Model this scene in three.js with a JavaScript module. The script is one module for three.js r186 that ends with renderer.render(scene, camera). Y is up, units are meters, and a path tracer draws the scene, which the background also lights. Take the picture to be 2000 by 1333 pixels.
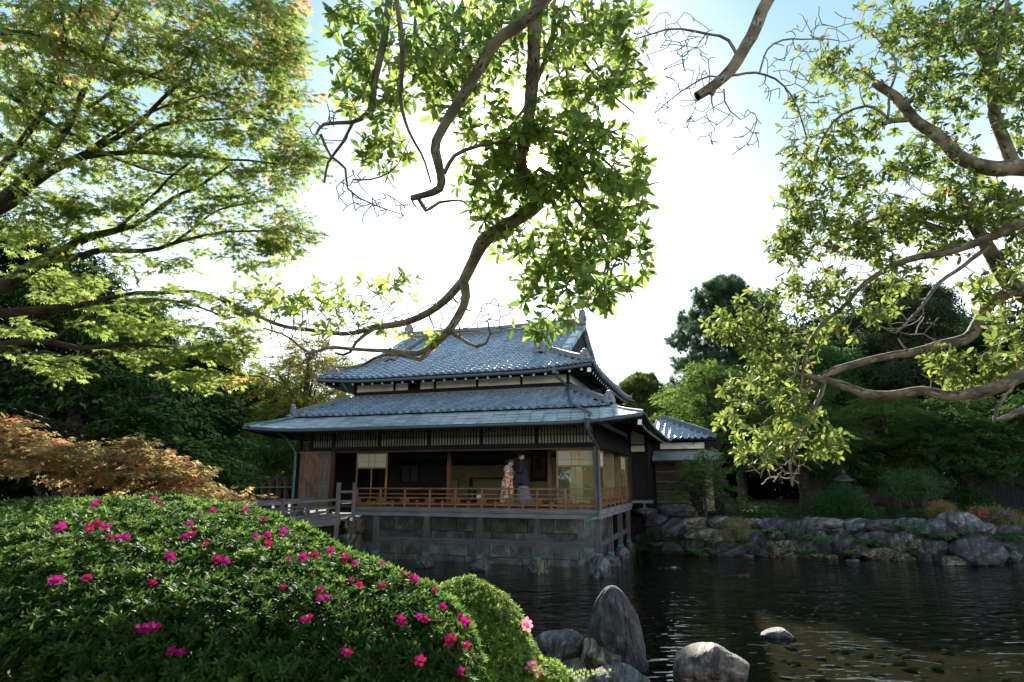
import * as THREE from 'three';
import { mergeGeometries, toCreasedNormals } from 'three/addons/utils/BufferGeometryUtils.js';
import { ImprovedNoise } from 'three/addons/math/ImprovedNoise.js';

// ------------------------------------------------------------------ camera, sky, sun, exposure
const scene = new THREE.Scene();
const EYE = 2.6, TILT = THREE.MathUtils.degToRad(12.916), FPX = 1200;
const camera = new THREE.PerspectiveCamera(2 * Math.atan(666.5 / FPX) * 180 / Math.PI, 2000 / 1333, 0.1, 900);
camera.position.set(0, EYE, 0);
camera.rotation.x = TILT;
scene.add(camera);
const renderer = new THREE.WebGLRenderer({ antialias: true });
renderer.toneMapping = THREE.LinearToneMapping;
renderer.toneMappingExposure = 5.0;
renderer.shadowMap.enabled = true;

// direction of a point of the view (only used to lay the place out in metres)
function rayOf(px, py) {
  const x = (px - 1000) / FPX, y = -(py - 666.5) / FPX, c = Math.cos(TILT), s = Math.sin(TILT);
  return new THREE.Vector3(x, y * c + s, -(c - y * s));
}
function at(px, py, depth) { const d = rayOf(px, py); return d.multiplyScalar(depth / -d.z).add(new THREE.Vector3(0, EYE, 0)); }
function atH(px, py, h) { const d = rayOf(px, py); return d.multiplyScalar((h - EYE) / d.y).add(new THREE.Vector3(0, EYE, 0)); }

const SUN = rayOf(1040, 315).normalize();
{
  const W = 1024, H = 512, data = new Float32Array(W * H * 4);
  for (let j = 0; j < H; j++) {
    const el = ((j + 0.5) / H - 0.5) * Math.PI;
    for (let i = 0; i < W; i++) {
      const az = ((i + 0.5) / W - 0.5) * 2 * Math.PI;
      const x = Math.cos(el) * Math.cos(az), y = Math.sin(el), z = Math.cos(el) * Math.sin(az);
      const g = Math.acos(Math.min(1, Math.max(-1, x * SUN.x + y * SUN.y + z * SUN.z))) * 180 / Math.PI;
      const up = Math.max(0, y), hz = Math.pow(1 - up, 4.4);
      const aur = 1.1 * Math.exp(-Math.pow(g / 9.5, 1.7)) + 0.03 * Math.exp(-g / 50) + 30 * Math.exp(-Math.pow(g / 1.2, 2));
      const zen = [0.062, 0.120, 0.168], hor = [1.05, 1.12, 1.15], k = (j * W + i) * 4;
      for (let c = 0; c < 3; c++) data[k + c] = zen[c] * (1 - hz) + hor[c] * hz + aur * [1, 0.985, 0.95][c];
      if (y < 0) for (let c = 0; c < 3; c++) data[k + c] = [0.10, 0.12, 0.10][c];
      data[k + 3] = 1;
    }
  }
  const sky = new THREE.DataTexture(data, W, H, THREE.RGBAFormat, THREE.FloatType);
  sky.mapping = THREE.EquirectangularReflectionMapping; sky.magFilter = THREE.LinearFilter; sky.minFilter = THREE.LinearFilter; sky.needsUpdate = true;
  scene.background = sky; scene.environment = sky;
}
const sun = new THREE.DirectionalLight(new THREE.Color().setRGB(1, 0.93, 0.8), 4.0);
sun.position.copy(SUN).multiplyScalar(60); sun.target.position.set(0, 0, -14);
sun.position.add(sun.target.position);
sun.castShadow = true; sun.shadow.radius = 2.2; sun.shadow.mapSize.set(4096, 4096);
Object.assign(sun.shadow.camera, { left: -40, right: 40, top: 40, bottom: -40, near: 1, far: 200 });
scene.add(sun, sun.target);

// ------------------------------------------------------------------ helpers
function rng(seed) { let a = seed >>> 0; return () => { a = (a + 0x6d2b79f5) | 0; let t = Math.imul(a ^ (a >>> 15), 1 | a); t = (t + Math.imul(t ^ (t >>> 7), 61 | t)) ^ t; return ((t ^ (t >>> 14)) >>> 0) / 4294967296; }; }
const V3 = (x = 0, y = 0, z = 0) => new THREE.Vector3(x, y, z);
const lerp = (a, b, t) => a + (b - a) * t, clamp = (x, a = 0, b = 1) => Math.min(b, Math.max(a, x));
const smooth = (a, b, x) => { const t = clamp((x - a) / (b - a)); return t * t * (3 - 2 * t); };
const perlin = new ImprovedNoise();
const noise3 = (x, y, z) => perlin.noise(x, y, z);
function fbm3(x, y, z, oct = 4) { let s = 0, a = 0.5, f = 1; for (let i = 0; i < oct; i++) { s += a * perlin.noise(x * f + i * 17.3, y * f - i * 7.1, z * f + i * 3.7); a *= 0.5; f *= 2.03; } return s; }
// tileable noise for textures, values about -1..1
function tnoise(u, v, px, py, oct, seed) {
  let s = 0, a = 0.5;
  for (let i = 0; i < oct; i++) {
    const X = u * px, Y = v * py, xi = Math.floor(X), yi = Math.floor(Y), fx = X - xi, fy = Y - yi;
    const h = (x, y) => { x = ((x % px) + px) % px; y = ((y % py) + py) % py; let n = Math.imul(x, 374761393) + Math.imul(y, 668265263) + Math.imul(seed + i * 131, 974711); n = Math.imul(n ^ (n >>> 13), 1274126177); return ((n ^ (n >>> 16)) >>> 0) / 2147483648 - 1; };
    const sx = fx * fx * (3 - 2 * fx), sy = fy * fy * (3 - 2 * fy);
    s += a * lerp(lerp(h(xi, yi), h(xi + 1, yi), sx), lerp(h(xi, yi + 1), h(xi + 1, yi + 1), sx), sy);
    a *= 0.55; px *= 2; py *= 2;
  }
  return s;
}
function tex(n, fn, { srgb = true, repeat = [1, 1] } = {}) {
  const d = new Uint8Array(n * n * 4);
  for (let j = 0; j < n; j++) for (let i = 0; i < n; i++) {
    const c = fn(i / n, j / n), k = (j * n + i) * 4, a = Array.isArray(c) ? c : [c, c, c];
    for (let q = 0; q < 3; q++) d[k + q] = clamp(a[q]) * 255; d[k + 3] = 255;
  }
  const t = new THREE.DataTexture(d, n, n, THREE.RGBAFormat);
  t.wrapS = t.wrapT = THREE.RepeatWrapping; t.magFilter = THREE.LinearFilter; t.minFilter = THREE.LinearMipmapLinearFilter; t.repeat.set(...repeat);
  if (srgb) t.colorSpace = THREE.SRGBColorSpace;
  t.needsUpdate = true; return t;
}
const rgb = (r, g, b) => new THREE.Color().setRGB(r, g, b);
function M(c, roughness = 0.8, extra = {}) { return new THREE.MeshPhysicalMaterial({ color: rgb(...c), roughness, metalness: 0, side: THREE.DoubleSide, ...extra }); }

// textures: brightness maps, 1 = the material's own colour
const T = {
  wood: tex(512, (u, v) => { const w = tnoise(u, v, 3, 6, 3, 5) * 0.5; const g = tnoise(u, v + w * 0.04, 4, 64, 4, 1), b = tnoise(u, v, 2, 3, 3, 9); return 0.80 + 0.22 * g + 0.16 * b; }),
  woodBump: tex(512, (u, v) => 0.5 + 0.5 * tnoise(u, v + tnoise(u, v, 3, 6, 3, 5) * 0.02, 4, 64, 4, 1), { srgb: false }),
  burl: tex(512, (u, v) => { const w = tnoise(u, v, 3, 3, 4, 21), r = Math.sin((u * 2.2 + v * 0.7 + w * 1.3) * 6.28) * 0.5 + 0.5, st = tnoise(u, v, 2, 3, 3, 77); return [0.78 + 0.18 * r + 0.22 * st, 0.66 + 0.18 * r + 0.2 * st, 0.55 + 0.2 * r + 0.18 * st]; }),
  stone: tex(512, (u, v) => { const a = tnoise(u, v, 5, 5, 6, 3), b = tnoise(u, v, 40, 40, 3, 8), m = smooth(0.05, 0.5, tnoise(u, v, 4, 3, 4, 14)); const g = 0.8 + 0.2 * a + 0.2 * b; return [g * lerp(1, 0.78, m), g * lerp(1, 0.8, m), g * lerp(1, 0.72, m)]; }),
  stoneBump: tex(512, (u, v) => 0.5 + 0.4 * tnoise(u, v, 8, 8, 6, 3) + 0.15 * tnoise(u, v, 60, 60, 2, 4), { srgb: false }),
  rock: tex(1024, (u, v) => { const a = tnoise(u, v, 6, 4, 6, 31), s = tnoise(u, v, 26, 5, 4, 32), l = smooth(0.12, 0.42, tnoise(u, v, 9, 8, 5, 33)), d = smooth(0.0, 0.45, tnoise(u, v, 11, 5, 4, 35)); let g = 0.68 + 0.3 * a + 0.2 * s; g = lerp(g, g * 0.55, d); const w = lerp(1, 1.45, l); return [g * w, g * w * 0.985, g * w * (0.95 + 0.08 * l)]; }),
  rockBump: tex(512, (u, v) => 0.5 + 0.45 * tnoise(u, v, 7, 6, 6, 31) + 0.2 * tnoise(u, v, 50, 30, 3, 32), { srgb: false }),
  bark: tex(512, (u, v) => { const a = tnoise(u, v, 5, 5, 5, 41), l = smooth(0.1, 0.3, tnoise(u, v, 9, 9, 4, 42)), k = smooth(0.28, 0.5, tnoise(u, v, 24, 10, 3, 43)); const g = 0.75 + 0.3 * a; return [g * lerp(1, 1.35, l) * lerp(1, 0.45, k), g * lerp(0.96, 1.34, l) * lerp(1, 0.45, k), g * lerp(0.9, 1.25, l) * lerp(1, 0.45, k)]; }),
  barkBump: tex(512, (u, v) => 0.5 + 0.4 * tnoise(u, v, 10, 16, 5, 41) + 0.2 * tnoise(u, v, 40, 40, 2, 4), { srgb: false }),
  plaster: tex(256, (u, v) => 0.94 + 0.14 * tnoise(u, v, 4, 3, 5, 51)),
  copper: tex(512, (u, v) => { const a = tnoise(u, v, 3, 24, 4, 61), p = smooth(-0.1, 0.5, tnoise(u, v, 4, 6, 4, 62)); const g = 0.86 + 0.22 * a; return [g * lerp(1, 0.87, p), g * lerp(1, 0.95, p), g * lerp(1, 0.96, p)]; }),
  tile: tex(256, (u, v) => 0.9 + 0.2 * tnoise(u, v, 5, 5, 5, 71) + 0.12 * tnoise(u, v, 30, 30, 2, 72)),
  soil: tex(1024, (u, v) => { const a = tnoise(u, v, 8, 8, 6, 81), m = smooth(-0.1, 0.3, tnoise(u, v, 5, 5, 5, 82)), l = smooth(0.3, 0.5, tnoise(u, v, 60, 60, 2, 83)); const g = 0.7 + 0.5 * a; return [g * lerp(0.95, 0.55, m) + l * 0.12, g * lerp(0.75, 0.8, m) + l * 0.1, g * lerp(0.5, 0.32, m) + l * 0.04]; }),
  bed: tex(1024, (u, v) => { const a = tnoise(u, v, 10, 10, 5, 91), b = tnoise(u, v, 70, 70, 3, 92); const g = 0.66 + 0.35 * a + 0.32 * b; const k = lerp(1, 0.35, smooth(0.0, 0.35, tnoise(u, v, 4, 4, 4, 95))); return [g * k, g * 0.86 * k, g * 0.56 * k]; }),
  ripple: tex(1024, (u, v) => { const w = tnoise(u, v, 3, 4, 3, 101) * 0.10; return 0.5 + 0.34 * tnoise(u + w, v + w, 10, 34, 3, 102) + 0.24 * tnoise(u - w, v, 26, 70, 2, 103) + 0.2 * tnoise(u, v, 4, 7, 2, 104); }, { srgb: false }),
  washi: tex(256, (u, v) => { const a = tnoise(u, v, 24, 24, 3, 111), s = smooth(0.1, 0.5, tnoise(u, v, 3, 3, 4, 113)); return [0.93 + 0.05 * a, 0.9 + 0.05 * a - 0.06 * s, 0.84 + 0.05 * a - 0.16 * s]; }),
};
const rep = (t, x, y) => { const c = t.clone(); c.repeat.set(x, y); c.needsUpdate = true; return c; };
const woodM = (c, rough = 0.72, extra = {}) => M(c, rough, { map: T.wood, bumpMap: T.woodBump, bumpScale: 0.0015, ...extra });
const MAT = {
  postWood: woodM([0.115, 0.10, 0.10], 0.85),
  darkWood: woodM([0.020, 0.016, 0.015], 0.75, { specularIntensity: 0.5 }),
  greyWood: woodM([0.26, 0.24, 0.245], 0.8),
  weathered: woodM([0.22, 0.19, 0.18], 0.85),
  rail: woodM([0.38, 0.16, 0.065], 0.45),
  rail2: woodM([0.28, 0.11, 0.045], 0.5),
  door: woodM([0.52, 0.27, 0.10], 0.5),
  redWood: woodM([0.12, 0.035, 0.025], 0.5),
  board: M([0.26, 0.18, 0.125], 0.6, { map: T.burl }),
  boardPlain: woodM([0.26, 0.18, 0.125], 0.7),
  plaster: M([0.88, 0.83, 0.65], 0.95, { map: T.plaster }),
  plasterWhite: M([0.74, 0.71, 0.60], 0.95, { map: T.plaster }),
  plasterOlive: M([0.36, 0.30, 0.165], 0.95, { map: T.plaster }),
  latticePanel: M([0.66, 0.62, 0.42], 0.95, { map: T.plaster }),
  tileA: M([0.32, 0.39, 0.475], 0.34, { ior: 1.9, map: T.tile }),
  tileB: M([0.26, 0.32, 0.40], 0.34, { ior: 1.9, map: T.tile }),
  tileC: M([0.38, 0.45, 0.53], 0.34, { ior: 1.9, map: T.tile }),
  ridge: M([0.16, 0.175, 0.20], 0.5, { map: T.tile }),
  copper: M([0.50, 0.51, 0.54], 0.3, { ior: 1.9, map: T.copper }),
  copperC: M([0.57, 0.58, 0.61], 0.3, { ior: 1.9, map: T.copper }),
  copperB: M([0.38, 0.39, 0.42], 0.3, { ior: 1.9, map: T.copper }),
  verdigris: M([0.10, 0.26, 0.25], 0.5, { map: T.copper }),
  pipe: M([0.06, 0.07, 0.075], 0.5),
  granite: M([0.36, 0.36, 0.365], 0.9, { map: T.stone, bumpMap: T.stoneBump, bumpScale: 0.012 }),
  graniteB: M([0.29, 0.29, 0.28], 0.9, { map: T.stone, bumpMap: T.stoneBump, bumpScale: 0.012 }),
  graniteC: M([0.21, 0.215, 0.185], 0.9, { map: T.stone, bumpMap: T.stoneBump, bumpScale: 0.012 }),
  rockGrey: M([0.19, 0.18, 0.185], 0.85, { map: T.rock, bumpMap: T.rockBump, bumpScale: 0.02 }),
  rockMid: M([0.125, 0.115, 0.125], 0.85, { map: T.rock, bumpMap: T.rockBump, bumpScale: 0.02 }),
  rockDark: M([0.085, 0.078, 0.085], 0.85, { map: T.rock, bumpMap: T.rockBump, bumpScale: 0.02 }),
  rockBrown: M([0.28, 0.225, 0.165], 0.85, { map: T.rock, bumpMap: T.rockBump, bumpScale: 0.02 }),
  rockPink: M([0.22, 0.165, 0.145], 0.8, { map: T.rock, bumpMap: T.rockBump, bumpScale: 0.012 }),
  bark: M([0.27, 0.215, 0.165], 0.9, { map: T.bark, bumpMap: T.barkBump, bumpScale: 0.004 }),
  barkDark: M([0.075, 0.058, 0.045], 0.92, { map: T.bark, bumpMap: T.barkBump, bumpScale: 0.004 }),
  twig: M([0.20, 0.155, 0.125], 0.9),
  twigDark: M([0.06, 0.045, 0.038], 0.9),
  twigPale: M([0.30, 0.25, 0.21], 0.9),
  dark: M([0.012, 0.011, 0.012], 0.9),
  white: M([0.78, 0.76, 0.70], 0.8),
  paper: M([0.80, 0.75, 0.63], 1, { map: T.washi, transmission: 0.35, thickness: 0 }),
  glass: M([0.9, 0.95, 0.93], 0.02, { transmission: 1, thickness: 0, ior: 1.9 }),
  glassDark: M([0.75, 0.8, 0.8], 0.02, { transmission: 1, thickness: 0, ior: 1.5 }),
};
function leafM(c, through = 0.55, extra = {}) { return M(c, 0.97, { transmission: through, thickness: 0, specularIntensity: 0, ...extra }); }

const used = new Map();
function numbered(n) { const k = used.get(n) ?? 0; used.set(n, k + 1); return k ? `${n}_${String(k).padStart(3, '0')}` : n; }
function tag(o, label, category, group, kind) { Object.assign(o.userData, { label, category }); if (group) o.userData.group = group; if (kind) o.userData.kind = kind; return o; }
function shade(o) { o.castShadow = true; o.receiveShadow = true; return o; }
function thing(name, label, category, pos = [0, 0, 0], turn = 0, group) {
  const o = new THREE.Group(); o.name = numbered(name); o.position.set(...pos); o.rotation.y = turn; scene.add(o); return tag(o, label, category, group);
}
const merge = (gs) => {
  if (!Array.isArray(gs)) return gs; if (gs.length === 1) return gs[0];
  return mergeGeometries(gs.map((g) => { const q = g.index ? g.toNonIndexed() : g; for (const k of Object.keys(q.attributes)) if (!['position', 'normal', 'uv'].includes(k)) q.deleteAttribute(k); return q; }));
};
function mesh(name, gs, m, parent) { const o = shade(new THREE.Mesh(merge(gs), m)); o.name = parent === scene ? numbered(name) : name; parent.add(o); return o; }
function one(name, label, category, gs, m, group) { return tag(mesh(name, gs, m, scene), label, category, group); }
function struct(name, gs, m) { const o = mesh(name, gs, m, scene); o.userData.kind = 'structure'; return o; }
function stuff(o) { o.userData.kind = 'stuff'; return o; }

// a box whose uv run in metres with the grain along its longest side
let boxN = 0;
function box(x0, x1, y0, y1, z0, z1) {
  const w = x1 - x0, h = y1 - y0, d = z1 - z0, g = new THREE.BoxGeometry(w, h, d), uv = g.attributes.uv, r = (boxN++ * 0.618) % 1;
  const dims = [[d, h], [d, h], [w, d], [w, d], [w, h], [w, h]];
  for (let f = 0; f < 6; f++) for (let i = 0; i < 4; i++) {
    const k = f * 4 + i, a = uv.getX(k) * dims[f][0], b = uv.getY(k) * dims[f][1];
    dims[f][0] >= dims[f][1] ? uv.setXY(k, a * 0.7 + r, b * 0.7 + r) : uv.setXY(k, b * 0.7 + r, a * 0.7 + r);
  }
  g.translate((x0 + x1) / 2, (y0 + y1) / 2, (z0 + z1) / 2); return g;
}
// a straight bar of rectangular section between two points
function bar(a, b, w, h, up = V3(0, 1, 0)) {
  const d = b.clone().sub(a), L = d.length(), g = box(-w / 2, w / 2, -h / 2, h / 2, 0, L), z = d.normalize(), x = up.clone().cross(z).normalize(), y = z.clone().cross(x);
  return g.applyMatrix4(new THREE.Matrix4().makeBasis(x, y, z).setPosition(a));
}
// tapered tube through points
function tube(pts, radii, seg = 6, cap = true) {
  const n = pts.length, pos = [], uv = [], nor = [], idx = [];
  let t = pts[1].clone().sub(pts[0]).normalize(), nx = Math.abs(t.y) < 0.9 ? V3(0, 1, 0).cross(t).normalize() : V3(1, 0, 0).cross(t).normalize(), L = 0;
  for (let i = 0; i < n; i++) {
    const tt = (i === 0 ? pts[1].clone().sub(pts[0]) : i === n - 1 ? pts[i].clone().sub(pts[i - 1]) : pts[i + 1].clone().sub(pts[i - 1])).normalize();
    nx.addScaledVector(tt, -nx.dot(tt)).normalize(); const ny = tt.clone().cross(nx);
    if (i) L += pts[i].distanceTo(pts[i - 1]);
    const r = Array.isArray(radii) ? radii[i] : radii;
    for (let k = 0; k <= seg; k++) {
      const a = k / seg * 2 * Math.PI, c = Math.cos(a), s = Math.sin(a), q = nx.clone().multiplyScalar(c).addScaledVector(ny, s);
      pos.push(pts[i].x + q.x * r, pts[i].y + q.y * r, pts[i].z + q.z * r); nor.push(q.x, q.y, q.z); uv.push(k / seg * Math.max(1, Math.round(r * 14)) * 0.5, L * 1.6);
    }
  }
  const s1 = seg + 1;
  for (let i = 0; i < n - 1; i++) for (let k = 0; k < seg; k++) { const a = i * s1 + k, b = a + s1; idx.push(a, a + 1, b, b, a + 1, b + 1); }
  if (cap) for (const [i, flip] of [[0, 1], [n - 1, 0]]) for (let k = 1; k < seg - 1; k++) { const o = i * s1; flip ? idx.push(o, o + k + 1, o + k) : idx.push(o, o + k, o + k + 1); }
  const g = new THREE.BufferGeometry();
  g.setAttribute('position', new THREE.Float32BufferAttribute(pos, 3)); g.setAttribute('normal', new THREE.Float32BufferAttribute(nor, 3)); g.setAttribute('uv', new THREE.Float32BufferAttribute(uv, 2)); g.setIndex(idx); return g;
}
function curvePts(ctrl, step = 0.12, wob = 0, R = null) { // ctrl: [Vector3, radius]; resampled Catmull-Rom with radii
  const c = new THREE.CatmullRomCurve3(ctrl.map((q) => q[0]), false, 'centripetal'), L = c.getLength(), n = Math.max(2, Math.ceil(L / step)), P = [], Q = [];
  for (let i = 0; i <= n; i++) {
    const t = i / n, p = c.getPoint(t), f = t * (ctrl.length - 1), k = Math.min(ctrl.length - 2, Math.floor(f));
    const r = lerp(ctrl[k][1], ctrl[k + 1][1], f - k);
    if (wob) p.add(V3(noise3(p.x * 3, p.y * 3, p.z * 3), noise3(p.y * 3 + 9, p.z * 3, p.x * 3), noise3(p.z * 3, p.x * 3 + 5, p.y * 3)).multiplyScalar(wob));
    P.push(p); Q.push(r * (1 + 0.22 * fbm3(p.x * 7, p.y * 7, p.z * 7, 3)));
  }
  return [P, Q];
}
function geom(pos, idx, uv) {
  const g = new THREE.BufferGeometry(); g.setAttribute('position', new THREE.Float32BufferAttribute(pos, 3));
  g.setAttribute('uv', new THREE.Float32BufferAttribute(uv ?? new Float32Array(pos.length / 3 * 2), 2)); if (idx) g.setIndex(idx); g.computeVertexNormals(); return g;
}
// surface nets: mesh a signed distance field inside a box
function netMesh(sdf, lo, hi, cell) {
  const nx = Math.ceil((hi.x - lo.x) / cell) + 1, ny = Math.ceil((hi.y - lo.y) / cell) + 1, nz = Math.ceil((hi.z - lo.z) / cell) + 1;
  const F = new Float32Array(nx * ny * nz), id = (i, j, k) => i + nx * (j + ny * k);
  for (let k = 0; k < nz; k++) for (let j = 0; j < ny; j++) for (let i = 0; i < nx; i++) F[id(i, j, k)] = sdf(lo.x + i * cell, lo.y + j * cell, lo.z + k * cell);
  const vid = new Int32Array(nx * ny * nz).fill(-1), pos = [], nor = [], idx = [];
  for (let k = 0; k < nz - 1; k++) for (let j = 0; j < ny - 1; j++) for (let i = 0; i < nx - 1; i++) {
    let m = 0, x = 0, y = 0, z = 0, n = 0; const f = [];
    for (let c = 0; c < 8; c++) { const v = F[id(i + (c & 1), j + ((c >> 1) & 1), k + (c >> 2))]; f.push(v); if (v < 0) m |= 1 << c; }
    if (m === 0 || m === 255) continue;
    for (let a = 0; a < 8; a++) for (const d of [1, 2, 4]) { const b = a | d; if ((a & d) || ((m >> a) & 1) === ((m >> b) & 1)) continue; const t = f[a] / (f[a] - f[b]); x += (a & 1) + (d === 1 ? t : 0); y += ((a >> 1) & 1) + (d === 2 ? t : 0); z += (a >> 2) + (d === 4 ? t : 0); n++; }
    vid[id(i, j, k)] = pos.length / 3; const X = lo.x + (i + x / n) * cell, Y = lo.y + (j + y / n) * cell, Z = lo.z + (k + z / n) * cell, e = cell * 0.5;
    pos.push(X, Y, Z); const g = V3(sdf(X + e, Y, Z) - sdf(X - e, Y, Z), sdf(X, Y + e, Z) - sdf(X, Y - e, Z), sdf(X, Y, Z + e) - sdf(X, Y, Z - e)).normalize(); nor.push(g.x, g.y, g.z);
  }
  for (let k = 1; k < nz - 1; k++) for (let j = 1; j < ny - 1; j++) for (let i = 1; i < nx - 1; i++) {
    const a = F[id(i, j, k)] < 0;
    const quad = (q, r, s, t, flip) => { if (q < 0 || r < 0 || s < 0 || t < 0) return; flip ? idx.push(q, s, r, q, t, s) : idx.push(q, r, s, q, s, t); };
    if (a !== F[id(i + 1, j, k)] < 0) quad(vid[id(i, j - 1, k - 1)], vid[id(i, j, k - 1)], vid[id(i, j, k)], vid[id(i, j - 1, k)], !a);
    if (a !== F[id(i, j + 1, k)] < 0) quad(vid[id(i - 1, j, k - 1)], vid[id(i - 1, j, k)], vid[id(i, j, k)], vid[id(i, j, k - 1)], !a);
    if (a !== F[id(i, j, k + 1)] < 0) quad(vid[id(i - 1, j - 1, k)], vid[id(i, j - 1, k)], vid[id(i, j, k)], vid[id(i - 1, j, k)], !a);
  }
  const g = new THREE.BufferGeometry(); g.setAttribute('position', new THREE.Float32BufferAttribute(pos, 3)); g.setAttribute('normal', new THREE.Float32BufferAttribute(nor, 3));
  g.setAttribute('uv', new THREE.Float32BufferAttribute(new Float32Array(pos.length / 3 * 2), 2)); g.setIndex(idx); return g;
}
function capD(x, y, z, a, b, ra, rb) { // distance to a tapered capsule
  const bx = b.x - a.x, by = b.y - a.y, bz = b.z - a.z, px = x - a.x, py = y - a.y, pz = z - a.z, t = clamp((px * bx + py * by + pz * bz) / (bx * bx + by * by + bz * bz + 1e-9));
  return Math.hypot(px - bx * t, py - by * t, pz - bz * t) - lerp(ra, rb, t);
}
const smin = (a, b, k) => { const h = Math.max(k - Math.abs(a - b), 0) / k; return Math.min(a, b) - h * h * k * 0.25; };

// ------------------------------------------------------------------ ground, pond
const pond = [[1.3, -7.4], [-0.5, -8.1], [-1.6, -9.0], [-3.6, -11.5], [-5.6, -14.2], [-7.6, -17.0], [-8.6, -19.2], [-7.4, -21.4], [-5.2, -22.4], [-4, -27], [3, -27], [4.6, -25.6], [5.6, -24.1], [9.1, -23.4], [12.4, -22.9], [14.6, -21.9], [15.6, -20.6], [18, -24.6], [22, -26], [25, -22], [22, -13], [15, -6.2], [8, -5.2], [3, -5.6]];
function pondDist(x, z) { // negative inside
  let d = 1e9, ins = false;
  for (let i = 0, j = pond.length - 1; i < pond.length; j = i++) {
    const [ax, az] = pond[j], [bx, bz] = pond[i], ex = bx - ax, ez = bz - az, t = clamp(((x - ax) * ex + (z - az) * ez) / (ex * ex + ez * ez));
    d = Math.min(d, Math.hypot(x - ax - ex * t, z - az - ez * t));
    if ((az > z) !== (bz > z) && x < ax + (z - az) / (bz - az) * ex) ins = !ins;
  }
  return ins ? -d : d;
}
function groundH(x, z) {
  const d = pondDist(x, z), near = z > -10.5 && x > -1 ? 1 : 0, wid = near ? 2.2 : 0.5;
  const bank = lerp(1.22, 1.0, smooth(-20, -6, z)) + 0.06 * noise3(x * 0.7, z * 0.7, 1) + 0.25 * smooth(3, 14, d) + 0.5 * smooth(14, 40, d);
  const bed = -0.5 - 0.12 * noise3(x * 0.5, z * 0.5, 4) - 0.25 * smooth(1, 5, -d);
  return lerp(bed, bank, smooth(-0.35, wid, d));
}
{
  const n = 230, pos = [], uv = [], idx = [];
  const wx = (t) => 26 * t + 30 * t ** 3 + 340 * t ** 9;
  for (let j = 0; j <= n; j++) for (let i = 0; i <= n; i++) { const x = wx(i / n * 2 - 1) + 4, z = wx(j / n * 2 - 1) - 14; pos.push(x, groundH(x, z), z); uv.push(x / 5, z / 5); }
  for (let j = 0; j < n; j++) for (let i = 0; i < n; i++) { const a = j * (n + 1) + i, b = a + n + 1; idx.push(a, b, a + 1, a + 1, b, b + 1); }
  const gm = M([0.075, 0.07, 0.038], 0.95, { map: T.soil });
  struct('ground', geom(pos, idx, uv), gm);
  { const n = 40, q = [], qu = [], qi = []; for (let j = 0; j <= n; j++) for (let i = 0; i <= n; i++) { const x = lerp(-34, 26, i / n), z = lerp(0.3, 40, j / n); q.push(x, Math.max(groundH(x, z), groundH(x + 0.7, z), groundH(x, z + 0.7)) + 0.03, z); qu.push(x / 4, z / 4); } for (let j = 0; j < n; j++) for (let i = 0; i < n; i++) { const a = j * (n + 1) + i, b = a + n + 1; qi.push(a, b, a + 1, a + 1, b, b + 1); } struct('lawn', geom(q, qi, qu), M([0.20, 0.27, 0.07], 0.95, { map: T.soil })); }
  // the pond floor, a sheet just above the ground sheet inside the pond
  const p2 = [], u2 = [], i2 = [], m = 90, X0 = -9, X1 = 25, Z0 = -27, Z1 = -5.5;
  for (let j = 0; j <= m; j++) for (let i = 0; i <= m; i++) { const x = lerp(X0, X1, i / m), z = lerp(Z0, Z1, j / m), d = pondDist(x, z); p2.push(x, groundH(x, z) + (d < -0.25 ? 0.02 : -0.06), z); u2.push(x / 3, z / 3); }
  for (let j = 0; j < m; j++) for (let i = 0; i < m; i++) { const a = j * (m + 1) + i, b = a + m + 1; i2.push(a, b, a + 1, a + 1, b, b + 1); }
  struct('pond_floor', geom(p2, i2, u2), M([0.085, 0.066, 0.038], 0.95, { map: T.bed }));
  const w = new THREE.ShapeGeometry(new THREE.Shape([[-9.5, -5], [26, -5], [26, -28], [-9.5, -28]].map(([x, z]) => new THREE.Vector2(x, -z))));
  w.rotateX(-Math.PI / 2); const wu = w.attributes.uv; for (let i = 0; i < wu.count; i++) wu.setXY(i, w.attributes.position.getX(i) / 7, w.attributes.position.getZ(i) / 7);
  struct('water', w, M([0.31, 0.32, 0.25], 0.03, { transmission: 1, thickness: 0, ior: 1.34, bumpMap: T.ripple, bumpScale: 0.034 }));
}

// ------------------------------------------------------------------ the tea house
const HX = 2.489, HZ = -18.55, HROT = THREE.MathUtils.degToRad(-18.08);
const house = thing('teahouse', 'old wooden Japanese teahouse with two tiers of blue-grey tiled roof standing over the pond', 'house', [HX, 0, HZ], HROT);
const L = (u, h, v) => V3(-u, h, -v);                                  // u runs left along the front, v runs back
const hb = (u0, u1, h0, h1, v0, v1) => box(-u1, -u0, h0, h1, -v1, -v0);
const inWorld = (u, h, v) => L(u, h, v).applyEuler(new THREE.Euler(0, HROT, 0)).add(V3(HX, 0, HZ));
const R = rng(11);

const UP = { u0: 0.15, u1: 10.35, v0: 0.6, v1: 10.0, lift: 0.15, prof: (t) => 6.22 + 0.53 * t };
const LO = { u0: -1.57, u1: 11.85, v0: -1.2, v1: 9.4, lift: 0.16, prof: (t) => (t < 1 ? 4.33 + 0.45 * t : 4.84 + 0.49 * (t - 1)) };
const VERGE_R = 1.4, VERGE_L = 9.1, HIPT = 1.25;
const liftOf = (r, u, v) => { const a = clamp(1 - Math.min(u - r.u0, r.u1 - u) / 2.6), b = clamp(1 - Math.min(v - r.v0, r.v1 - v) / 2.6); return r.lift * a * a * b * b; };
function roofH(r, u, v) {
  const a = Math.min(v - r.v0, r.v1 - v), b = Math.min(u - r.u0, r.u1 - u);
  const t = r === UP && u > VERGE_R && u < VERGE_L ? a : Math.min(a, b);
  return r.prof(Math.max(0, t)) + liftOf(r, u, v);
}
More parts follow.
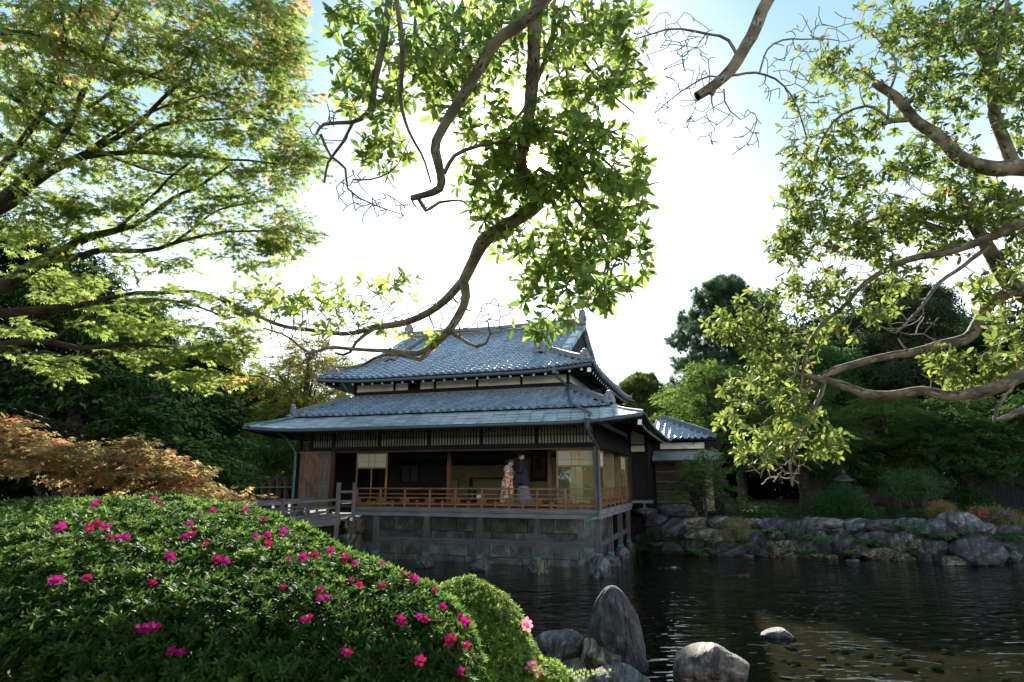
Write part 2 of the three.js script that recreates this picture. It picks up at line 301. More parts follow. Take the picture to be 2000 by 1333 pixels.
function roofDeck(r, drop, thick, skip) {
  const us = [], vs = [];
  for (let u = r.u0; u < r.u1 - 0.01; u += 0.24) us.push(u); us.push(r.u1);
  if (r === UP) us.push(VERGE_R - 0.001, VERGE_R + 0.001, VERGE_L - 0.001, VERGE_L + 0.001);
  us.sort((a, b) => a - b);
  for (let v = r.v0; v < r.v1 - 0.01; v += 0.24) vs.push(v); vs.push(r.v1);
  const pos = [], idx = [], nu = us.length;
  for (const d of [drop, drop + thick]) for (const v of vs) for (const u of us) { const h = roofH(r, u, v) - d; pos.push(-u, h, -v); }
  const N = nu * vs.length;
  for (let j = 0; j < vs.length - 1; j++) for (let i = 0; i < nu - 1; i++) {
    if (skip && skip((us[i] + us[i + 1]) / 2, (vs[j] + vs[j + 1]) / 2)) continue;
    const a = j * nu + i, b = a + nu; idx.push(a, a + 1, b, a + 1, b + 1, b, N + a, N + b, N + a + 1, N + a + 1, N + b, N + b + 1);
  }
  for (let i = 0; i < nu - 1; i++) for (const j of [0, vs.length - 1]) { const a = j * nu + i; idx.push(a, N + a, a + 1, a + 1, N + a, N + a + 1); }
  for (let j = 0; j < vs.length - 1; j++) for (const i of [0, nu - 1]) { const a = j * nu + i, b = a + nu; idx.push(a, b, N + a, b, N + b, N + a); }
  const g = geom(pos, idx).toNonIndexed(); g.computeVertexNormals(); return g;
}
const upperRoof = mesh('upper_roof', roofDeck(UP, 0.06, 0.13), MAT.darkWood, house);
const lowerRoof = mesh('lower_roof', roofDeck(LO, 0.06, 0.12, (u, v) => u > 1.15 && u < 9.2 && v > 1.6), MAT.darkWood, house);

// one pantile: a trough and a roll, with a thick front lip
function tileGeo() {
  const W = 0.275, D = 0.27, n = 10, pos = [], uv = [], idx = [], y = (x) => (x < 0.68 ? -0.034 * Math.sin(Math.PI * x / 0.68) : 0.046 * Math.sin(Math.PI * (x - 0.68) / 0.32));
  for (let i = 0; i <= n; i++) { const x = i / n; pos.push((x - 0.5) * W, y(x) + 0.004, -D / 2, (x - 0.5) * W, y(x) + 0.048, D / 2, (x - 0.5) * W, y(x) + 0.048, D / 2, (x - 0.5) * W, y(x) + 0.004, D / 2 - 0.012); uv.push(x, 0, x, 1, x, 1, x, 1.1); }
  for (let i = 0; i < n; i++) { const a = i * 4, b = a + 4; idx.push(a, a + 1, b, b, a + 1, b + 1, a + 2, a + 3, b + 2, b + 2, a + 3, b + 3); }
  return geom(pos, idx, uv);
}
const TILE = tileGeo();
const tiles = []; // {m, roof, d}
function tileFace(r, roof, tA, tB, sA, sB, dir, keep, pitch = 0.27, row = 0.235) {
  const pos = (t, s) => (dir === 'front' ? [s, r.v0 + t] : dir === 'right' ? [r.u0 + t, s] : [r.u1 - t, s]);
  const P = (t, s) => { const [u, v] = pos(t, s); return L(u, r.prof(t) + liftOf(r, u, v), v); };
  const slope = Math.hypot(1, (r.prof(tB) - r.prof(tA)) / (tB - tA)), dt = row / slope;
  let k = 0;
  for (let t = tA + dt * 0.45; t < tB; t += dt, k++) for (let s = sA + pitch / 2; s < sB; s += pitch) {
    const [u, v] = pos(t, s); if (keep && !keep(t, s)) continue;
    const p = P(t, s), down = P(t - 0.05, s).sub(P(t + 0.05, s)).normalize(), ax = (dir === 'front' ? L(-1, 0, 0) : dir === 'right' ? L(0, 0, 1) : L(0, 0, -1)).normalize();
    const nrm = down.clone().cross(ax).normalize(); if (nrm.y < 0) nrm.negate(); down.addScaledVector(ax, (R() - 0.5) * 0.07).addScaledVector(nrm, (R() - 0.5) * 0.05).normalize(); const x = nrm.clone().cross(down).normalize(); nrm.copy(down.clone().cross(x));
    p.addScaledVector(nrm, (R() - 0.5) * 0.014);
    tiles.push({ m: new THREE.Matrix4().makeBasis(x, nrm, down).setPosition(p), roof, p: inWorld(u, p.y, v), front: dir === 'front', eave: k === 0 });
  }
}
const hipRoom = (t, s, r, a0, a1) => s > r[a0] + t - 0.03 && s < r[a1] - t + 0.03;
tileFace(UP, upperRoof, 0, 4.62, UP.u0, UP.u1, 'front', (t, s) => (t < HIPT ? hipRoom(t, s, UP, 'u0', 'u1') : s > VERGE_R - 0.05 && s < VERGE_L + 0.05));
tileFace(UP, upperRoof, 0, HIPT, UP.v0, UP.v1, 'right', (t, s) => hipRoom(t, s, UP, 'v0', 'v1'));
tileFace(UP, upperRoof, 0, HIPT, UP.v0, UP.v1, 'left', (t, s) => hipRoom(t, s, UP, 'v0', 'v1'));
tileFace(LO, lowerRoof, 1.0, 2.66, LO.u0, LO.u1, 'front', (t, s) => hipRoom(t, s, LO, 'u0', 'u1'));
tileFace(LO, lowerRoof, 1.0, 2.6, LO.v0, LO.v1, 'right', (t, s) => hipRoom(t, s, LO, 'v0', 'v1'));
tileFace(LO, lowerRoof, 1.0, 2.4, LO.v0, LO.v1, 'left', (t, s) => hipRoom(t, s, LO, 'v0', 'v1'));
{
  const eye = V3(0, EYE, 0), front = tiles.filter((t) => t.front).sort((a, b) => a.p.distanceTo(eye) - b.p.distanceTo(eye)), first = new Set(front.slice(0, 300)), mats = [MAT.tileA, MAT.tileB, MAT.tileC];
  for (const t of first) { const o = mesh('roof_tile', TILE, mats[Math.floor(R() * 2.5)], t.roof); o.applyMatrix4(t.m); }
  for (const roof of [upperRoof, lowerRoof]) {
    const rest = tiles.filter((t) => t.roof === roof && !first.has(t)), im = shade(new THREE.InstancedMesh(TILE, M([1, 1, 1], 0.34, { ior: 1.9, map: T.tile }), rest.length));
    rest.forEach((t, i) => { im.setMatrixAt(i, t.m); const k = 0.225 + 0.13 * R(); im.setColorAt(i, rgb(k * 1.08, k * 1.32, k * 1.62)); });
    im.name = 'tile_field'; stuff(im); roof.add(im);
  }
  // drip lip and round end tiles along the tiled eaves
  const cap = new THREE.CylinderGeometry(0.05, 0.05, 0.05, 10); cap.rotateX(Math.PI / 2);
  for (const roof of [upperRoof, lowerRoof]) {
    const e = tiles.filter((t) => t.roof === roof && t.eave), im = shade(new THREE.InstancedMesh(cap, MAT.ridge, e.length));
    e.forEach((t, i) => im.setMatrixAt(i, t.m.clone().multiply(new THREE.Matrix4().makeTranslation(0.094, 0.02, 0.12)))); im.name = 'eave_end_tile'; stuff(im); roof.add(im);
  }
}
// ridges: stacked flat courses with a row of half-round caps; ends closed by ogre tiles
const CAP = new THREE.CylinderGeometry(0.085, 0.095, 0.27, 9, 1, false, -Math.PI / 2, Math.PI); CAP.rotateX(Math.PI / 2);
function ridge(roof, pts, width, courses, ch, caps = true) {
  const g = [];
  for (let i = 0; i < pts.length - 1; i++) for (let c = 0; c < courses; c++) g.push(bar(pts[i].clone().add(V3(0, ch * (c + 0.5), 0)), pts[i + 1].clone().add(V3(0, ch * (c + 0.5), 0)), width * (1 - 0.07 * (c % 2) - 0.05 * c / courses), ch * (c % 2 ? 0.55 : 0.8)), bar(pts[i].clone().add(V3(0, ch * (c + 0.5), 0)), pts[i + 1].clone().add(V3(0, ch * (c + 0.5), 0)), width * 0.72, ch));
  const rg = mesh('roof_ridge', g, MAT.ridge, roof);
  if (!caps) return rg;
  for (let i = 0; i < pts.length - 1; i++) {
    const a = pts[i], b = pts[i + 1], n = Math.max(1, Math.round(a.distanceTo(b) / 0.25)), d = b.clone().sub(a).normalize(), x = V3(0, 1, 0).cross(d).normalize(), y = d.clone().cross(x);
    for (let k = 0; k < n; k++) { const o = mesh('ridge_cap', CAP, R() < 0.5 ? MAT.tileA : MAT.tileB, rg); o.applyMatrix4(new THREE.Matrix4().makeBasis(x, y, d).setPosition(a.clone().lerp(b, (k + 0.5) / n).add(V3(0, ch * courses - 0.01, 0)))); }
  }
  return rg;
}
const OGRE = (() => {
  const s = new THREE.Shape(); s.moveTo(-0.2, -0.12); s.bezierCurveTo(-0.3, 0.0, -0.17, 0.06, -0.2, 0.16); s.bezierCurveTo(-0.17, 0.33, 0.17, 0.33, 0.2, 0.16); s.bezierCurveTo(0.17, 0.06, 0.3, 0.0, 0.2, -0.12); s.lineTo(0.08, -0.06); s.lineTo(-0.08, -0.06); s.lineTo(-0.2, -0.12);
  const g = new THREE.ExtrudeGeometry(s, { depth: 0.1, bevelEnabled: true, bevelSize: 0.025, bevelThickness: 0.03, bevelSegments: 2, curveSegments: 8 });
  const boss = new THREE.SphereGeometry(0.1, 12, 8); boss.scale(1, 1, 0.6); boss.translate(0, 0.1, 0.14); const roll = new THREE.CylinderGeometry(0.1, 0.1, 0.16, 12); roll.rotateX(Math.PI / 2); roll.translate(0, 0.3, 0.05);
  return merge([g, boss, roll]);
})();
function ogre(roof, p, towards, s = 1) { const o = mesh('ridge_end_tile', OGRE, MAT.ridge, roof); o.position.copy(p); o.rotation.y = Math.atan2(towards.x, towards.z); o.scale.setScalar(s); return o; }
{
  const rv = 5.3, rh = UP.prof(4.7) - 0.1;
  ridge(upperRoof, [L(1.5, rh + 0.06, rv), L(5.25, rh, rv), L(9.0, rh + 0.06, rv)], 0.34, 6, 0.062);
  ogre(upperRoof, L(1.42, rh + 0.3, rv), L(-1, 0, 0), 1.25); ogre(upperRoof, L(9.08, rh + 0.3, rv), L(1, 0, 0), 1.25);
  for (const [u, e] of [[2.25, 2.15], [8.3, 2.45]]) {
    const P = [4.95, 4.2, 3.3, e].map((v) => L(u, UP.prof(v - UP.v0) + 0.0, v));
    ridge(upperRoof, P, 0.24, 3, 0.06); ogre(upperRoof, L(u, UP.prof(e - UP.v0) + 0.1, e - 0.1), L(0, 0, -1), 0.95);
  }
  const hip = (r, roof, ts, ucorner, sgn, wd) => {
    const P = ts.map((t) => { const u = ucorner + sgn * t, v = r.v0 + t; return L(u, r.prof(t) + liftOf(r, u, v) + 0.0, v); });
    ridge(roof, P, wd, 3, 0.055); const e = P[P.length - 1], d = e.clone().sub(P[P.length - 2]); ogre(roof, e.clone().add(V3(0, 0.07, 0)), d, 0.75);
  };
  hip(UP, upperRoof, [1.75, 1.2, 0.7, 0.3], UP.u0, 1, 0.24); hip(UP, upperRoof, [1.75, 1.2, 0.7, 0.3], UP.u1, -1, 0.24);
  hip(LO, lowerRoof, [2.55, 2.0, 1.5, 1.12], LO.u0, 1, 0.24); hip(LO, lowerRoof, [2.45, 2.0, 1.5, 1.12], LO.u1, -1, 0.24);
  // corner horn tiles turned up at the eave corners
  for (const [u, s] of [[UP.u0, -1], [UP.u1, 1]]) mesh('corner_horn', tube([L(u - s * 0.15, UP.prof(0) + 0.2, UP.v0 + 0.15), L(u, UP.prof(0) + 0.2, UP.v0), L(u + s * 0.08, UP.prof(0) + 0.27, UP.v0 - 0.07)], [0.06, 0.05, 0.035], 8), MAT.ridge, upperRoof);
  // flashing ridge where the lower roof meets the wall
  mesh('roof_ridge', [hb(1.0, 9.35, 5.58, 5.66, 1.36, 1.5), hb(1.0, 9.35, 5.66, 5.71, 1.4, 1.5), hb(0.93, 1.07, 5.58, 5.66, 1.36, 8.6), hb(9.35, 9.46, 5.58, 5.66, 1.36, 8.6)], MAT.ridge, lowerRoof);
  // gable walls, verge boards and verge tiles
  for (const [u, s] of [[VERGE_R, 1], [VERGE_L, -1]]) {
    const ui = u + s * 0.3, tri = [L(ui, UP.prof(HIPT) - 0.2, UP.v0 + HIPT), L(ui, rh + 0.1, rv), L(ui, UP.prof(HIPT) - 0.2, UP.v1 - HIPT)];
    mesh('gable', geom(tri.flatMap((p) => [p.x, p.y, p.z]), [0, 1, 2]), MAT.darkWood, upperRoof);
    for (const side of [1, -1]) {
      const pts = []; for (let k = 0; k <= 8; k++) { const t = lerp(1.6, 4.7, k / 8); pts.push(L(u, UP.prof(t), side > 0 ? UP.v0 + t : UP.v1 - t)); }
      mesh('verge_board', pts.slice(1).map((p, k) => bar(pts[k].clone().add(V3(0, -0.16, 0)), p.clone().add(V3(0, -0.16, 0)), 0.05, 0.24)), MAT.darkWood, upperRoof);
      for (let k = 0; k < 14; k++) { const t = lerp(1.65, 4.6, k / 13); const o = mesh('verge_tile', box(-0.15, 0.15, -0.1, 0.05, -0.13, 0.13), R() < 0.5 ? MAT.tileA : MAT.ridge, upperRoof); o.position.copy(L(u - s * 0.02, UP.prof(t) + 0.03, side > 0 ? UP.v0 + t : UP.v1 - t)); o.rotation.x = side * 0.53; }
    }
  }
}
// copper plates of the lower eave, laid in courses
{
  const rows = 4, dt = 1.02 / rows;
  const plate = (r, s0, s1, k, dir) => {
    const t0 = k * dt - 0.02, t1 = (k + 1) * dt + 0.01, q = (t, s, lift) => { const [u, v] = dir === 'front' ? [s, LO.v0 + t] : [dir === 'right' ? LO.u0 + t : LO.u1 - t, s]; return L(u, LO.prof(Math.min(t, 0.995)) + liftOf(LO, u, v) + lift, v); };
    const lo = dir === 'front' ? LO.u0 : LO.v0, hi = dir === 'front' ? LO.u1 : LO.v1, cl = (s, t) => Math.min(hi - Math.max(t, 0), Math.max(lo + Math.max(t, 0), s));
    const c = [q(t0, cl(s0, t0), 0.006), q(t0, cl(s1, t0), 0.006), q(t1, cl(s1, t1), -0.008), q(t1, cl(s0, t1), -0.008)], b = c.map((p) => p.clone().add(V3(0, -0.03, 0))), pos = [...c, ...b].flatMap((p) => [p.x, p.y, p.z]);
    const uv = [s0, 0, s1, 0, s1, 0.3, s0, 0.3, s0, 0, s1, 0, s1, 0.3, s0, 0.3];
    const g = geom(pos, [0, 1, 2, 0, 2, 3, 0, 4, 5, 0, 5, 1, 1, 5, 6, 1, 6, 2, 3, 2, 6, 3, 6, 7, 0, 3, 7, 0, 7, 4], uv).toNonIndexed(); g.computeVertexNormals(); return g;
  };
  for (let k = 0; k < rows; k++) {
    for (let s = LO.u0 + (k % 2) * 0.2 + k * dt - 0.4; s < LO.u1 - k * dt; s += 0.41) if (s + 0.4 > LO.u0 + k * dt) mesh('copper_plate', plate(LO, s, s + 0.388, k, 'front'), [MAT.copper, MAT.copperB, MAT.copperC][Math.floor(R() * 3)], lowerRoof);
    for (const dir of ['right', 'left']) { const g = []; for (let s = LO.v0 + k * dt; s < LO.v1 - k * dt; s += 0.41) g.push(plate(LO, s, s + 0.406, k, dir)); mesh('copper_course', g, MAT.copper, lowerRoof); }
  }
  for (const [u, s] of [[LO.u0, 1], [LO.u1, -1]]) mesh('hip_flashing', tube([0, 0.5, 1.05].map((t) => L(u + s * t, LO.prof(Math.min(t, 0.99)) + liftOf(LO, u + s * t, LO.v0 + t) + 0.02, LO.v0 + t)), 0.03, 6), s > 0 ? MAT.copper : MAT.verdigris, lowerRoof);
  const edge = (r, drop, rad, m, roof) => { const P = []; for (let k = 0; k <= 24; k++) { const u = lerp(r.u0, r.u1, k / 24); P.push(L(u, r.prof(0) + liftOf(r, u, r.v0) - drop, r.v0 - 0.05)); } mesh('gutter', tube(P, rad, 6), m, roof); const Q = []; for (let k = 0; k <= 14; k++) { const v = lerp(r.v0, r.v1, k / 14); Q.push(L(r.u0 - 0.05, r.prof(0) + liftOf(r, r.u0, v) - drop, v)); } mesh('gutter', tube(Q, rad, 6), m, roof); };
  edge(UP, 0.13, 0.055, MAT.pipe, upperRoof); edge(LO, 0.1, 0.05, MAT.pipe, lowerRoof);
}
// rafters with pale cut ends
{
  const raft = (r, roof, u, v, du, dv, len, end) => {
    const a = L(u, roofH(r, u, v) - 0.25, v), b = L(u + du * len, roofH(r, u + du * len, v + dv * len) - 0.25, v + dv * len);
    const o = mesh('rafter', bar(a, b, 0.07, 0.085), MAT.darkWood, roof);
    if (end) { const d = a.clone().sub(b).normalize(); mesh('rafter_end', bar(a.clone().addScaledVector(d, 0.001), a.clone().addScaledVector(d, 0.012), 0.07, 0.085), MAT.white, o); }
  };
  for (let u = UP.u0 + 0.35; u < UP.u1 - 0.2; u += 0.4) raft(UP, upperRoof, u, UP.v0 + 0.1, 0, 1, 0.9, true);
  for (let v = UP.v0 + 0.35; v < UP.v1 - 0.2; v += 0.4) raft(UP, upperRoof, UP.u0 + 0.1, v, 1, 0, 0.9, true);
  for (let u = LO.u0 + 0.4; u < LO.u1 - 0.2; u += 0.52) raft(LO, lowerRoof, u, LO.v0 + 0.15, 0, 1, 1.1, false);
  for (let v = LO.v0 + 0.4; v < LO.v1 - 0.2; v += 0.42) raft(LO, lowerRoof, LO.u0 + 0.12, v, 1, 0, 1.4, true);
  for (const [r, roof, u, s] of [[UP, upperRoof, UP.u0, 1], [LO, lowerRoof, LO.u0, 1]]) { // corner hip rafter with a white end
    const a = L(u + 0.12, r.prof(0) + r.lift - 0.27, r.v0 + 0.12), b = L(u + s * 1.2, r.prof(1) - 0.3, r.v0 + 1.2); const o = mesh('rafter', bar(a, b, 0.12, 0.15), MAT.darkWood, roof);
    const d = a.clone().sub(b).normalize(); mesh('rafter_end', bar(a.clone().addScaledVector(d, 0.001), a.clone().addScaledVector(d, 0.015), 0.125, 0.155), MAT.white, o);
  }
}
// upper wall band
{
  const w = mesh('upper_wall', [hb(1.1, 9.34, 5.62, 5.86, 1.5, 1.6), hb(1.1, 9.34, 6.13, 6.45, 1.5, 1.6), hb(1.07, 1.17, 5.62, 5.86, 1.5, 8.6), hb(1.07, 1.17, 6.13, 6.45, 1.62, 8.6), hb(9.3, 9.4, 5.62, 6.45, 1.62, 8.6)], MAT.darkWood, house);
  for (let k = 0; k < 5; k++) { const a = 1.19 + k * 1.625; if (k === 3) { for (const [p, q] of [[a, a + 0.55], [a + 1.05, a + 1.55]]) mesh('plaster_panel', hb(p, q, 5.862, 6.128, 1.53, 1.56), MAT.plaster, w); const lv = mesh('vent', hb(a + 0.56, a + 1.04, 5.863, 6.128, 1.54, 1.58), MAT.dark, w); mesh('louvre', [0, 1, 2, 3, 4].map((i) => hb(a + 0.56, a + 1.04, 5.88 + i * 0.05, 5.9 + i * 0.05, 1.5, 1.535)), MAT.darkWood, lv); } else mesh('plaster_panel', hb(a, a + 1.55, 5.862, 6.128, 1.53, 1.56), MAT.plaster, w); }
  for (let k = 0; k <= 5; k++) mesh('post', hb(1.112 + k * 1.625, 1.188 + k * 1.625, 5.862, 6.128, 1.5, 1.59), MAT.darkWood, w);
  for (let k = 0; k < 4; k++) mesh('plaster_panel', hb(1.1, 1.13, 5.862, 6.128, 1.68 + k * 1.7, 3.26 + k * 1.7), MAT.plasterWhite, w);
}
// main frame
{
  const f = mesh('frame', [
    hb(0.0, 9.95, 3.63, 3.75, -0.06, 0.06), hb(-0.05, 10.0, 4.27, 4.33, -0.05, 0.05), hb(-0.05, 10.0, 4.44, 4.62, -0.06, 0.06), // lintels
    hb(-0.06, 0.06, 3.63, 3.75, 0.062, 7.9), hb(-0.05, 0.05, 4.27, 4.33, 0.052, 8.0), hb(-0.06, 0.06, 4.5, 4.8, 0.062, 8.0),
    hb(0.07, 9.0, 1.6, 1.79, 0.1, 7.2)], MAT.darkWood, house);
  for (const u of [0, 1.82, 3.64, 5.46, 7.28, 9.06, 9.95]) mesh('post', hb(u - 0.055, u + 0.055, 3.752, 4.438, -0.052, 0.055), MAT.darkWood, f);
  mesh('corner_post', hb(-0.06, 0.06, 1.8, 3.628, -0.06, 0.06), MAT.weathered, house);
  mesh('post', hb(9.0, 9.1, 1.5, 3.628, -0.02, 0.08), MAT.redWood, f); mesh('post', hb(10.4, 10.5, 1.2, 4.4, 0.0, 0.1), MAT.darkWood, f);
  mesh('kamoi', [hb(0.07, 8.98, 3.56, 3.628, 0.03, 0.13)], MAT.redWood, house);
  // lattice transoms, one per bay
  for (const [a, b] of [[0, 1.82], [1.82, 3.64], [3.64, 5.46], [5.46, 7.28], [7.28, 9.06], [9.06, 9.95]]) {
    const p = mesh('lattice_panel', hb(a + 0.06, b - 0.06, 3.76, 4.26, 0.03, 0.05), MAT.latticePanel, house), n = Math.round((b - a - 0.12) / 0.098), g = [];
    for (let k = 1; k < n; k++) { const u = a + 0.06 + (b - a - 0.12) * k / n; g.push(hb(u - 0.015, u + 0.015, 3.752, 4.268, -0.03, -0.004)); }
    g.push(hb(a + 0.056, b - 0.056, 3.99, 4.005, -0.002, 0.016), hb(a + 0.056, b - 0.056, 4.03, 4.045, -0.002, 0.016));
    mesh('lattice', g, MAT.darkWood, p);
    mesh('plaster_panel', hb(a + 0.06, b - 0.06, 4.332, 4.438, 0.0, 0.03), MAT.plaster, house);
  }
  mesh('plaster_panel', hb(0.05, 1.16, 4.62, 5.6, 1.7, 1.72), MAT.darkWood, house);
  // right side: small plaster squares high up, boarded panel below
  for (let k = 0; k < 4; k++) mesh('plaster_panel', hb(-0.02, 0.01, 4.335, 4.49, 0.2 + k * 1.75, 1.8 + k * 1.75), MAT.plasterWhite, house);
  mesh('side_panel', hb(-0.02, 0.02, 3.752, 4.268, 0.1, 7.6), MAT.darkWood, house);
}
// sliding doors: paper above, two panes below
function slidingDoor(place, w, h0, h1, paper = true) {
  const d = mesh('sliding_door', [box(0, 0.05, h0, h1, -0.02, 0.02), box(w - 0.05, w, h0, h1, -0.02, 0.02), box(0.052, w - 0.052, h1 - 0.05, h1, -0.018, 0.018), box(0.052, w - 0.052, h0, h0 + 0.08, -0.018, 0.018), box(0.052, w - 0.052, h1 - 0.52, h1 - 0.47, -0.018, 0.018), box(w / 2 - 0.018, w / 2 + 0.018, h0 + 0.083, h1 - 0.523, -0.017, 0.017)], MAT.door, house);
  mesh('paper_panel', box(0.053, w - 0.053, h1 - 0.468, h1 - 0.053, -0.005, 0.005), MAT.paper, d);
  mesh('muntin', [0.4, 0.6].map((q) => box(w * q - 0.007, w * q + 0.007, h1 - 0.467, h1 - 0.054, 0.006, 0.018)).concat([box(0.054, w - 0.054, h1 - 0.31, h1 - 0.302, 0.006, 0.012)]), MAT.door, d);
  for (const [a, b] of [[0.053, w / 2 - 0.02], [w / 2 + 0.02, w - 0.053]]) mesh('glass_pane', box(a, b, h0 + 0.085, h1 - 0.525, -0.003, 0.003), paper ? MAT.glass : MAT.glassDark, d);
  place(d); return d;
}
slidingDoor((d) => d.position.copy(L(1.24, 0, 0.14)), 1.17, 1.83, 3.56);
slidingDoor((d) => d.position.copy(L(8.2, 0, 0.14)), 1.17, 1.83, 3.56, false);
slidingDoor((d) => { d.position.copy(L(0.1, 0, 0.3)); d.rotation.y = Math.PI / 2; }, 1.5, 1.83, 3.56);
slidingDoor((d) => { d.position.copy(L(0.1, 0, 5.7)); d.rotation.y = Math.PI / 2; }, 1.1, 1.83, 3.56);
// shutter box of wide burl boards on the left
mesh('shutter_box', [hb(9.12, 10.4, 1.72, 1.8, -0.06, 0.3), hb(9.12, 10.4, 3.56, 3.62, -0.06, 0.3), hb(9.12, 10.4, 1.8, 3.56, 0.03, 0.06)], MAT.boardPlain, house);
for (const [a, b, m] of [[9.56, 10.36, MAT.board], [9.33, 9.545, MAT.boardPlain], [9.14, 9.32, MAT.boardPlain]]) { const g = new THREE.BoxGeometry(b - a, 1.75, 0.03); const o = mesh('board', g, m, house); o.position.copy(L((a + b) / 2, 2.68, -0.005)); }
// veranda deck, edge beams, posts standing in the pond
mesh('deck', [hb(-0.1, 8.12, 1.67, 1.8, -0.1, 0.02), hb(-0.1, 0.02, 1.67, 1.8, 0.022, 7.45)], MAT.greyWood, house);
mesh('deck_beam', [hb(-0.05, 8.1, 1.53, 1.66, -0.06, 0.06), hb(-0.05, 0.06, 1.53, 1.66, 0.062, 7.4)], MAT.greyWood, house);
{ const g = []; for (let v = 0.03; v < 1.2; v += 0.16) g.push(hb(0.04, 8.95, 1.79, 1.82, v, v + 0.152)); g.forEach((b) => mesh('floorboard', b, MAT.rail2, house)); }
for (const [u, v] of [[0, 0], [1.82, 0], [3.64, 0], [5.46, 0], [7.26, 0], [0, 2.17], [0, 4.3], [0, 6.45]]) {
  const h0 = u === 0 && v === 0 ? 0.5 : 0.3 + 0.08 * R();
  const p = mesh('deck_post', hb(u - 0.075, u + 0.075, h0 - 0.1, 1.528, v - 0.075, v + 0.075), MAT.postWood, house);
  mesh('copper_collar', hb(u - 0.08, u + 0.08, h0 - 0.05, h0 + 0.1, v - 0.08, v + 0.08), MAT.verdigris, p);
}
mesh('tie_beam', [hb(0.08, 7.2, 0.73, 0.9, -0.03, 0.03)], MAT.postWood, house);
mesh('tie_beam', [hb(-0.03, 0.03, 0.73, 0.9, 0.08, 6.4)], MAT.postWood, house);
// railing
{
  const rl = mesh('veranda_railing', [hb(0.0, 8.08, 2.365, 2.41, 0.0, 0.06), hb(0.02, 8.06, 2.205, 2.235, 0.018, 0.042), hb(0.02, 8.06, 2.085, 2.115, 0.018, 0.042), hb(0.02, 8.06, 1.885, 1.925, 0.012, 0.048), hb(0.0, 0.06, 2.365, 2.41, 0.062, 7.0), hb(0.018, 0.042, 2.205, 2.235, 0.062, 7.0), hb(0.018, 0.042, 2.085, 2.115, 0.062, 7.0), hb(0.012, 0.048, 1.885, 1.925, 0.062, 7.0)], MAT.rail, house);
  const pw = 0.83, s = new THREE.Shape([[0, 0], [pw, 0], [pw, 0.155], [0, 0.155]].map((p) => new THREE.Vector2(...p))), h = new THREE.Path();
  h.moveTo(0.12, 0.075); h.bezierCurveTo(0.1, 0.13, 0.16, 0.142, 0.2, 0.142); h.lineTo(pw - 0.2, 0.142); h.bezierCurveTo(pw - 0.16, 0.142, pw - 0.1, 0.13, pw - 0.12, 0.075); h.bezierCurveTo(pw - 0.15, 0.03, pw - 0.2, 0.03, pw / 2 + 0.1, 0.03);
  h.bezierCurveTo(pw / 2 + 0.06, 0.05, pw / 2 + 0.05, 0.09, pw / 2, 0.11); h.bezierCurveTo(pw / 2 - 0.05, 0.09, pw / 2 - 0.06, 0.05, pw / 2 - 0.1, 0.03); h.bezierCurveTo(0.2, 0.03, 0.15, 0.03, 0.12, 0.075); s.holes.push(h);
  const pg = new THREE.ExtrudeGeometry(s, { depth: 0.018, bevelEnabled: false, curveSegments: 6 });
  for (let k = 0; k <= 9; k++) { const u = 0.05 + k * 0.89; mesh('railing_post', hb(u - 0.028, u + 0.028, 1.8, 2.42, -0.005, 0.055), MAT.rail, rl); if (k < 9) { const o = mesh('carved_panel', pg, MAT.rail2, rl); o.position.copy(L(u + 0.86, 1.927, 0.04)); mesh('railing_post', hb(u + 0.42, u + 0.47, 1.8, 1.99, 0.005, 0.045), MAT.rail, rl); } }
  for (let k = 1; k <= 8; k++) { const v = 0.05 + k * 0.87; mesh('railing_post', hb(0.002, 0.058, 1.8, 2.42, v - 0.028, v + 0.028), MAT.rail, rl); if (k < 9) { const o = mesh('carved_panel', pg, MAT.rail2, rl); o.rotation.y = Math.PI / 2; o.position.copy(L(0.04, 1.927, v - 0.85)); } }
}
// stone podium in coursed blocks
{
  const pd = mesh('podium', hb(1.05, 8.9, -0.7, 1.45, 1.75, 7.6), MAT.graniteC, house), hs = [-0.6, -0.2, 0.19, 0.58, 0.98, 1.42], mats = [MAT.granite, MAT.graniteB, MAT.graniteC];
  for (let c = 0; c < 5; c++) {
    let u = 0.94 - (c % 2) * 0.3;
    while (u < 8.9) { const w = 0.55 + 0.4 * R(), a = Math.max(0.94, u), b = Math.min(8.95, u + w); if (b - a > 0.1) mesh('stone_block', hb(a + 0.011, b - 0.011, hs[c] + 0.011, hs[c + 1] - 0.011, 1.6 + 0.02 * R(), 1.76), mats[c > 2 ? (R() < 0.7 ? 2 : 1) : Math.floor(R() * 2)], pd); u += w; }
    let v = 1.6; while (v < 7.5) { const w = 0.6 + 0.4 * R(); mesh('stone_block', hb(0.93 + 0.015 * R(), 1.06, hs[c] + 0.006, hs[c + 1] - 0.006, (v > 1.6 ? v : 1.79) + 0.006, Math.min(7.6, v + w) - 0.006), mats[Math.floor(R() * 3)], pd); v += w; }
  }
}
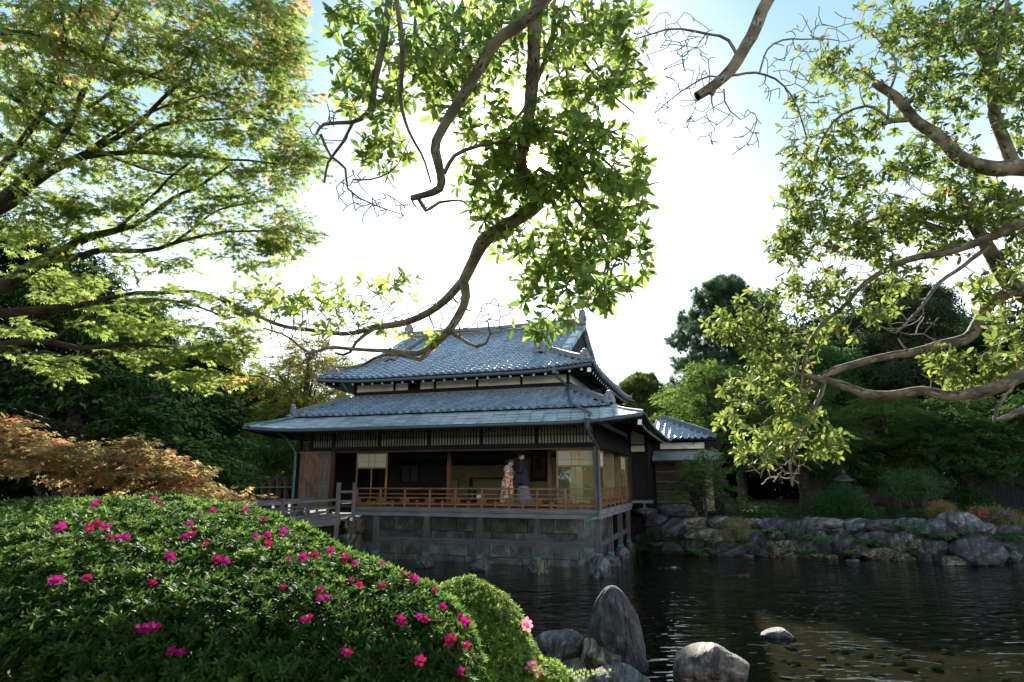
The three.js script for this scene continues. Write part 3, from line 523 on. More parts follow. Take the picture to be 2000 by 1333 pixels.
// rooms
{
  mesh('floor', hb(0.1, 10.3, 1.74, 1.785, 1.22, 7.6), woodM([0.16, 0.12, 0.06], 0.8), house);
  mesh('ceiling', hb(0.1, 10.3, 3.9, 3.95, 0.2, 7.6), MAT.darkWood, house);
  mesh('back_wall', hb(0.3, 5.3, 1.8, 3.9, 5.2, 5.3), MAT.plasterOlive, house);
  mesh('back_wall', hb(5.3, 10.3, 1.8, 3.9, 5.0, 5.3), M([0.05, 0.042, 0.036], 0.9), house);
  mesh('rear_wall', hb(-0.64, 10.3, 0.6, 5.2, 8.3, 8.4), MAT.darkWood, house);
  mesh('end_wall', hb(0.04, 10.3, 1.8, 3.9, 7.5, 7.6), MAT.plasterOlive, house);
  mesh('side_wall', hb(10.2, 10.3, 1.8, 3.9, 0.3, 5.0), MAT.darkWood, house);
  mesh('inner_lintel', hb(0.2, 9.0, 3.38, 3.5, 1.26, 1.36), MAT.darkWood, house);
  for (const [u, v] of [[1.75, 1.3], [5.3, 1.3], [4.35, 4.9]]) mesh('pillar', hb(u - 0.06, u + 0.06, 1.8, 3.9, v - 0.06, v + 0.06), v < 2 ? MAT.rail2 : MAT.redWood, house);
  const al = mesh('alcove', [hb(4.5, 7.0, 3.24, 3.32, 4.6, 4.99), hb(4.5, 7.0, 3.32, 3.75, 4.72, 4.76)], MAT.darkWood, house);
  mesh('alcove_back', hb(4.45, 6.9, 1.9, 3.24, 4.94, 4.98), MAT.plasterOlive, al);
  for (let k = 0; k < 4; k++) mesh('cabinet_door', hb(4.55 + k * 0.6, 5.1 + k * 0.6, 3.36, 3.72, 4.69, 4.72), woodM([0.09, 0.05, 0.03], 0.6), al);
  mesh('shelf', [hb(4.5, 5.9, 2.72, 2.76, 4.65, 4.93), hb(5.86, 5.9, 2.4, 2.72, 4.66, 4.9)], MAT.dark, al);
  const wn = mesh('window', [hb(8.25, 8.3, 2.55, 3.32, 4.94, 4.99), hb(9.05, 9.1, 2.55, 3.32, 4.94, 4.99), hb(8.3, 9.05, 3.27, 3.32, 4.94, 4.99), hb(8.3, 9.05, 2.55, 2.6, 4.94, 4.99), hb(8.66, 8.69, 2.6, 3.27, 4.95, 4.985)], MAT.dark, house);
  mesh('pane', hb(8.3, 9.05, 2.6, 3.27, 4.975, 4.99), M([0.1, 0.1, 0.095], 0.5), wn);
  // panels seen through the open side
  for (let k = 0; k < 3; k++) mesh('fusuma', hb(1.3, 1.34, 1.8, 3.5, 2.2 + k * 0.72, 2.89 + k * 0.72), M([0.42, 0.36, 0.22], 0.95, { map: T.washi }), house);
}
// right end: boarded side wall, jutting bay with plaster top, annex with its own roof
{
  mesh('side_boards', [hb(-0.03, 0.03, 1.8, 3.62, 7.42, 8.0)], MAT.redWood, house);
  const bay = mesh('side_bay', [hb(-0.66, -0.02, 1.3, 3.74, 8.0, 8.1), hb(-0.72, -0.6, 1.3, 4.7, 8.0, 8.12), hb(-0.72, 0.0, 3.74, 3.82, 7.97, 8.12), hb(-0.72, -0.62, 1.3, 4.7, 8.12, 9.6), hb(-0.7, 0.0, 4.08, 4.13, 7.985, 8.0)], MAT.darkWood, house);
  mesh('plaster_panel', hb(-0.59, -0.03, 3.83, 4.68, 8.01, 8.06), MAT.plaster, bay);
  mesh('step_slab', [hb(-0.85, -0.08, 1.78, 1.88, 7.0, 7.9), hb(-0.6, -0.5, 1.2, 1.78, 7.3, 7.4)], MAT.greyWood, house);
  const an = mesh('annex', [hb(-3.6, -0.72, 1.2, 4.4, 9.6, 9.7), hb(-3.6, -3.5, 1.2, 4.4, 9.7, 13)], MAT.darkWood, house);
  mesh('plaster_panel', hb(-2.95, -1.1, 4.0, 4.26, 9.56, 9.59), MAT.plaster, an);
  mesh('plaster_panel', hb(-3.2, -2.75, 1.4, 3.3, 9.56, 9.59), MAT.plasterOlive, an);
  for (let k = 0; k < 7; k++) mesh('wall_board', hb(-2.2, -0.85, 1.35 + k * 0.3, 1.64 + k * 0.3, 9.52 + (k % 2) * 0.012, 9.59), woodM([0.10, 0.062, 0.042], 0.8), an);
  for (let k = 0; k < 4; k++) mesh('batten', hb(-2.2, -0.86, 1.75 + k * 0.42, 1.78 + k * 0.42, 9.48, 9.515), woodM([0.34, 0.26, 0.18], 0.7), an);
  const cp = []; for (let k = 0; k < 4; k++) { const g = hb(-3.5, -0.8, -0.012, 0.012, -0.02, 0.24); g.rotateX(0.45); g.translate(0, 3.5 + k * 0.1, -(8.72 + k * 0.215)); cp.push(g); }
  cp.forEach((g) => mesh('copper_course', g, MAT.copperB, an)); mesh('canopy_beam', hb(-3.5, -0.8, 3.38, 3.46, 8.75, 8.85), MAT.darkWood, an);
  // annex roof: tiled slope facing the pond
  const e = [-0.9, -3.45, 8.95, 11.2, 4.42, 5.45];
  const slab = (d) => [L(e[0], e[4] - d, e[2]), L(e[1], e[4] - d, e[2]), L(e[1] + 2.2, e[5] - d, e[3]), L(e[0], e[5] - d, e[3])];
  const q = [...slab(0.04), ...slab(0.14)]; mesh('annex_roof', geom(q.flatMap((p) => [p.x, p.y, p.z]), [0, 1, 2, 0, 2, 3, 4, 6, 5, 4, 7, 6, 0, 5, 1, 0, 4, 5, 1, 6, 2, 1, 5, 6]), MAT.darkWood, an);
  const ts = [], sl = Math.atan2(e[5] - e[4], e[3] - e[2]);
  for (let t = 0.1; t < 2.45; t += 0.225) for (let u = -3.32; u < -0.9; u += 0.262) { if (u < -3.4 + t * 0.9) continue; const p = L(u, e[4] + t * Math.sin(sl), e[2] + t * Math.cos(sl)); ts.push(new THREE.Matrix4().makeRotationX(sl).setPosition(p)); }
  const im = shade(new THREE.InstancedMesh(TILE, MAT.tileC, ts.length)); ts.forEach((m, i) => im.setMatrixAt(i, m)); im.name = 'tile_field'; stuff(im); an.add(im);
  mesh('roof_ridge', [bar(L(-1.25, 5.45, 11.2), L(-0.9, 5.47, 11.2), 0.25, 0.2), bar(L(-1.25, 5.45, 11.2), L(-3.4, 4.5, 9.0), 0.22, 0.16), tube([L(-1.2, 5.58, 11.2), L(-3.4, 4.62, 9.0)], 0.075, 8)], MAT.ridge, an);
}
// rain pipes
mesh('rain_pipe', [tube([L(1.35, 6.16, 0.55), L(1.35, 5.95, 0.7), L(1.15, 5.72, 1.4), L(1.16, 5.66, 1.3)], 0.045, 6), box(-1.42, -1.28, 6.0, 6.2, -0.62, -0.48), tube([L(1.16, 5.66, 1.35), L(0.72, 4.95, -0.1), L(-0.1, 4.5, -1.05), L(-0.05, 4.42, -1.22)], 0.04, 6)], MAT.pipe, house);
mesh('rain_pipe', [(() => { const g = new THREE.CylinderGeometry(0.13, 0.07, 0.3, 4); g.rotateY(Math.PI / 4); g.translate(0.02, 4.2, 1.25); return g; })(), tube([L(-0.02, 4.08, -1.25), L(-0.02, 3.95, -1.15), L(-0.1, 3.6, -0.2), L(-0.1, 3.5, -0.13), L(-0.1, 1.62, -0.14)], 0.045, 8)], MAT.pipe, house);
mesh('rain_pipe', [tube([L(-0.1, 1.78, -0.14), L(-0.1, 1.6, -0.16), L(0.12, 1.56, -0.2), L(0.2, 1.5, -0.2)], 0.05, 8)], MAT.verdigris, house);
mesh('rain_pipe', [tube([L(9.3, 6.1, 0.6), L(9.35, 5.75, 1.3), L(10.4, 4.92, 0.0), L(11.3, 4.5, -1.05)], 0.04, 6), tube([L(10.75, 4.3, -1.2), L(10.6, 4.1, -0.6), L(10.55, 3.6, -0.05), L(10.52, 1.5, -0.05)], 0.04, 6)], MAT.verdigris, house);

// ------------------------------------------------------------------ rocks
function rockGeo(seed, detail = 7, cuts = 9, rough = 0.22) {
  const g = new THREE.IcosahedronGeometry(1, detail), p = g.attributes.position, r = rng(seed), pl = [];
  for (let i = 0; i < cuts; i++) { const z = r() * 2 - 1, a = r() * 6.283, q = Math.sqrt(1 - z * z); pl.push([V3(q * Math.cos(a), z, q * Math.sin(a)), 0.62 + 0.3 * r()]); }
  const uv = [];
  for (let i = 0; i < p.count; i++) {
    const d = V3().fromBufferAttribute(p, i).normalize(); let k = 1.05 + rough * fbm3(d.x * 1.7 + seed, d.y * 1.7, d.z * 1.7, 5);
    for (const [n, o] of pl) { const c = d.dot(n); if (c > 0.05) { const m = o / c; k = -Math.log(Math.exp(-k * 30) + Math.exp(-m * 30)) / 30; } }
    k += 0.035 * fbm3(d.x * 7 + seed, d.y * 7, d.z * 7, 3);
    p.setXYZ(i, d.x * k, d.y * k, d.z * k); uv.push((d.x * 0.9 + d.z * 0.6) * 0.55 + seed * 0.37, (d.y + d.z * 0.35) * 0.55 + seed * 0.21);
  }
  g.setAttribute('uv', new THREE.Float32BufferAttribute(uv, 2));
  // shared vertices so that the shading is smooth
  const map = new Map(), idx = [], np = [], nu = []; for (let i = 0; i < p.count; i++) { const key = `${Math.round(p.getX(i) * 2e4)},${Math.round(p.getY(i) * 2e4)},${Math.round(p.getZ(i) * 2e4)}`; let k = map.get(key); if (k === undefined) { k = np.length / 3; map.set(key, k); np.push(p.getX(i), p.getY(i), p.getZ(i)); nu.push(uv[i * 2], uv[i * 2 + 1]); } idx.push(k); }
  return geom(np, idx, nu);
}
const ROCKS = []; for (let i = 0; i < 12; i++) ROCKS.push(rockGeo(300 + i * 7, 8, 13, 0.16));
// retaining wall of boulders along the right bank: [px, py, half width, half height] in the view, laid out at the depth of the shoreline
{
  const wall = thing('stone_retaining_wall', 'dry wall of big dark boulders holding up the garden bank along the far right shore', 'wall');
  const B = [[1420, 1026, 42, 17], [1476, 1022, 24, 11], [1512, 1027, 40, 17], [1602, 1027, 54, 18], [1664, 1032, 60, 22], [1727, 1025, 66, 14], [1775, 1023, 38, 14], [1834, 1037, 60, 28], [1878, 1027, 48, 26], [1915, 1032, 30, 18], [1960, 1036, 52, 16], [1417, 1075, 46, 18], [1484, 1069, 36, 24], [1531, 1073, 38, 21], [1570, 1068, 44, 18], [1581, 1086, 32, 9], [1632, 1066, 44, 30], [1653, 1054, 18, 11], [1668, 1074, 28, 17], [1719, 1057, 62, 23], [1719, 1084, 48, 13], [1818, 1073, 36, 31], [1858, 1073, 38, 12], [1908, 1081, 66, 28], [1934, 1066, 64, 22], [1566, 1038, 38, 24], [1702, 1031, 18, 9], [1282, 1023, 28, 22], [1306, 1038, 46, 26], [1355, 1021, 52, 14], [1347, 1043, 16, 12], [1390, 1049, 62, 20], [1357, 1068, 34, 18], [1263, 1052, 28, 18], [1285, 1061, 26, 14], [1279, 1003, 40, 9], [1426, 1052, 22, 9], [1329, 998, 46, 15], [1245, 1066, 20, 20], [1310, 1074, 26, 14], [1770, 1062, 40, 26], [1765, 1088, 30, 12], [1462, 1046, 30, 14], [1520, 1048, 26, 14], [1620, 1088, 20, 8], [1540, 1090, 24, 7], [1460, 1088, 22, 8], [1380, 1085, 26, 9], [1990, 1048, 26, 16], [1600, 1050, 24, 14], [1690, 1052, 20, 14], [1790, 1045, 30, 16]];
  const DW = [[1200, 25.6], [1235, 25.2], [1300, 23.9], [1500, 23.1], [1700, 22.5], [1850, 21.7], [1920, 20.9], [2010, 22.5]];
  const depth = (x) => { for (let i = 1; i < DW.length; i++) if (x <= DW[i][0]) return lerp(DW[i - 1][1], DW[i][1], (x - DW[i - 1][0]) / (DW[i][0] - DW[i - 1][0])); return 22.5; };
  const r = rng(77), mats = [MAT.rockGrey, MAT.rockDark, MAT.rockDark, MAT.rockMid, MAT.rockBrown];
  B.forEach(([x, y, a, b], i) => {
    const D = depth(x) + (1088 - y) / 75 * 0.55 + (r() - 0.5) * 0.24, p = at(x, y, D), k = D / 1235, o = mesh('boulder', ROCKS[i % 12], x === 1908 || x === 1934 ? MAT.rockDark : mats[y > 1080 ? 4 : Math.floor(r() * 5)], wall);
    o.position.copy(p); o.scale.set(a * k * 0.93, b * k * 0.96, Math.max(0.24, Math.min(a, b * 1.4) * k * 0.9)); o.rotation.set((r() - 0.5) * 0.3, (r() - 0.5) * 0.5, (r() - 0.5) * 0.24);
  });
  // packed earth behind the boulders
  const pos = [], idx = []; DW.forEach(([x, D], i) => { const a = at(x, 1088, D + 0.25), b = at(x, 1022, D + 0.75); pos.push(a.x, -0.6, a.z, b.x, 1.16, b.z); if (i) idx.push(i * 2 - 2, i * 2, i * 2 - 1, i * 2 - 1, i * 2, i * 2 + 1); });
  mesh('earth_core', geom(pos, idx), M([0.035, 0.03, 0.02], 1), wall);
}
function rock(label, px, py, D, a, b, depth, geo, m, tilt = 0, sink = 0) { const k = D / 1235, o = one('rock', label, 'rock', geo, m); o.position.copy(at(px, py, D)); o.position.y -= sink; o.scale.set(a * k, b * k, depth); o.rotation.set(0, 0.4, tilt); if (D < 12) wetRock(o); return o; }
rock('long pale flat stone lying in the water at the foot of the right wall', 1885, 1098, 21.2, 84, 15, 0.5, ROCKS[3], MAT.rockBrown);
rock('thin pale stone just breaking the water before the middle of the wall', 1667, 1098, 21.9, 28, 6, 0.2, ROCKS[5], MAT.rockGrey);
rock('small pale stone in the water at the far right end of the wall', 1974, 1088, 21.8, 25, 12, 0.3, ROCKS[8], MAT.rockGrey);
rock('round grey stone in the back of the far right inlet', 1971, 1058, 23.6, 22, 13, 0.3, ROCKS[2], MAT.rockGrey);
{ // the tall standing stone
  const g = new THREE.IcosahedronGeometry(1, 34), p = g.attributes.position, uv = [];
  for (let i = 0; i < p.count; i++) {
    const d = V3().fromBufferAttribute(p, i), y = d.y, ang = Math.atan2(d.z, d.x), t = (y + 1) / 2;
    const w = Math.pow(1 - Math.pow(t, 2.3), 0.56) * (1 + 0.06 * Math.sin(3 * ang + 1)), rxz = Math.hypot(d.x, d.z) + 1e-6; let k = w / Math.max(rxz, 0.12) * Math.min(1, rxz / 0.12);
    const f = 1 + 0.16 * fbm3(d.x * 1.6 + 4, y * 1.4, d.z * 1.6, 5) + 0.05 * fbm3(d.x * 9, y * 4, d.z * 9, 3) - 0.05 * smooth(0.02, 0.06, Math.abs(Math.sin(ang * 1.5 + y * 0.6 + 0.5)) < 0.06 ? 0.1 : 0);
    p.setXYZ(i, d.x * k * f + 0.1 * (1 - t) * (1 - t) - 0.02, y, d.z * k * f); uv.push(ang / 6.283 * 2, y * 0.7);
  }
  g.setAttribute('uv', new THREE.Float32BufferAttribute(uv, 2)); g.computeVertexNormals();
  const o = one('standing_stone', 'tall pointed dark standing stone rising from the pond near the hedge', 'rock', g, MAT.rockDark);
  const b = at(1203, 1310, 9.6); o.position.set(b.x, 0.48, b.z); o.scale.set(0.44, 0.64, 0.4); o.rotation.set(0, 0.5, 0.02); wetRock(o);
}
function wetRock(o) { // darker where the water keeps it wet, a little moss above
  const g = o.geometry = o.geometry.clone(), p = g.attributes.position, C = []; o.updateMatrixWorld(true); const q = V3();
  for (let i = 0; i < p.count; i++) { q.fromBufferAttribute(p, i).applyMatrix4(o.matrixWorld); const w = smooth(0.02, 0.1 + 0.06 * noise3(q.x * 6, 1, q.z * 6), q.y), m = smooth(0.05, 0.35, fbm3(q.x * 4, q.y * 4, q.z * 4, 4)) * 0.5, k = lerp(0.38, 1, w); C.push(k * lerp(1, 0.55, m), k * lerp(1, 0.68, m), k * lerp(1, 0.4, m)); }
  g.setAttribute('color', new THREE.Float32BufferAttribute(C, 3)); o.material = o.material.clone(); o.material.vertexColors = true; o.material.bumpScale = 0.035;
}
const NEAR = [rockGeo(901, 26, 8, 0.26), rockGeo(902, 26, 7, 0.22), rockGeo(905, 24, 10, 0.3), rockGeo(915, 22, 6, 0.35)];
rock('flat topped grey boulder between the round bush and the standing stone', 1090, 1272, 9.9, 62, 34, 0.36, NEAR[0], MAT.rockGrey, -0.04);
rock('low brown lump of rock against the left foot of the standing stone', 1172, 1290, 9.35, 44, 40, 0.3, NEAR[2], MAT.rockBrown, 0.1);
rock('big pinkish brown rounded rock lying alone in the water near the front', 1379, 1306, 9.05, 82, 42, 0.42, NEAR[1], MAT.rockPink, -0.08);
rock('small sunlit pale rock on a shallow spot in the middle of the pond', 1520, 1241, 11.6, 36, 15, 0.25, NEAR[3], MAT.rockGrey, -0.1);
rock('broad bluish grey boulder at the bottom edge below the standing stone', 1196, 1340, 8.6, 62, 32, 0.4, NEAR[0], MAT.rockGrey, 0.05);
rock('sandy brown flat stone on the shore beside the pink flowers', 1120, 1312, 9.3, 66, 14, 0.4, NEAR[3], MAT.rockBrown, 0.06);
rock('little rounded brown stone at the bottom edge under the shore stones', 1132, 1333, 8.6, 22, 10, 0.15, NEAR[2], MAT.rockBrown);
rock('pale brown boulder at the left end of the podium under the bridge post', 686, 1070, 21.6, 34, 34, 0.6, ROCKS[1], MAT.rockBrown);
rock('rounded stone on top of the boulders left of the podium', 690, 1026, 21.4, 22, 20, 0.3, ROCKS[6], MAT.rockBrown);
rock('dark boulder half in shade under the wooden bridge', 652, 1080, 21.2, 36, 30, 0.5, ROCKS[4], MAT.rockDark);
rock('small stone wedged at the water left of the podium', 706, 1078, 21.4, 14, 20, 0.25, ROCKS[9], MAT.rockGrey);
rock('low stone at the waterline left of the podium', 672, 1100, 20.8, 40, 12, 0.4, ROCKS[10], MAT.rockGrey);
const FOOT = [0, 1, 2].map((i) => rockGeo(940 + i, 10, 5, 0.1));
{ // stones that carry the deck posts
  const S = [[0, 0, 0.31, 0.5], [1.82, 0, 0.3, 0.34], [3.64, 0, 0.29, 0.34], [5.46, 0, 0.26, 0.34], [7.26, 0, 0.24, 0.34], [0, 2.17, 0.26, 0.34], [0, 4.3, 0.26, 0.36], [0, 6.45, 0.24, 0.32]];
  const lab = ['largest grey footing stone under the front corner post', 'footing stone under the second front post from the corner', 'footing stone under the third front post from the corner', 'footing stone under the fourth front post from the corner', 'footing stone under the leftmost front post', 'footing stone under the first post along the right side', 'footing stone under the second post along the right side', 'footing stone under the last post along the right side'];
  S.forEach(([u, v, r, h], i) => { const o = one('footing_stone', lab[i], 'footing stone', FOOT[i % 3], i % 3 === 1 ? MAT.rockBrown : MAT.rockGrey, 'stones carrying the veranda posts'); const p = inWorld(u, 0, v); o.position.set(p.x, h * 0.3, p.z); o.scale.set(r * 1.05, h * 0.8, r * 1.05); o.rotation.y = i; });
}

{ // pebbles on the shallow pond floor in front
  const r = rng(55), g = rockGeo(990, 3, 4, 0.12), n = 620, im = shade(new THREE.InstancedMesh(g, MAT.rockMid, n)); for (let i = 0; i < n; i++) { const x = lerp(-0.5, 11, r()), z = lerp(-14, -6.5, r()), s = 0.03 + 0.11 * r() * r(); im.setMatrixAt(i, new THREE.Matrix4().compose(V3(x, groundH(x, z) + s * 0.3, z), new THREE.Quaternion().setFromEuler(new THREE.Euler(0, r() * 6, 0)), V3(s * (1 + r()), s * 0.6, s))); } im.name = 'pebbles'; stuff(im); scene.add(im); tag(im, 'scattered pebbles and small stones lying on the shallow pond floor', 'pebbles', null, 'stuff');
}

// ------------------------------------------------------------------ wooden bridge, brushwood fence, things on the veranda
{
  const A = V3(-5.62, 0, -20.5), E = V3(-8.1, 0, -15.8), d = E.clone().sub(A).normalize(), n = V3(-0.885, 0, -0.465).multiplyScalar(1.3), P = (s, side, h) => A.clone().addScaledVector(d, s).addScaledVector(n, side).setY(h);
  const len = A.distanceTo(E), g = thing('wooden_bridge', 'weathered grey wooden footbridge with low railings left of the veranda', 'bridge');
  const dk = (s) => 1.5 - 0.02 * s;
  for (const side of [0, 1]) mesh('stringer', bar(P(-0.1, side, dk(0) - 0.12), P(len, side, dk(len) - 0.12), 0.09, 0.24), MAT.weathered, g);
  for (let s = 0; s < len; s += 0.2) mesh('plank', bar(P(s + 0.09, -0.05, dk(s) + 0.03), P(s + 0.09, 1.05, dk(s) + 0.03), 0.185, 0.04), MAT.greyWood, g);
  const post = (s, side, h0, h1, w = 0.11) => mesh('railing_post', bar(P(s, side, h0), P(s, side, h1), w, w, V3(0, 0, 1)), MAT.weathered, g);
  for (const side of [0, 1]) {
    for (const [h, w] of [[0.54, 0.075], [0.30, 0.055]]) mesh('rail', bar(P(side ? -0.2 : 0, side, dk(0) + h), P(len, side, dk(len) + h), w, w), MAT.weathered, g);
    mesh('rail', bar(P(0, side, dk(0) + 0.1), P(len, side, dk(len) + 0.1), 0.06, 0.05), MAT.weathered, g);
    for (let s = 0.45; s < 2.2; s += 0.45) mesh('baluster', bar(P(s, side, dk(s) + 0.09), P(s, side, dk(s) + 0.33), 0.06, 0.08, V3(0, 0, 1)), MAT.weathered, g);
    for (const s of [2.3, 4.4]) post(s, side, 0.2, dk(s) + 0.66, 0.13);
  }
  post(0, 0, 0.7, 2.58, 0.12); post(0, 1, 1.2, 2.2, 0.11);
  const p2 = V3(-5.22, 0, -20.95); mesh('railing_post', bar(p2.clone().setY(1.3), p2.clone().setY(2.58), 0.11, 0.11, V3(0, 0, 1)), MAT.weathered, g);
  for (const h of [2.28, 1.98, 1.55]) mesh('rail', bar(A.clone().setY(h), p2.clone().setY(h), 0.05, 0.08), MAT.weathered, g);
  mesh('plaque', box(-5.3, -5.22, 1.36, 1.46, -20.88, -20.87), MAT.white, g);
}
{
  const f = thing('brushwood_fence', 'dark fence of tied brushwood bundles between the bridge and the shutter box', 'fence'), r = rng(5);
  for (let k = 0; k < 6; k++) {
    const u = 10.75 + k * 0.34, c = inWorld(u, 1.1, 0.75), g = [];
    for (let i = 0; i < 12; i++) { const a = i / 12 * 6.283, q = 0.07 + 0.02 * r(); g.push(tube([c.clone().add(V3(Math.cos(a) * q, 0, Math.sin(a) * q)), c.clone().add(V3(Math.cos(a) * q * 0.9, 0.9, Math.sin(a) * q * 0.9)), c.clone().add(V3(Math.cos(a) * q * 0.8, 1.35, Math.sin(a) * q * 0.8)), c.clone().add(V3(Math.cos(a) * q * (1.6 + r() * 0.5), 1.66 + 0.06 * r(), Math.sin(a) * q * 1.7))], [0.022, 0.022, 0.02, 0.014], 5)); }
    mesh('brush_bundle', g, woodM([0.15, 0.095, 0.07], 0.9), f);
  }
  mesh('rail', [tube([inWorld(10.55, 2.42, 0.6), inWorld(12.7, 2.4, 0.6)], 0.025, 6), tube([inWorld(10.55, 1.6, 0.6), inWorld(12.7, 1.6, 0.6)], 0.025, 6)], MAT.weathered, f);
}
const onFloor = (name, label, category, parts, u, h, v) => { const t = thing(name, label, category, inWorld(u, h, v).toArray(), HROT); parts(t); return t; };
onFloor('low_table', 'low black lacquered table in the dark room behind the railing', 'table', (t) => { mesh('tabletop', box(-0.6, 0.6, 0.5, 0.55, -0.3, 0.3), M([0.012, 0.012, 0.014], 0.25), t); for (const x of [-0.54, 0.54]) for (const z of [-0.25, 0.25]) mesh('leg', box(x - 0.03, x + 0.03, 0, 0.499, z - 0.03, z + 0.03), M([0.012, 0.012, 0.014], 0.3), t); }, 5.75, 1.8, 3.2);
onFloor('framed_picture', 'small framed picture standing on the black table', 'picture', (t) => { mesh('frame', [box(-0.17, -0.14, 0, 0.34, -0.015, 0.015), box(0.14, 0.17, 0, 0.34, -0.015, 0.015), box(-0.138, 0.138, 0, 0.03, -0.015, 0.015), box(-0.138, 0.138, 0.31, 0.34, -0.015, 0.015)], MAT.dark, t); mesh('print', box(-0.137, 0.137, 0.031, 0.309, -0.008, 0.004), M([0.22, 0.2, 0.11], 0.8, { map: T.washi }), t); }, 5.9, 2.36, 3.2);
onFloor('hanging_scroll', 'brown hanging scroll with an ink landscape on the wall behind the groom', 'scroll', (t) => {
  const cv = document.createElement('canvas'); cv.width = 256; cv.height = 440; const c = cv.getContext('2d'), r = rng(9);
  c.fillStyle = '#6d5233'; c.fillRect(0, 0, 256, 440);
  for (let i = 0; i < 900; i++) { c.fillStyle = `rgba(${20 + 20 * r()},${16 + 16 * r()},${14},${0.05 + 0.22 * r()})`; const y = r() * 300 + 60, x = 128 + (r() - 0.5) * 200 * (y / 440); c.beginPath(); c.ellipse(x, y, 4 + 16 * r(), 2 + 8 * r(), r() * 3, 0, 7); c.fill(); }
  for (let i = 0; i < 60; i++) { c.fillStyle = `rgba(150,110,70,${0.3 * r()})`; c.fillRect(r() * 240, 380 + r() * 40, 30 * r(), 3); }
  const tx = new THREE.CanvasTexture(cv); tx.colorSpace = THREE.SRGBColorSpace;
  mesh('mount', [box(-0.33, -0.25, -0.72, 0.75, -0.006, 0.006), box(0.25, 0.33, -0.72, 0.75, -0.006, 0.006), box(-0.249, 0.249, -0.72, -0.6, -0.006, 0.006)], M([0.02, 0.018, 0.02], 0.8), t);
  const pn = new THREE.PlaneGeometry(0.497, 1.35); pn.translate(0, 0.075, 0.004); mesh('painting', pn, M([1, 1, 1], 0.9, { map: tx }), t);
  mesh('roller', (() => { const g = new THREE.CylinderGeometry(0.025, 0.025, 0.8, 10); g.rotateZ(Math.PI / 2); g.translate(0, -0.74, 0.01); return g; })(), MAT.redWood, t);
}, 3.2, 3.38, 5.17);
onFloor('red_carpet', 'long red felt carpet laid along the veranda behind the railing', 'carpet', (t) => mesh('felt', box(-3.9, 2.1, 0.0, 0.012, -0.35, 0.35), M([0.32, 0.015, 0.03], 0.95), t), 3.2, 1.822, 0.55);
const dish = (label, u, v, s) => onFloor('white_dish', label, 'dish', (t) => { const g = new THREE.LatheGeometry([[0.001, 0.0], [0.1, 0.0], [0.15, 0.05], [0.155, 0.055], [0.14, 0.05], [0.09, 0.012], [0.001, 0.01]].map((p) => new THREE.Vector2(...p)), 20); g.scale(s, s, s); mesh('bowl', g, M([0.75, 0.75, 0.78], 0.3), t); }, u, 1.84, v);
dish('white shallow dish on the veranda floor at the left end, larger of two', 7.75, 0.5, 1.3); dish('white shallow dish right of the larger one on the veranda floor', 7.4, 0.6, 1);
onFloor('white_box', 'small white box standing on the veranda left of the bride', 'box', (t) => { mesh('body', box(-0.09, 0.09, 0, 0.12, -0.06, 0.06), MAT.white, t); mesh('lid', box(-0.095, 0.095, 0.121, 0.145, -0.065, 0.065), MAT.white, t); mesh('bow', (() => { const g = new THREE.TorusKnotGeometry(0.02, 0.008, 32, 5); g.translate(0, 0.165, 0); return g; })(), M([0.5, 0.2, 0.1], 0.6), t); }, 3.95, 2.06, 0.75);

// ------------------------------------------------------------------ the couple
function sdEll(x, y, z, c, r) { return (Math.hypot((x - c.x) / r.x, (y - c.y) / r.y, (z - c.z) / r.z) - 1) * Math.min(r.x, r.y, r.z); }
function headSdf(hc, nod, female) { // returns a distance function; head centre hc, tilted forward by nod
  const cs = Math.cos(nod), sn = Math.sin(nod);
  return (X, Y, Z) => {
    const x = X - hc.x, y0 = Y - hc.y, z0 = Z - hc.z, y = y0 * cs + z0 * sn, z = -y0 * sn + z0 * cs;
    let d = sdEll(x, y, z, V3(0, 0.02, -0.01), V3(0.073, 0.098, 0.092));
    d = smin(d, sdEll(x, y, z, V3(0, -0.05, 0.025), V3(0.056, 0.062, 0.062)), 0.04);
    d = smin(d, capD(x, y, z, V3(0, -0.098, 0.062), V3(0, -0.09, 0.05), 0.02, 0.022), 0.03);
    d = smin(d, capD(x, y, z, V3(0, 0.0, 0.082), V3(0, -0.034, 0.104), 0.007, 0.013), 0.014);
    d = smin(d, capD(x, y, z, V3(-0.018, -0.064, 0.078), V3(0.018, -0.064, 0.078), 0.008, 0.008), 0.01);
    for (const s of [-1, 1]) { d = smin(d, sdEll(x, y, z, V3(s * 0.074, -0.01, -0.005), V3(0.012, 0.03, 0.018)), 0.008); d = Math.max(d, -(Math.hypot(x - s * 0.03, y - 0.004, z - 0.098) - 0.016)); }
    return d;
  };
}
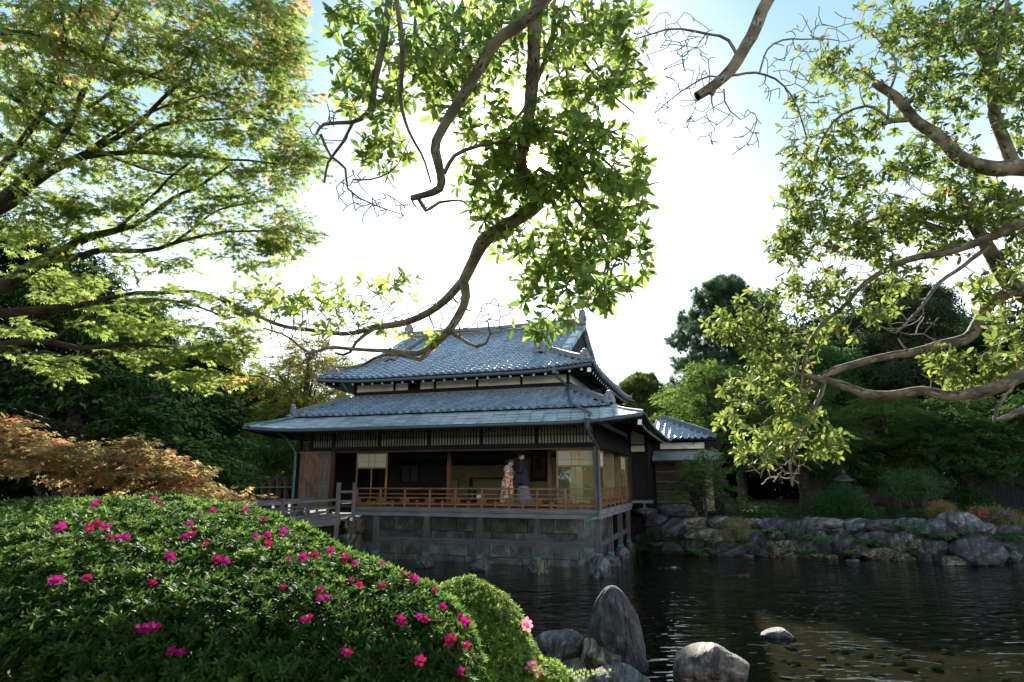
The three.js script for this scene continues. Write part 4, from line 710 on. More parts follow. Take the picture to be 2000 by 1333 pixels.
function handGeo(wrist, dir, palmN, s) { // palm, four fingers and a thumb, gently curled; dir = towards the fingertips
  const z = dir.clone().normalize(), y = palmN.clone().addScaledVector(z, -palmN.dot(z)).normalize(), x = y.clone().cross(z), Q = (a, b, c) => wrist.clone().addScaledVector(x, a * s).addScaledVector(y, b * s).addScaledVector(z, c * s);
  const seg = [[Q(-0.02, 0, 0), Q(-0.028, 0, 0.085), 0.017, 0.014], [Q(0.02, 0, 0), Q(0.028, 0, 0.082), 0.017, 0.013], [Q(0, 0, 0), Q(0, 0, 0.085), 0.02, 0.015], [Q(0, 0, -0.06), Q(0, 0, 0.01), 0.024, 0.022]];
  [[-0.031, 0.07], [-0.011, 0.08], [0.01, 0.074], [0.029, 0.058]].forEach(([fx, l]) => { const a = Q(fx, 0, 0.084), b = Q(fx * 1.08, -0.012, 0.084 + l * 0.48), c = Q(fx * 1.1, -0.036, 0.084 + l * 0.78), e = Q(fx * 1.08, -0.056, 0.084 + l * 0.86); seg.push([a, b, 0.0095, 0.009], [b, c, 0.009, 0.0082], [c, e, 0.0082, 0.007]); });
  seg.push([Q(-0.03, -0.006, 0.02), Q(-0.058, -0.022, 0.055), 0.013, 0.011], [Q(-0.058, -0.022, 0.055), Q(-0.056, -0.04, 0.088), 0.0105, 0.008]);
  const lo = wrist.clone().addScalar(-0.2 * s), hi = wrist.clone().addScalar(0.2 * s);
  return netMesh((X, Y, Z) => { let d = 1; seg.forEach(([a, b, r1, r2], i) => { d = i < 4 ? smin(d, capD(X, Y, Z, a, b, r1 * s, r2 * s), 0.012) : smin(d, capD(X, Y, Z, a, b, r1 * s, r2 * s), 0.004); }); return d; }, lo, hi, 0.0048);
}
function figure(name, label, u, v, turn, H, spec) {
  const t = thing(name, label, 'person', inWorld(u, 1.835, v).toArray(), HROT + turn), k = H / 1.74, Y = (y) => y * k;
  const hc = V3(0, Y(1.615) - 0.02, 0.075), head = headSdf(hc, spec.nod, spec.female);
  const J = { neck: V3(0, Y(1.44), 0.0), sh: 0.17 * spec.sh, el: V3(0.235 * spec.sh, Y(1.13), 0.04), wr: V3(0.075, Y(1.09), 0.21) };
  const headG = netMesh((x, y, z) => smin(head(x, y, z), capD(x, y, z, V3(0, Y(1.4), -0.01), V3(0, Y(1.54), 0.045), 0.056, 0.048), 0.03), V3(-0.13, Y(1.42), -0.13), V3(0.13, Y(1.76) + 0.02, 0.24), 0.0052);
  const body = netMesh((x, y, z) => {
    let d = capD(x, y, z, V3(0, Y(1.28), 0), V3(0, Y(1.0), 0), 0.13, 0.12);
    d = smin(d, capD(x, y, z, V3(-J.sh, Y(1.37), 0), V3(J.sh, Y(1.37), 0), 0.06, 0.06), 0.08); d = smin(d, capD(x, y, z, V3(0, Y(1.38), -0.01), V3(0, Y(1.46), 0.0), 0.055, 0.052), 0.05);
    for (const s of [-1, 1]) {
      d = smin(d, capD(x, y, z, V3(s * J.sh, Y(1.36), 0), V3(s * J.el.x, J.el.y, J.el.z), 0.05, 0.04), 0.03); d = smin(d, capD(x, y, z, V3(s * J.el.x, J.el.y, J.el.z), V3(s * J.wr.x, J.wr.y, J.wr.z), 0.04, 0.026), 0.02);
      d = smin(d, capD(x, y, z, V3(s * 0.09, Y(0.95), 0), V3(s * 0.1, Y(0.5), 0.01), 0.085, 0.055), 0.05); d = smin(d, capD(x, y, z, V3(s * 0.1, Y(0.5), 0.01), V3(s * 0.1, Y(0.09), -0.02), 0.055, 0.036), 0.02); d = smin(d, capD(x, y, z, V3(s * 0.1, 0.04, -0.03), V3(s * 0.11, 0.03, 0.13), 0.038, 0.03), 0.03);
    }
    return d;
  }, V3(-0.36, 0.0, -0.2), V3(0.36, Y(1.45), 0.32), 0.014);
  const hands = [-1, 1].map((s) => handGeo(V3(s * J.wr.x, J.wr.y, J.wr.z).addScaledVector(V3(-s * 0.35, -0.1, 1).normalize(), 0.045), V3(-s * 0.35, -0.12, 1), V3(-s * 0.6, 0.8, 0), 0.92));
  mesh('body', [body, headG, ...hands], M([0.60, 0.40, 0.29], 0.55), t);
  const hp = (x, y, z) => V3(x, y * Math.cos(spec.nod) - z * Math.sin(spec.nod), y * Math.sin(spec.nod) + z * Math.cos(spec.nod)).add(hc);
  for (const s of [-1, 1]) { const e = new THREE.SphereGeometry(0.0135, 10, 8); const p = hp(s * 0.03, 0.003, 0.077); e.translate(p.x, p.y, p.z); mesh('eye', e, M([0.03, 0.02, 0.015], 0.2), t); }
  mesh('eyebrow', [-1, 1].map((s) => tube([hp(s * 0.016, 0.026, 0.088), hp(s * 0.034, 0.03, 0.084), hp(s * 0.05, 0.024, 0.07)], 0.0035, 5)), M([0.02, 0.015, 0.012], 0.8), t);
  mesh('lips', tube([hp(-0.02, -0.064, 0.082), hp(0, -0.063, 0.089), hp(0.02, -0.064, 0.082)], [0.003, 0.006, 0.003], 6), M(spec.female ? [0.42, 0.05, 0.06] : [0.42, 0.2, 0.16], 0.45), t);
  spec.dress(t, Y, J, hc, hp); return t;
}
function cloth(name, sdf, lo, hi, cell, m, t, uvf) { const g = netMesh(sdf, lo, hi, cell); if (uvf) { const p = g.attributes.position, uv = g.attributes.uv; for (let i = 0; i < p.count; i++) uv.setXY(i, ...uvf(p.getX(i), p.getY(i), p.getZ(i))); } return mesh(name, g, m, t); }
const rbox = (x, y, z, c, h, r) => { const a = Math.abs(x - c.x) - h.x + r, b = Math.abs(y - c.y) - h.y + r, d = Math.abs(z - c.z) - h.z + r; return Math.hypot(Math.max(a, 0), Math.max(b, 0), Math.max(d, 0)) + Math.min(Math.max(a, b, d), 0) - r; };
figure('person', 'taller person in a black crested robe and grey-blue pleated trousers facing the bride', 2.42, 0.58, -Math.PI / 2, 1.71, {
  nod: 0.45, sh: 1.12, female: false,
  dress(t, Y, J, hc, hp) {
    const black = M([0.012, 0.015, 0.025], 0.75, { sheen: 0.3, sheenColor: rgb(0.1, 0.14, 0.22), sheenRoughness: 0.6 });
    const hair = (x, y, z) => { const p = V3(x, y, z).sub(hc), c = Math.cos(0.45), s = Math.sin(0.45), q = V3(p.x, p.y * c + p.z * s, -p.y * s + p.z * c); let d = sdEll(q.x, q.y, q.z, V3(0, 0.045, -0.02), V3(0.09, 0.092, 0.104)); d = smin(d, sdEll(q.x, q.y, q.z, V3(0, 0.1, 0.05), V3(0.06, 0.035, 0.05)), 0.04); d += 0.009 * noise3(q.x * 60, q.y * 50, q.z * 60); return Math.max(d, -(sdEll(q.x, q.y, q.z, V3(0, -0.04, 0.09), V3(0.076, 0.1, 0.092)))); };
    cloth('hair', hair, V3(-0.14, hc.y - 0.12, hc.z - 0.18), V3(0.14, hc.y + 0.18, hc.z + 0.18), 0.0055, M([0.012, 0.010, 0.010], 0.5), t);
    cloth('haori_coat', (x, y, z) => {
      const zz = z / 0.74; let d = capD(x, y, zz, V3(0, Y(1.33), -0.02), V3(0, Y(0.74), -0.03), 0.155, 0.225) * 0.8;
      d = smin(d, capD(x, y, z, V3(-0.19, Y(1.385), -0.01), V3(0.19, Y(1.385), -0.01), 0.07, 0.07), 0.09); d = smin(d, capD(x, y, z, V3(-0.06, Y(1.43), -0.03), V3(0.06, Y(1.43), -0.03), 0.05, 0.05), 0.06);
      for (const s of [-1, 1]) { d = smin(d, capD(x, y, z, V3(s * 0.2, Y(1.37), 0), V3(s * J.el.x * 1.02, J.el.y, 0.03), 0.085, 0.09), 0.05); d = smin(d, capD(x, y, z, V3(s * J.el.x, J.el.y, 0.03), V3(s * 0.13, J.wr.y + 0.01, 0.17), 0.085, 0.08), 0.04); d = smin(d, rbox(x, y, z, V3(s * 0.21, J.wr.y - 0.17, 0.08), V3(0.05, 0.2, 0.14), 0.04), 0.04); }
      d += 0.006 * Math.sin(x * 42 + z * 20 + noise3(x * 4, y * 3, z * 4) * 5) * smooth(Y(1.3), Y(0.8), y);
      d = Math.max(d, Y(0.66) - y); return Math.max(d, -capD(x, y, z, V3(0, Y(1.42), 0.02), V3(0, Y(1.6), 0.05), 0.058, 0.08));
    }, V3(-0.42, Y(0.6), -0.3), V3(0.42, Y(1.56), 0.34), 0.012, black, t);
    const P = [], I = [], U = [], rows = [[1.02, 0.14, 0.1], [0.8, 0.16, 0.115], [0.64, 0.185, 0.13], [0.5, 0.225, 0.18], [0.25, 0.27, 0.225], [0.04, 0.3, 0.26], [0.04, 0.26, 0.22]], n = 96;
    rows.forEach(([y, rx, rz], j) => { for (let i = 0; i <= n; i++) { const a = i / n * 6.283, pl = 1 + 0.07 * Math.abs(Math.sin(a * 9)) * (j ? 1 : 0.3); P.push(Math.cos(a) * rx * pl, Y(y), Math.sin(a) * rz * pl); U.push(i / n * 3, y * 2); } });
    for (let j = 0; j < rows.length - 1; j++) for (let i = 0; i < n; i++) { const a = j * (n + 1) + i, b = a + n + 1; I.push(a, a + 1, b, b, a + 1, b + 1); }
    mesh('hakama', geom(P, I, U), M([0.24, 0.29, 0.36], 0.7, { map: tex(128, (u, v) => 0.82 + 0.16 * Math.sin(u * 6.283 * 24)) }), t);
    for (const s of [-1, 1]) { const g = new THREE.SphereGeometry(1, 14, 8); g.scale(0.05, 0.045, 0.13); g.translate(s * 0.11, 0.045, 0.1); mesh('tabi_sock', g, MAT.white, t); }
    const crest = (x, y, z, ry) => { const g = new THREE.CylinderGeometry(0.02, 0.02, 0.006, 14); g.rotateX(Math.PI / 2); g.rotateY(ry); g.translate(x, y, z); mesh('crest', g, MAT.white, t); };
    crest(0.27, Y(1.25), 0.045, 1.3); crest(-0.1, Y(1.27), 0.128, -0.3); crest(0.1, Y(1.27), 0.128, 0.3);
    mesh('white_cord', (() => { const g = new THREE.IcosahedronGeometry(0.045, 3); const p = g.attributes.position; for (let i = 0; i < p.count; i++) { const k = 1 + 0.35 * noise3(p.getX(i) * 60, p.getY(i) * 60, p.getZ(i) * 60); p.setXYZ(i, p.getX(i) * k, p.getY(i) * k, p.getZ(i) * k); } g.computeVertexNormals(); g.translate(0, J.wr.y + 0.06, 0.2); return g; })(), MAT.white, t);
  },
});
figure('person', 'person in a red and gold flowered wedding robe with pinned up dark hair', 2.95, 0.66, Math.PI / 2, 1.5, {
  nod: 0.3, sh: 0.9, female: true,
  dress(t, Y, J, hc, hp) {
    const cv = document.createElement('canvas'); cv.width = 1024; cv.height = 1024; const c = cv.getContext('2d'), r = rng(21);
    c.fillStyle = '#cc2a2a'; c.fillRect(0, 0, 1024, 1024);
    const cols = ['#f3e7d0', '#e9b24a', '#f2a0a8', '#e8743a', '#ffffff', '#d8c27a', '#e0566a', '#c9d2b0'];
    for (let i = 0; i < 34; i++) { c.strokeStyle = cols[Math.floor(r() * 8)]; c.lineWidth = 14 + 26 * r(); c.globalAlpha = 0.8; c.beginPath(); let x = r() * 1024, y = r() * 1024; c.moveTo(x, y); c.bezierCurveTo(x + 200 * (r() - 0.5), y + 150, x + 260 * (r() - 0.5), y + 300, x + 200 * (r() - 0.3), y + 380); c.stroke(); }
    for (let i = 0; i < 520; i++) { const x = r() * 1024, y = r() * 1024, s = 12 + 34 * r(), n = 5 + Math.floor(r() * 4); c.globalAlpha = 0.95; c.fillStyle = cols[Math.floor(r() * 8)]; for (let k = 0; k < n; k++) { const a = k / n * 6.283; c.beginPath(); c.ellipse(x + Math.cos(a) * s * 0.6, y + Math.sin(a) * s * 0.6, s * 0.5, s * 0.36, a, 0, 7); c.fill(); } c.fillStyle = '#d9a520'; c.beginPath(); c.arc(x, y, s * 0.25, 0, 7); c.fill(); }
    const tx = new THREE.CanvasTexture(cv); tx.wrapS = tx.wrapT = THREE.RepeatWrapping; tx.colorSpace = THREE.SRGBColorSpace;
    const silk = M([0.95, 0.95, 0.95], 0.5, { map: tx, sheen: 0.3, sheenColor: rgb(0.6, 0.4, 0.3), sheenRoughness: 0.5 });
    cloth('robe', (x, y, z) => {
      let d = capD(x, y, z / 0.85, V3(0, Y(1.3), -0.02), V3(0, Y(0.8), -0.02), 0.14, 0.19) * 0.85; d = smin(d, capD(x, y, z / 0.95, V3(0, Y(0.85), -0.03), V3(0, 0.16, -0.05), 0.19, 0.245), 0.08);
      d = smin(d, capD(x, y, z, V3(-0.14, Y(1.37), -0.02), V3(0.14, Y(1.37), -0.02), 0.075, 0.075), 0.09);
      for (const s of [-1, 1]) { d = smin(d, capD(x, y, z, V3(s * 0.17, Y(1.34), 0), V3(s * J.el.x, J.el.y, 0.03), 0.08, 0.085), 0.05); d = smin(d, capD(x, y, z, V3(s * J.el.x, J.el.y, 0.03), V3(s * 0.12, J.wr.y, 0.17), 0.08, 0.075), 0.04); d = smin(d, rbox(x, y, z, V3(s * 0.19, Y(0.76), 0.09), V3(0.045, Y(0.34), 0.13), 0.04), 0.04); }
      d += 0.007 * Math.sin(x * 30 + z * 22 + y * 5 + noise3(x * 4, y * 3, z * 4) * 6);
      d = smin(d, Math.hypot(Math.hypot(x, (z + 0.05) / 0.95) - 0.25, y - 0.055) - 0.05, 0.03);
      d = Math.max(d, 0.012 - y); return Math.max(d, -capD(x, y, z, V3(0, Y(1.4), 0.02), V3(0, Y(1.62), 0.06), 0.066, 0.1));
    }, V3(-0.36, -0.01, -0.36), V3(0.36, Y(1.53), 0.32), 0.012, silk, t, (x, y, z) => [Math.atan2(x, z) / 6.283 * 1.6, y * 0.95]);
    mesh('gold_hem', (() => { const g = new THREE.TorusGeometry(0.27, 0.045, 10, 40, Math.PI * 1.1); g.rotateX(Math.PI / 2); g.rotateY(-0.3); g.translate(0, 0.05, -0.06); return g; })(), M([0.55, 0.33, 0.06], 0.5), t);
    mesh('collar', [-1, 1].map((s) => tube([V3(s * 0.03, Y(1.47), -0.075), V3(s * 0.075, Y(1.46), -0.01), V3(s * 0.07, Y(1.38), 0.09), V3(s * 0.02, Y(1.22), 0.15)], [0.02, 0.024, 0.024, 0.018], 8)), MAT.white, t);
    const hair = (x, y, z) => { const p = V3(x, y, z).sub(hc), cc = Math.cos(0.3), s = Math.sin(0.3), q = V3(p.x, p.y * cc + p.z * s, -p.y * s + p.z * cc); let d = sdEll(q.x, q.y, q.z, V3(0, 0.035, -0.025), V3(0.085, 0.094, 0.098)); d = smin(d, sdEll(q.x, q.y, q.z, V3(0, -0.02, -0.125), V3(0.055, 0.058, 0.052)), 0.03); d += 0.005 * noise3(q.x * 50, q.y * 40, q.z * 50); return Math.max(d, -(sdEll(q.x, q.y, q.z, V3(0, -0.045, 0.085), V3(0.074, 0.1, 0.088)))); };
    cloth('hair', hair, V3(-0.13, hc.y - 0.16, hc.z - 0.22), V3(0.13, hc.y + 0.16, hc.z + 0.15), 0.0055, M([0.014, 0.011, 0.010], 0.45), t);
    const orn = []; const rr = rng(4); for (let i = 0; i < 14; i++) { const g = new THREE.SphereGeometry(0.011 + 0.008 * rr(), 8, 6); const q = hp(0.06 + 0.02 * rr(), -0.01 + 0.06 * (rr() - 0.5), -0.12 + 0.06 * (rr() - 0.5)); g.translate(q.x * (i % 2 ? 1 : 0.9), q.y, q.z); orn.push(g); } mesh('hair_ornament', orn, M([0.75, 0.55, 0.45], 0.6), t);
    mesh('tassel', tube([V3(0.04, J.wr.y, 0.2), V3(0.05, J.wr.y - 0.2, 0.22), V3(0.05, J.wr.y - 0.55, 0.23)], [0.02, 0.025, 0.03], 7), M([0.10, 0.015, 0.03], 0.7), t);
  },
});

// ------------------------------------------------------------------ koi
function koi(label, px, py, len, turn, cols) {
  const p = atH(px, py, -0.05), t = thing('koi', label, 'fish', p.toArray(), turn, 'koi in the pond'), rows = 14, n = 10, P = [], I = [], C = [];
  for (let i = 0; i <= rows; i++) { const q = i / rows, r = 0.115 * Math.pow(Math.sin(Math.PI * Math.pow(q * 0.94 + 0.03, 0.7)), 0.8) * len, bend = 0.06 * len * Math.sin(q * 4); for (let k = 0; k <= n; k++) { const a = k / n * 6.283; P.push((0.5 - q) * len, Math.sin(a) * r * 0.85, Math.cos(a) * r * 0.75 + bend); } }
  for (let i = 0; i < rows; i++) for (let k = 0; k < n; k++) { const a = i * (n + 1) + k, b = a + n + 1; I.push(a, b, a + 1, a + 1, b, b + 1); }
  const g = geom(P, I); for (let i = 0; i < P.length / 3; i++) { const c = noise3(P[i * 3] * 9 / len * 0.6 + px, P[i * 3 + 2] * 4, 2) > 0.02 ? cols[0] : cols[1]; C.push(...c); } g.setAttribute('color', new THREE.Float32BufferAttribute(C, 3));
  t.add(Object.assign(shade(new THREE.Mesh(g, M([1, 1, 1], 0.35, { vertexColors: true }))), { name: 'body' }));
  const e = -0.5 * len, b = 0.06 * len * Math.sin(4); mesh('tail_fin', geom([e + 0.04 * len, 0, b, e - 0.2 * len, 0.09 * len, b + 0.03, e - 0.12 * len, 0, b, e - 0.2 * len, -0.06 * len, b + 0.03], [0, 1, 2, 0, 2, 3]), M(cols[0], 0.5), t);
  mesh('pectoral_fin', geom([0.22 * len, -0.02, 0.07 * len, 0.1 * len, -0.03, 0.2 * len, 0.08 * len, -0.02, 0.08 * len, 0.22 * len, -0.02, -0.07 * len, 0.1 * len, -0.03, -0.2 * len, 0.08 * len, -0.02, -0.08 * len], [0, 1, 2, 3, 4, 5]), M(cols[1], 0.5), t);
}
const OR = [0.75, 0.16, 0.03], WH = [0.75, 0.72, 0.66], RD = [0.6, 0.05, 0.03], YE = [0.7, 0.42, 0.08];
koi('white and yellow koi swimming right of the sunlit rock', 1640, 1258, 0.5, 0.15, [WH, YE]);
koi('red and white koi in the dark water under the middle of the stone wall', 1448, 1126, 0.55, -0.25, [RD, WH]);
koi('orange tipped white koi near the right end of the podium', 1312, 1111, 0.6, -0.05, [WH, OR]);
koi('orange koi just right of the corner footing stone', 1190, 1126, 0.5, -0.3, [OR, YE]);
koi('pale pink koi in front of the third footing stone', 972, 1119, 0.5, 0.05, [WH, RD]);
koi('white koi close beside the third footing stone', 948, 1108, 0.45, 0.1, [WH, WH]);
koi('dull orange koi near the fourth footing stone', 850, 1110, 0.5, -0.05, [OR, RD]);
koi('brownish orange koi left of the corner footing stone', 1105, 1124, 0.55, -0.1, [YE, OR]);

// ------------------------------------------------------------------ leaves
function leafGeo(width = 0.42, fold = 0.22, curl = 0.16, prof = [[0, 0.05], [0.22, 0.5], [0.52, 1], [0.78, 0.82], [0.93, 0.38], [1, 0.02]]) { // along +z, upper side +y
  const P = [], I = [], U = []; prof.forEach(([z, w]) => { const h = w * width / 2, y = -curl * z * z; P.push(-h, y + h * fold, z, 0, y, z, h, y + h * fold, z); U.push(0, z, 0.5, z, 1, z); });
  for (let i = 0; i < prof.length - 1; i++) { const a = i * 3, b = a + 3; I.push(a, b, a + 1, a + 1, b, b + 1, a + 1, b + 1, a + 2, a + 2, b + 1, b + 2); }
  return geom(P, I, U);
}
const placeG = (g, m) => g.clone().applyMatrix4(m);
function frame(p, dir, up, s, roll = 0) { const z = dir.clone().normalize(); let x = up.clone().cross(z); if (x.lengthSq() < 1e-4) x = V3(1, 0, 0.2).cross(z); x.normalize(); const y = z.clone().cross(x); const m = new THREE.Matrix4().makeBasis(x.clone().multiplyScalar(Math.cos(roll)).addScaledVector(y, Math.sin(roll)), y.clone().multiplyScalar(Math.cos(roll)).addScaledVector(x, -Math.sin(roll)), z); m.scale(V3(s, s, s)); m.setPosition(p); return m; }
const BROAD = [leafGeo(0.40, 0.25, 0.16), leafGeo(0.44, 0.12, 0.08), leafGeo(0.37, 0.4, 0.25)];
const NARROW = leafGeo(0.34, 0.3, 0.2, [[0, 0.1], [0.4, 1], [0.75, 0.7], [1, 0.03]]);
function palmate(lobes = 7, deep = 0.34) { // maple leaf, stalk at the origin, tip along +z
  const P = [0, 0, 0], I = [], U = [0.5, 0]; let prev = null; const n = lobes, span = 2.25;
  for (let k = 0; k < n; k++) {
    const a = lerp(-span, span, k / (n - 1)), len = 0.55 + 0.45 * Math.cos(a * 0.62), half = span / (n - 1);
    const pt = (ang, r, y) => { P.push(Math.sin(ang) * r, y, Math.cos(ang) * r); U.push(0.5 + Math.sin(ang) * r / 2, r); return P.length / 3 - 1; };
    const l = prev ?? pt(a - half, deep * len, 0.0), b1 = pt(a - half * 0.42, len * 0.62, 0.01), tip = pt(a, len, -0.1 * len), b2 = pt(a + half * 0.42, len * 0.62, 0.01), r = pt(a + half, deep * len, 0.0);
    I.push(0, l, b1, 0, b1, b2, b1, tip, b2, 0, b2, r); prev = r;
  }
  return geom(P, I, U);
}
const PALM = palmate(7), PALM5 = palmate(5, 0.42);
function spray(seed, n, len, leaf, geo = PALM, flat = 0.25) { // a flat spray of maple leaves on a thin twig running along +z
  const r = rng(seed), g = [];
  for (let i = 0; i < n; i++) { const t = (i + 0.6) / n, s = i % 2 ? 1 : -1, p = V3(s * (0.1 + 0.45 * r()) * len * 0.55 * (1.15 - t * 0.6), (r() - 0.5) * flat * len * 0.5, t * len + (r() - 0.5) * 0.2 * len), dir = V3(s * (0.3 + 0.9 * r()), -0.15 - 0.35 * r(), 0.6 + 0.5 * r()); g.push(placeG(geo, frame(p, dir, V3((r() - 0.5) * 0.9, 1, (r() - 0.5) * 0.9), leaf * (0.75 + 0.5 * r())))); }
  return merge(g);
}
function clump(seed, n, R0, leaf, geo = NARROW, flat = 1) { const r = rng(seed), g = []; for (let i = 0; i < n; i++) { const d = V3(r() - 0.5, (r() - 0.5) * flat, r() - 0.5).normalize(), p = d.clone().multiplyScalar(R0 * Math.cbrt(r())); p.y *= flat; g.push(placeG(geo, frame(p, d.clone().add(V3((r() - 0.5) * 1.4, -0.25, (r() - 0.5) * 1.4)), V3((r() - 0.5) * 1.2, 1, (r() - 0.5) * 1.2), leaf * (0.7 + 0.6 * r())))); } return merge(g); }
function shoot(seed, n, leaf, geo = NARROW) { const r = rng(seed), g = []; for (let i = 0; i < n; i++) { const a = i * 2.4 + r() * 0.5, el = i < n * 0.4 ? 0.95 - 0.2 * r() : 0.15 + 0.5 * r(), d = V3(Math.cos(a) * Math.cos(el), Math.sin(el), Math.sin(a) * Math.cos(el)); g.push(placeG(geo, frame(V3(0, i < n * 0.4 ? 0 : -leaf * 0.45 * r(), 0), d, V3(0, 1, 0), leaf * (0.75 + 0.5 * r())))); } return merge(g); }
function needles(seed, n, len) { const r = rng(seed), P = [], I = []; for (let i = 0; i < n; i++) { const a = r() * 6.283, el = -0.2 + 1.5 * r(), d = V3(Math.cos(a) * Math.cos(el), Math.sin(el), Math.sin(a) * Math.cos(el)), s = V3(-Math.sin(a), 0, Math.cos(a)).multiplyScalar(len * 0.035), l = len * (0.7 + 0.5 * r()), k = P.length / 3; P.push(-s.x, 0, -s.z, s.x, 0, s.z, d.x * l, d.y * l, d.z * l); I.push(k, k + 1, k + 2); } return geom(P, I); }
const leafWhite = leafM([1, 1, 1], 0.55), leafGloss = leafM([1, 1, 1], 0.56, { clearcoat: 0.22, clearcoatRoughness: 0.42 }), leafMaple = leafM([1, 1, 1], 0.66);
function inst(name, geo, m, items, parent, kind = 'stuff') { const im = shade(new THREE.InstancedMesh(geo, m, items.length)); items.forEach((q, i) => { im.setMatrixAt(i, q.m); im.setColorAt(i, q.c); }); im.name = name; if (kind) im.userData.kind = kind; parent.add(im); return im; }
const mixC = (a, b, t, k = 1) => rgb(lerp(a[0], b[0], t) * k, lerp(a[1], b[1], t) * k, lerp(a[2], b[2], t) * k);

// ------------------------------------------------------------------ a tree grown from given limbs: twigs find their way from the limbs to the places where leaves stand
function growTwigs(limbs, targets, r, opt) {
  const N = []; // nodes: p, r
  for (const [P, Q] of limbs) P.forEach((p, i) => N.push({ p, r: Q[i], limb: true, dir: i ? p.clone().sub(P[i - 1]).normalize() : V3(0, 1, 0) }));
  const dl = (p) => { let b = 1e9; for (const n of N) { const d = n.p.distanceToSquared(p); if (d < b) b = d; } return b; };
  targets.forEach((t) => { t.d = dl(t.p); }); targets.sort((a, b) => a.d - b.d);
  const tubes = [];
  for (const t of targets) {
    let best = null, bd = 1e9; for (const n of N) { const d = n.p.distanceToSquared(t.p) * (n.limb ? 1.25 : 1); if (d < bd) { bd = d; best = n; } }
    const a = best.p, b = t.p, len = a.distanceTo(b); if (len < 0.01) { t.dir = best.dir; continue; }
    const mid = a.clone().lerp(b, 0.5).addScaledVector(best.dir, len * (t.e && t.e[0] === 'bare' ? 0.13 : 0.16)).add(V3((r() - 0.5), (r() - 0.5) + opt.sag, (r() - 0.5)).multiplyScalar(len * 0.16));
    const tk = t.e && t.e[0] === 'bare' ? 1.5 : 1, lo = tk > 1 ? 0.0042 : 0.0028, r0 = Math.max(lo, Math.min(best.r * 0.8, tk * opt.twig * (0.7 + len * 1.6))), r1 = Math.max(lo * 0.8, Math.min(r0, tk * opt.twig * 0.5)), pts = [], rad = [], n = Math.max(2, Math.min(7, Math.ceil(len / 0.09)));
    for (let i = 0; i <= n; i++) { const q = i / n, p = a.clone().multiplyScalar((1 - q) * (1 - q)).addScaledVector(mid, 2 * q * (1 - q)).addScaledVector(b, q * q); if (i && i < n) p.add(V3(r() - 0.5, r() - 0.5, r() - 0.5).multiplyScalar((t.e && t.e[0] === 'bare' ? 0.35 : 1) * opt.kink * len)); pts.push(p); rad.push(lerp(r0, r1, q)); }
    tubes.push(tube(pts, rad, r0 > 0.008 ? 5 : 3, false));
    for (let i = 1; i <= n; i++) N.push({ p: pts[i], r: rad[i], dir: pts[i].clone().sub(pts[i - 1]).normalize() });
    t.dir = pts[n].clone().sub(pts[n - 1]).normalize();
  }
  return tubes;
}
const limbOf = (c, step = 0.14, wob = 0.02) => curvePts(c.map(([x, y, D, w]) => [at(x, y, D), w * D / 1235]), step, wob);
function clusterTargets(list, r, gap = 0) { const out = []; for (const [x, y, D, rx, ry, rd, n, ...e] of list) for (let i = 0; i < n; i++) { let a, b, c; do { a = r() * 2 - 1; b = r() * 2 - 1; c = r() * 2 - 1; } while (a * a + b * b + c * c > 1); const px = x + a * rx, py = y + b * ry; if (Math.hypot(px - 1052, (py - 313) * 0.8) < 24) continue; if (gap && noise3(px * 0.012, py * 0.03, 3.3) < -gap) continue; out.push({ p: at(px, py, D + c * rd), px, py, e }); } return out; }
const EYEP = V3(0, EYE, 0);
const inView = (p) => { const q = p.clone().sub(EYEP), d = -q.z * Math.cos(TILT) + q.y * Math.sin(TILT), y = q.y * Math.cos(TILT) + q.z * Math.sin(TILT); return d > 0.3 && Math.abs(q.x / d * FPX) < 990 && Math.abs(y / d * FPX) < 655; };
function leafTree(t, limbs, targets, opt) {
  const r = rng(opt.seed);
  limbs.forEach(([P, Q], i) => mesh('limb', tube(P, Q, Q[0] > 0.05 ? 12 : Q[0] > 0.02 ? 8 : 6), opt.bark, t));
  const tw = growTwigs(limbs, targets, r, opt); mesh('twigs', tw, opt.twigM, t);
  const items = [];
  for (const q of targets) {
    if (q.e && q.e[0] === 'bare') continue;
    const n = opt.leaves[0] + Math.floor(r() * (opt.leaves[1] - opt.leaves[0] + 1)), up = q.dir.clone().add(V3(0, 0.3, 0)).normalize(), a0 = r() * 6.283; const s1 = V3(0.3, 0.2, 1).cross(up).normalize(), s2 = up.clone().cross(s1);
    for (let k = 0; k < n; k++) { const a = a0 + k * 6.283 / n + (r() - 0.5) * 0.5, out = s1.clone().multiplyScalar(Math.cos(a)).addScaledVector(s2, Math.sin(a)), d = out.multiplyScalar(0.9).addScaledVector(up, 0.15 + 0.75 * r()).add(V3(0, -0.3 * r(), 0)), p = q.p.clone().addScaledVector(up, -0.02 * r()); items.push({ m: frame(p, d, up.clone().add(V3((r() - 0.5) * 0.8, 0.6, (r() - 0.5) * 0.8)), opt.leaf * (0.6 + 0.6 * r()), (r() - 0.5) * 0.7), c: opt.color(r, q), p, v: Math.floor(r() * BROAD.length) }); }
  }
  // the leaves that show largest are leaves of their own, the rest one mass
  const near = items.filter((i) => inView(i.p)).sort((a, b) => a.p.distanceTo(EYEP) - b.p.distanceTo(EYEP)).slice(0, opt.single ?? 300), set = new Set(near), mats = opt.singleC.map((c) => leafM(c, 0.5, { clearcoat: 0.22, clearcoatRoughness: 0.42 }));
  for (const i of near) { const o = mesh('leaf', BROAD[i.v], mats[Math.floor(r() * mats.length)], t); o.applyMatrix4(i.m); }
  BROAD.forEach((g, v) => inst('foliage', g, leafGloss, items.filter((i) => i.v === v && !set.has(i)), t));
  return items.length;
}
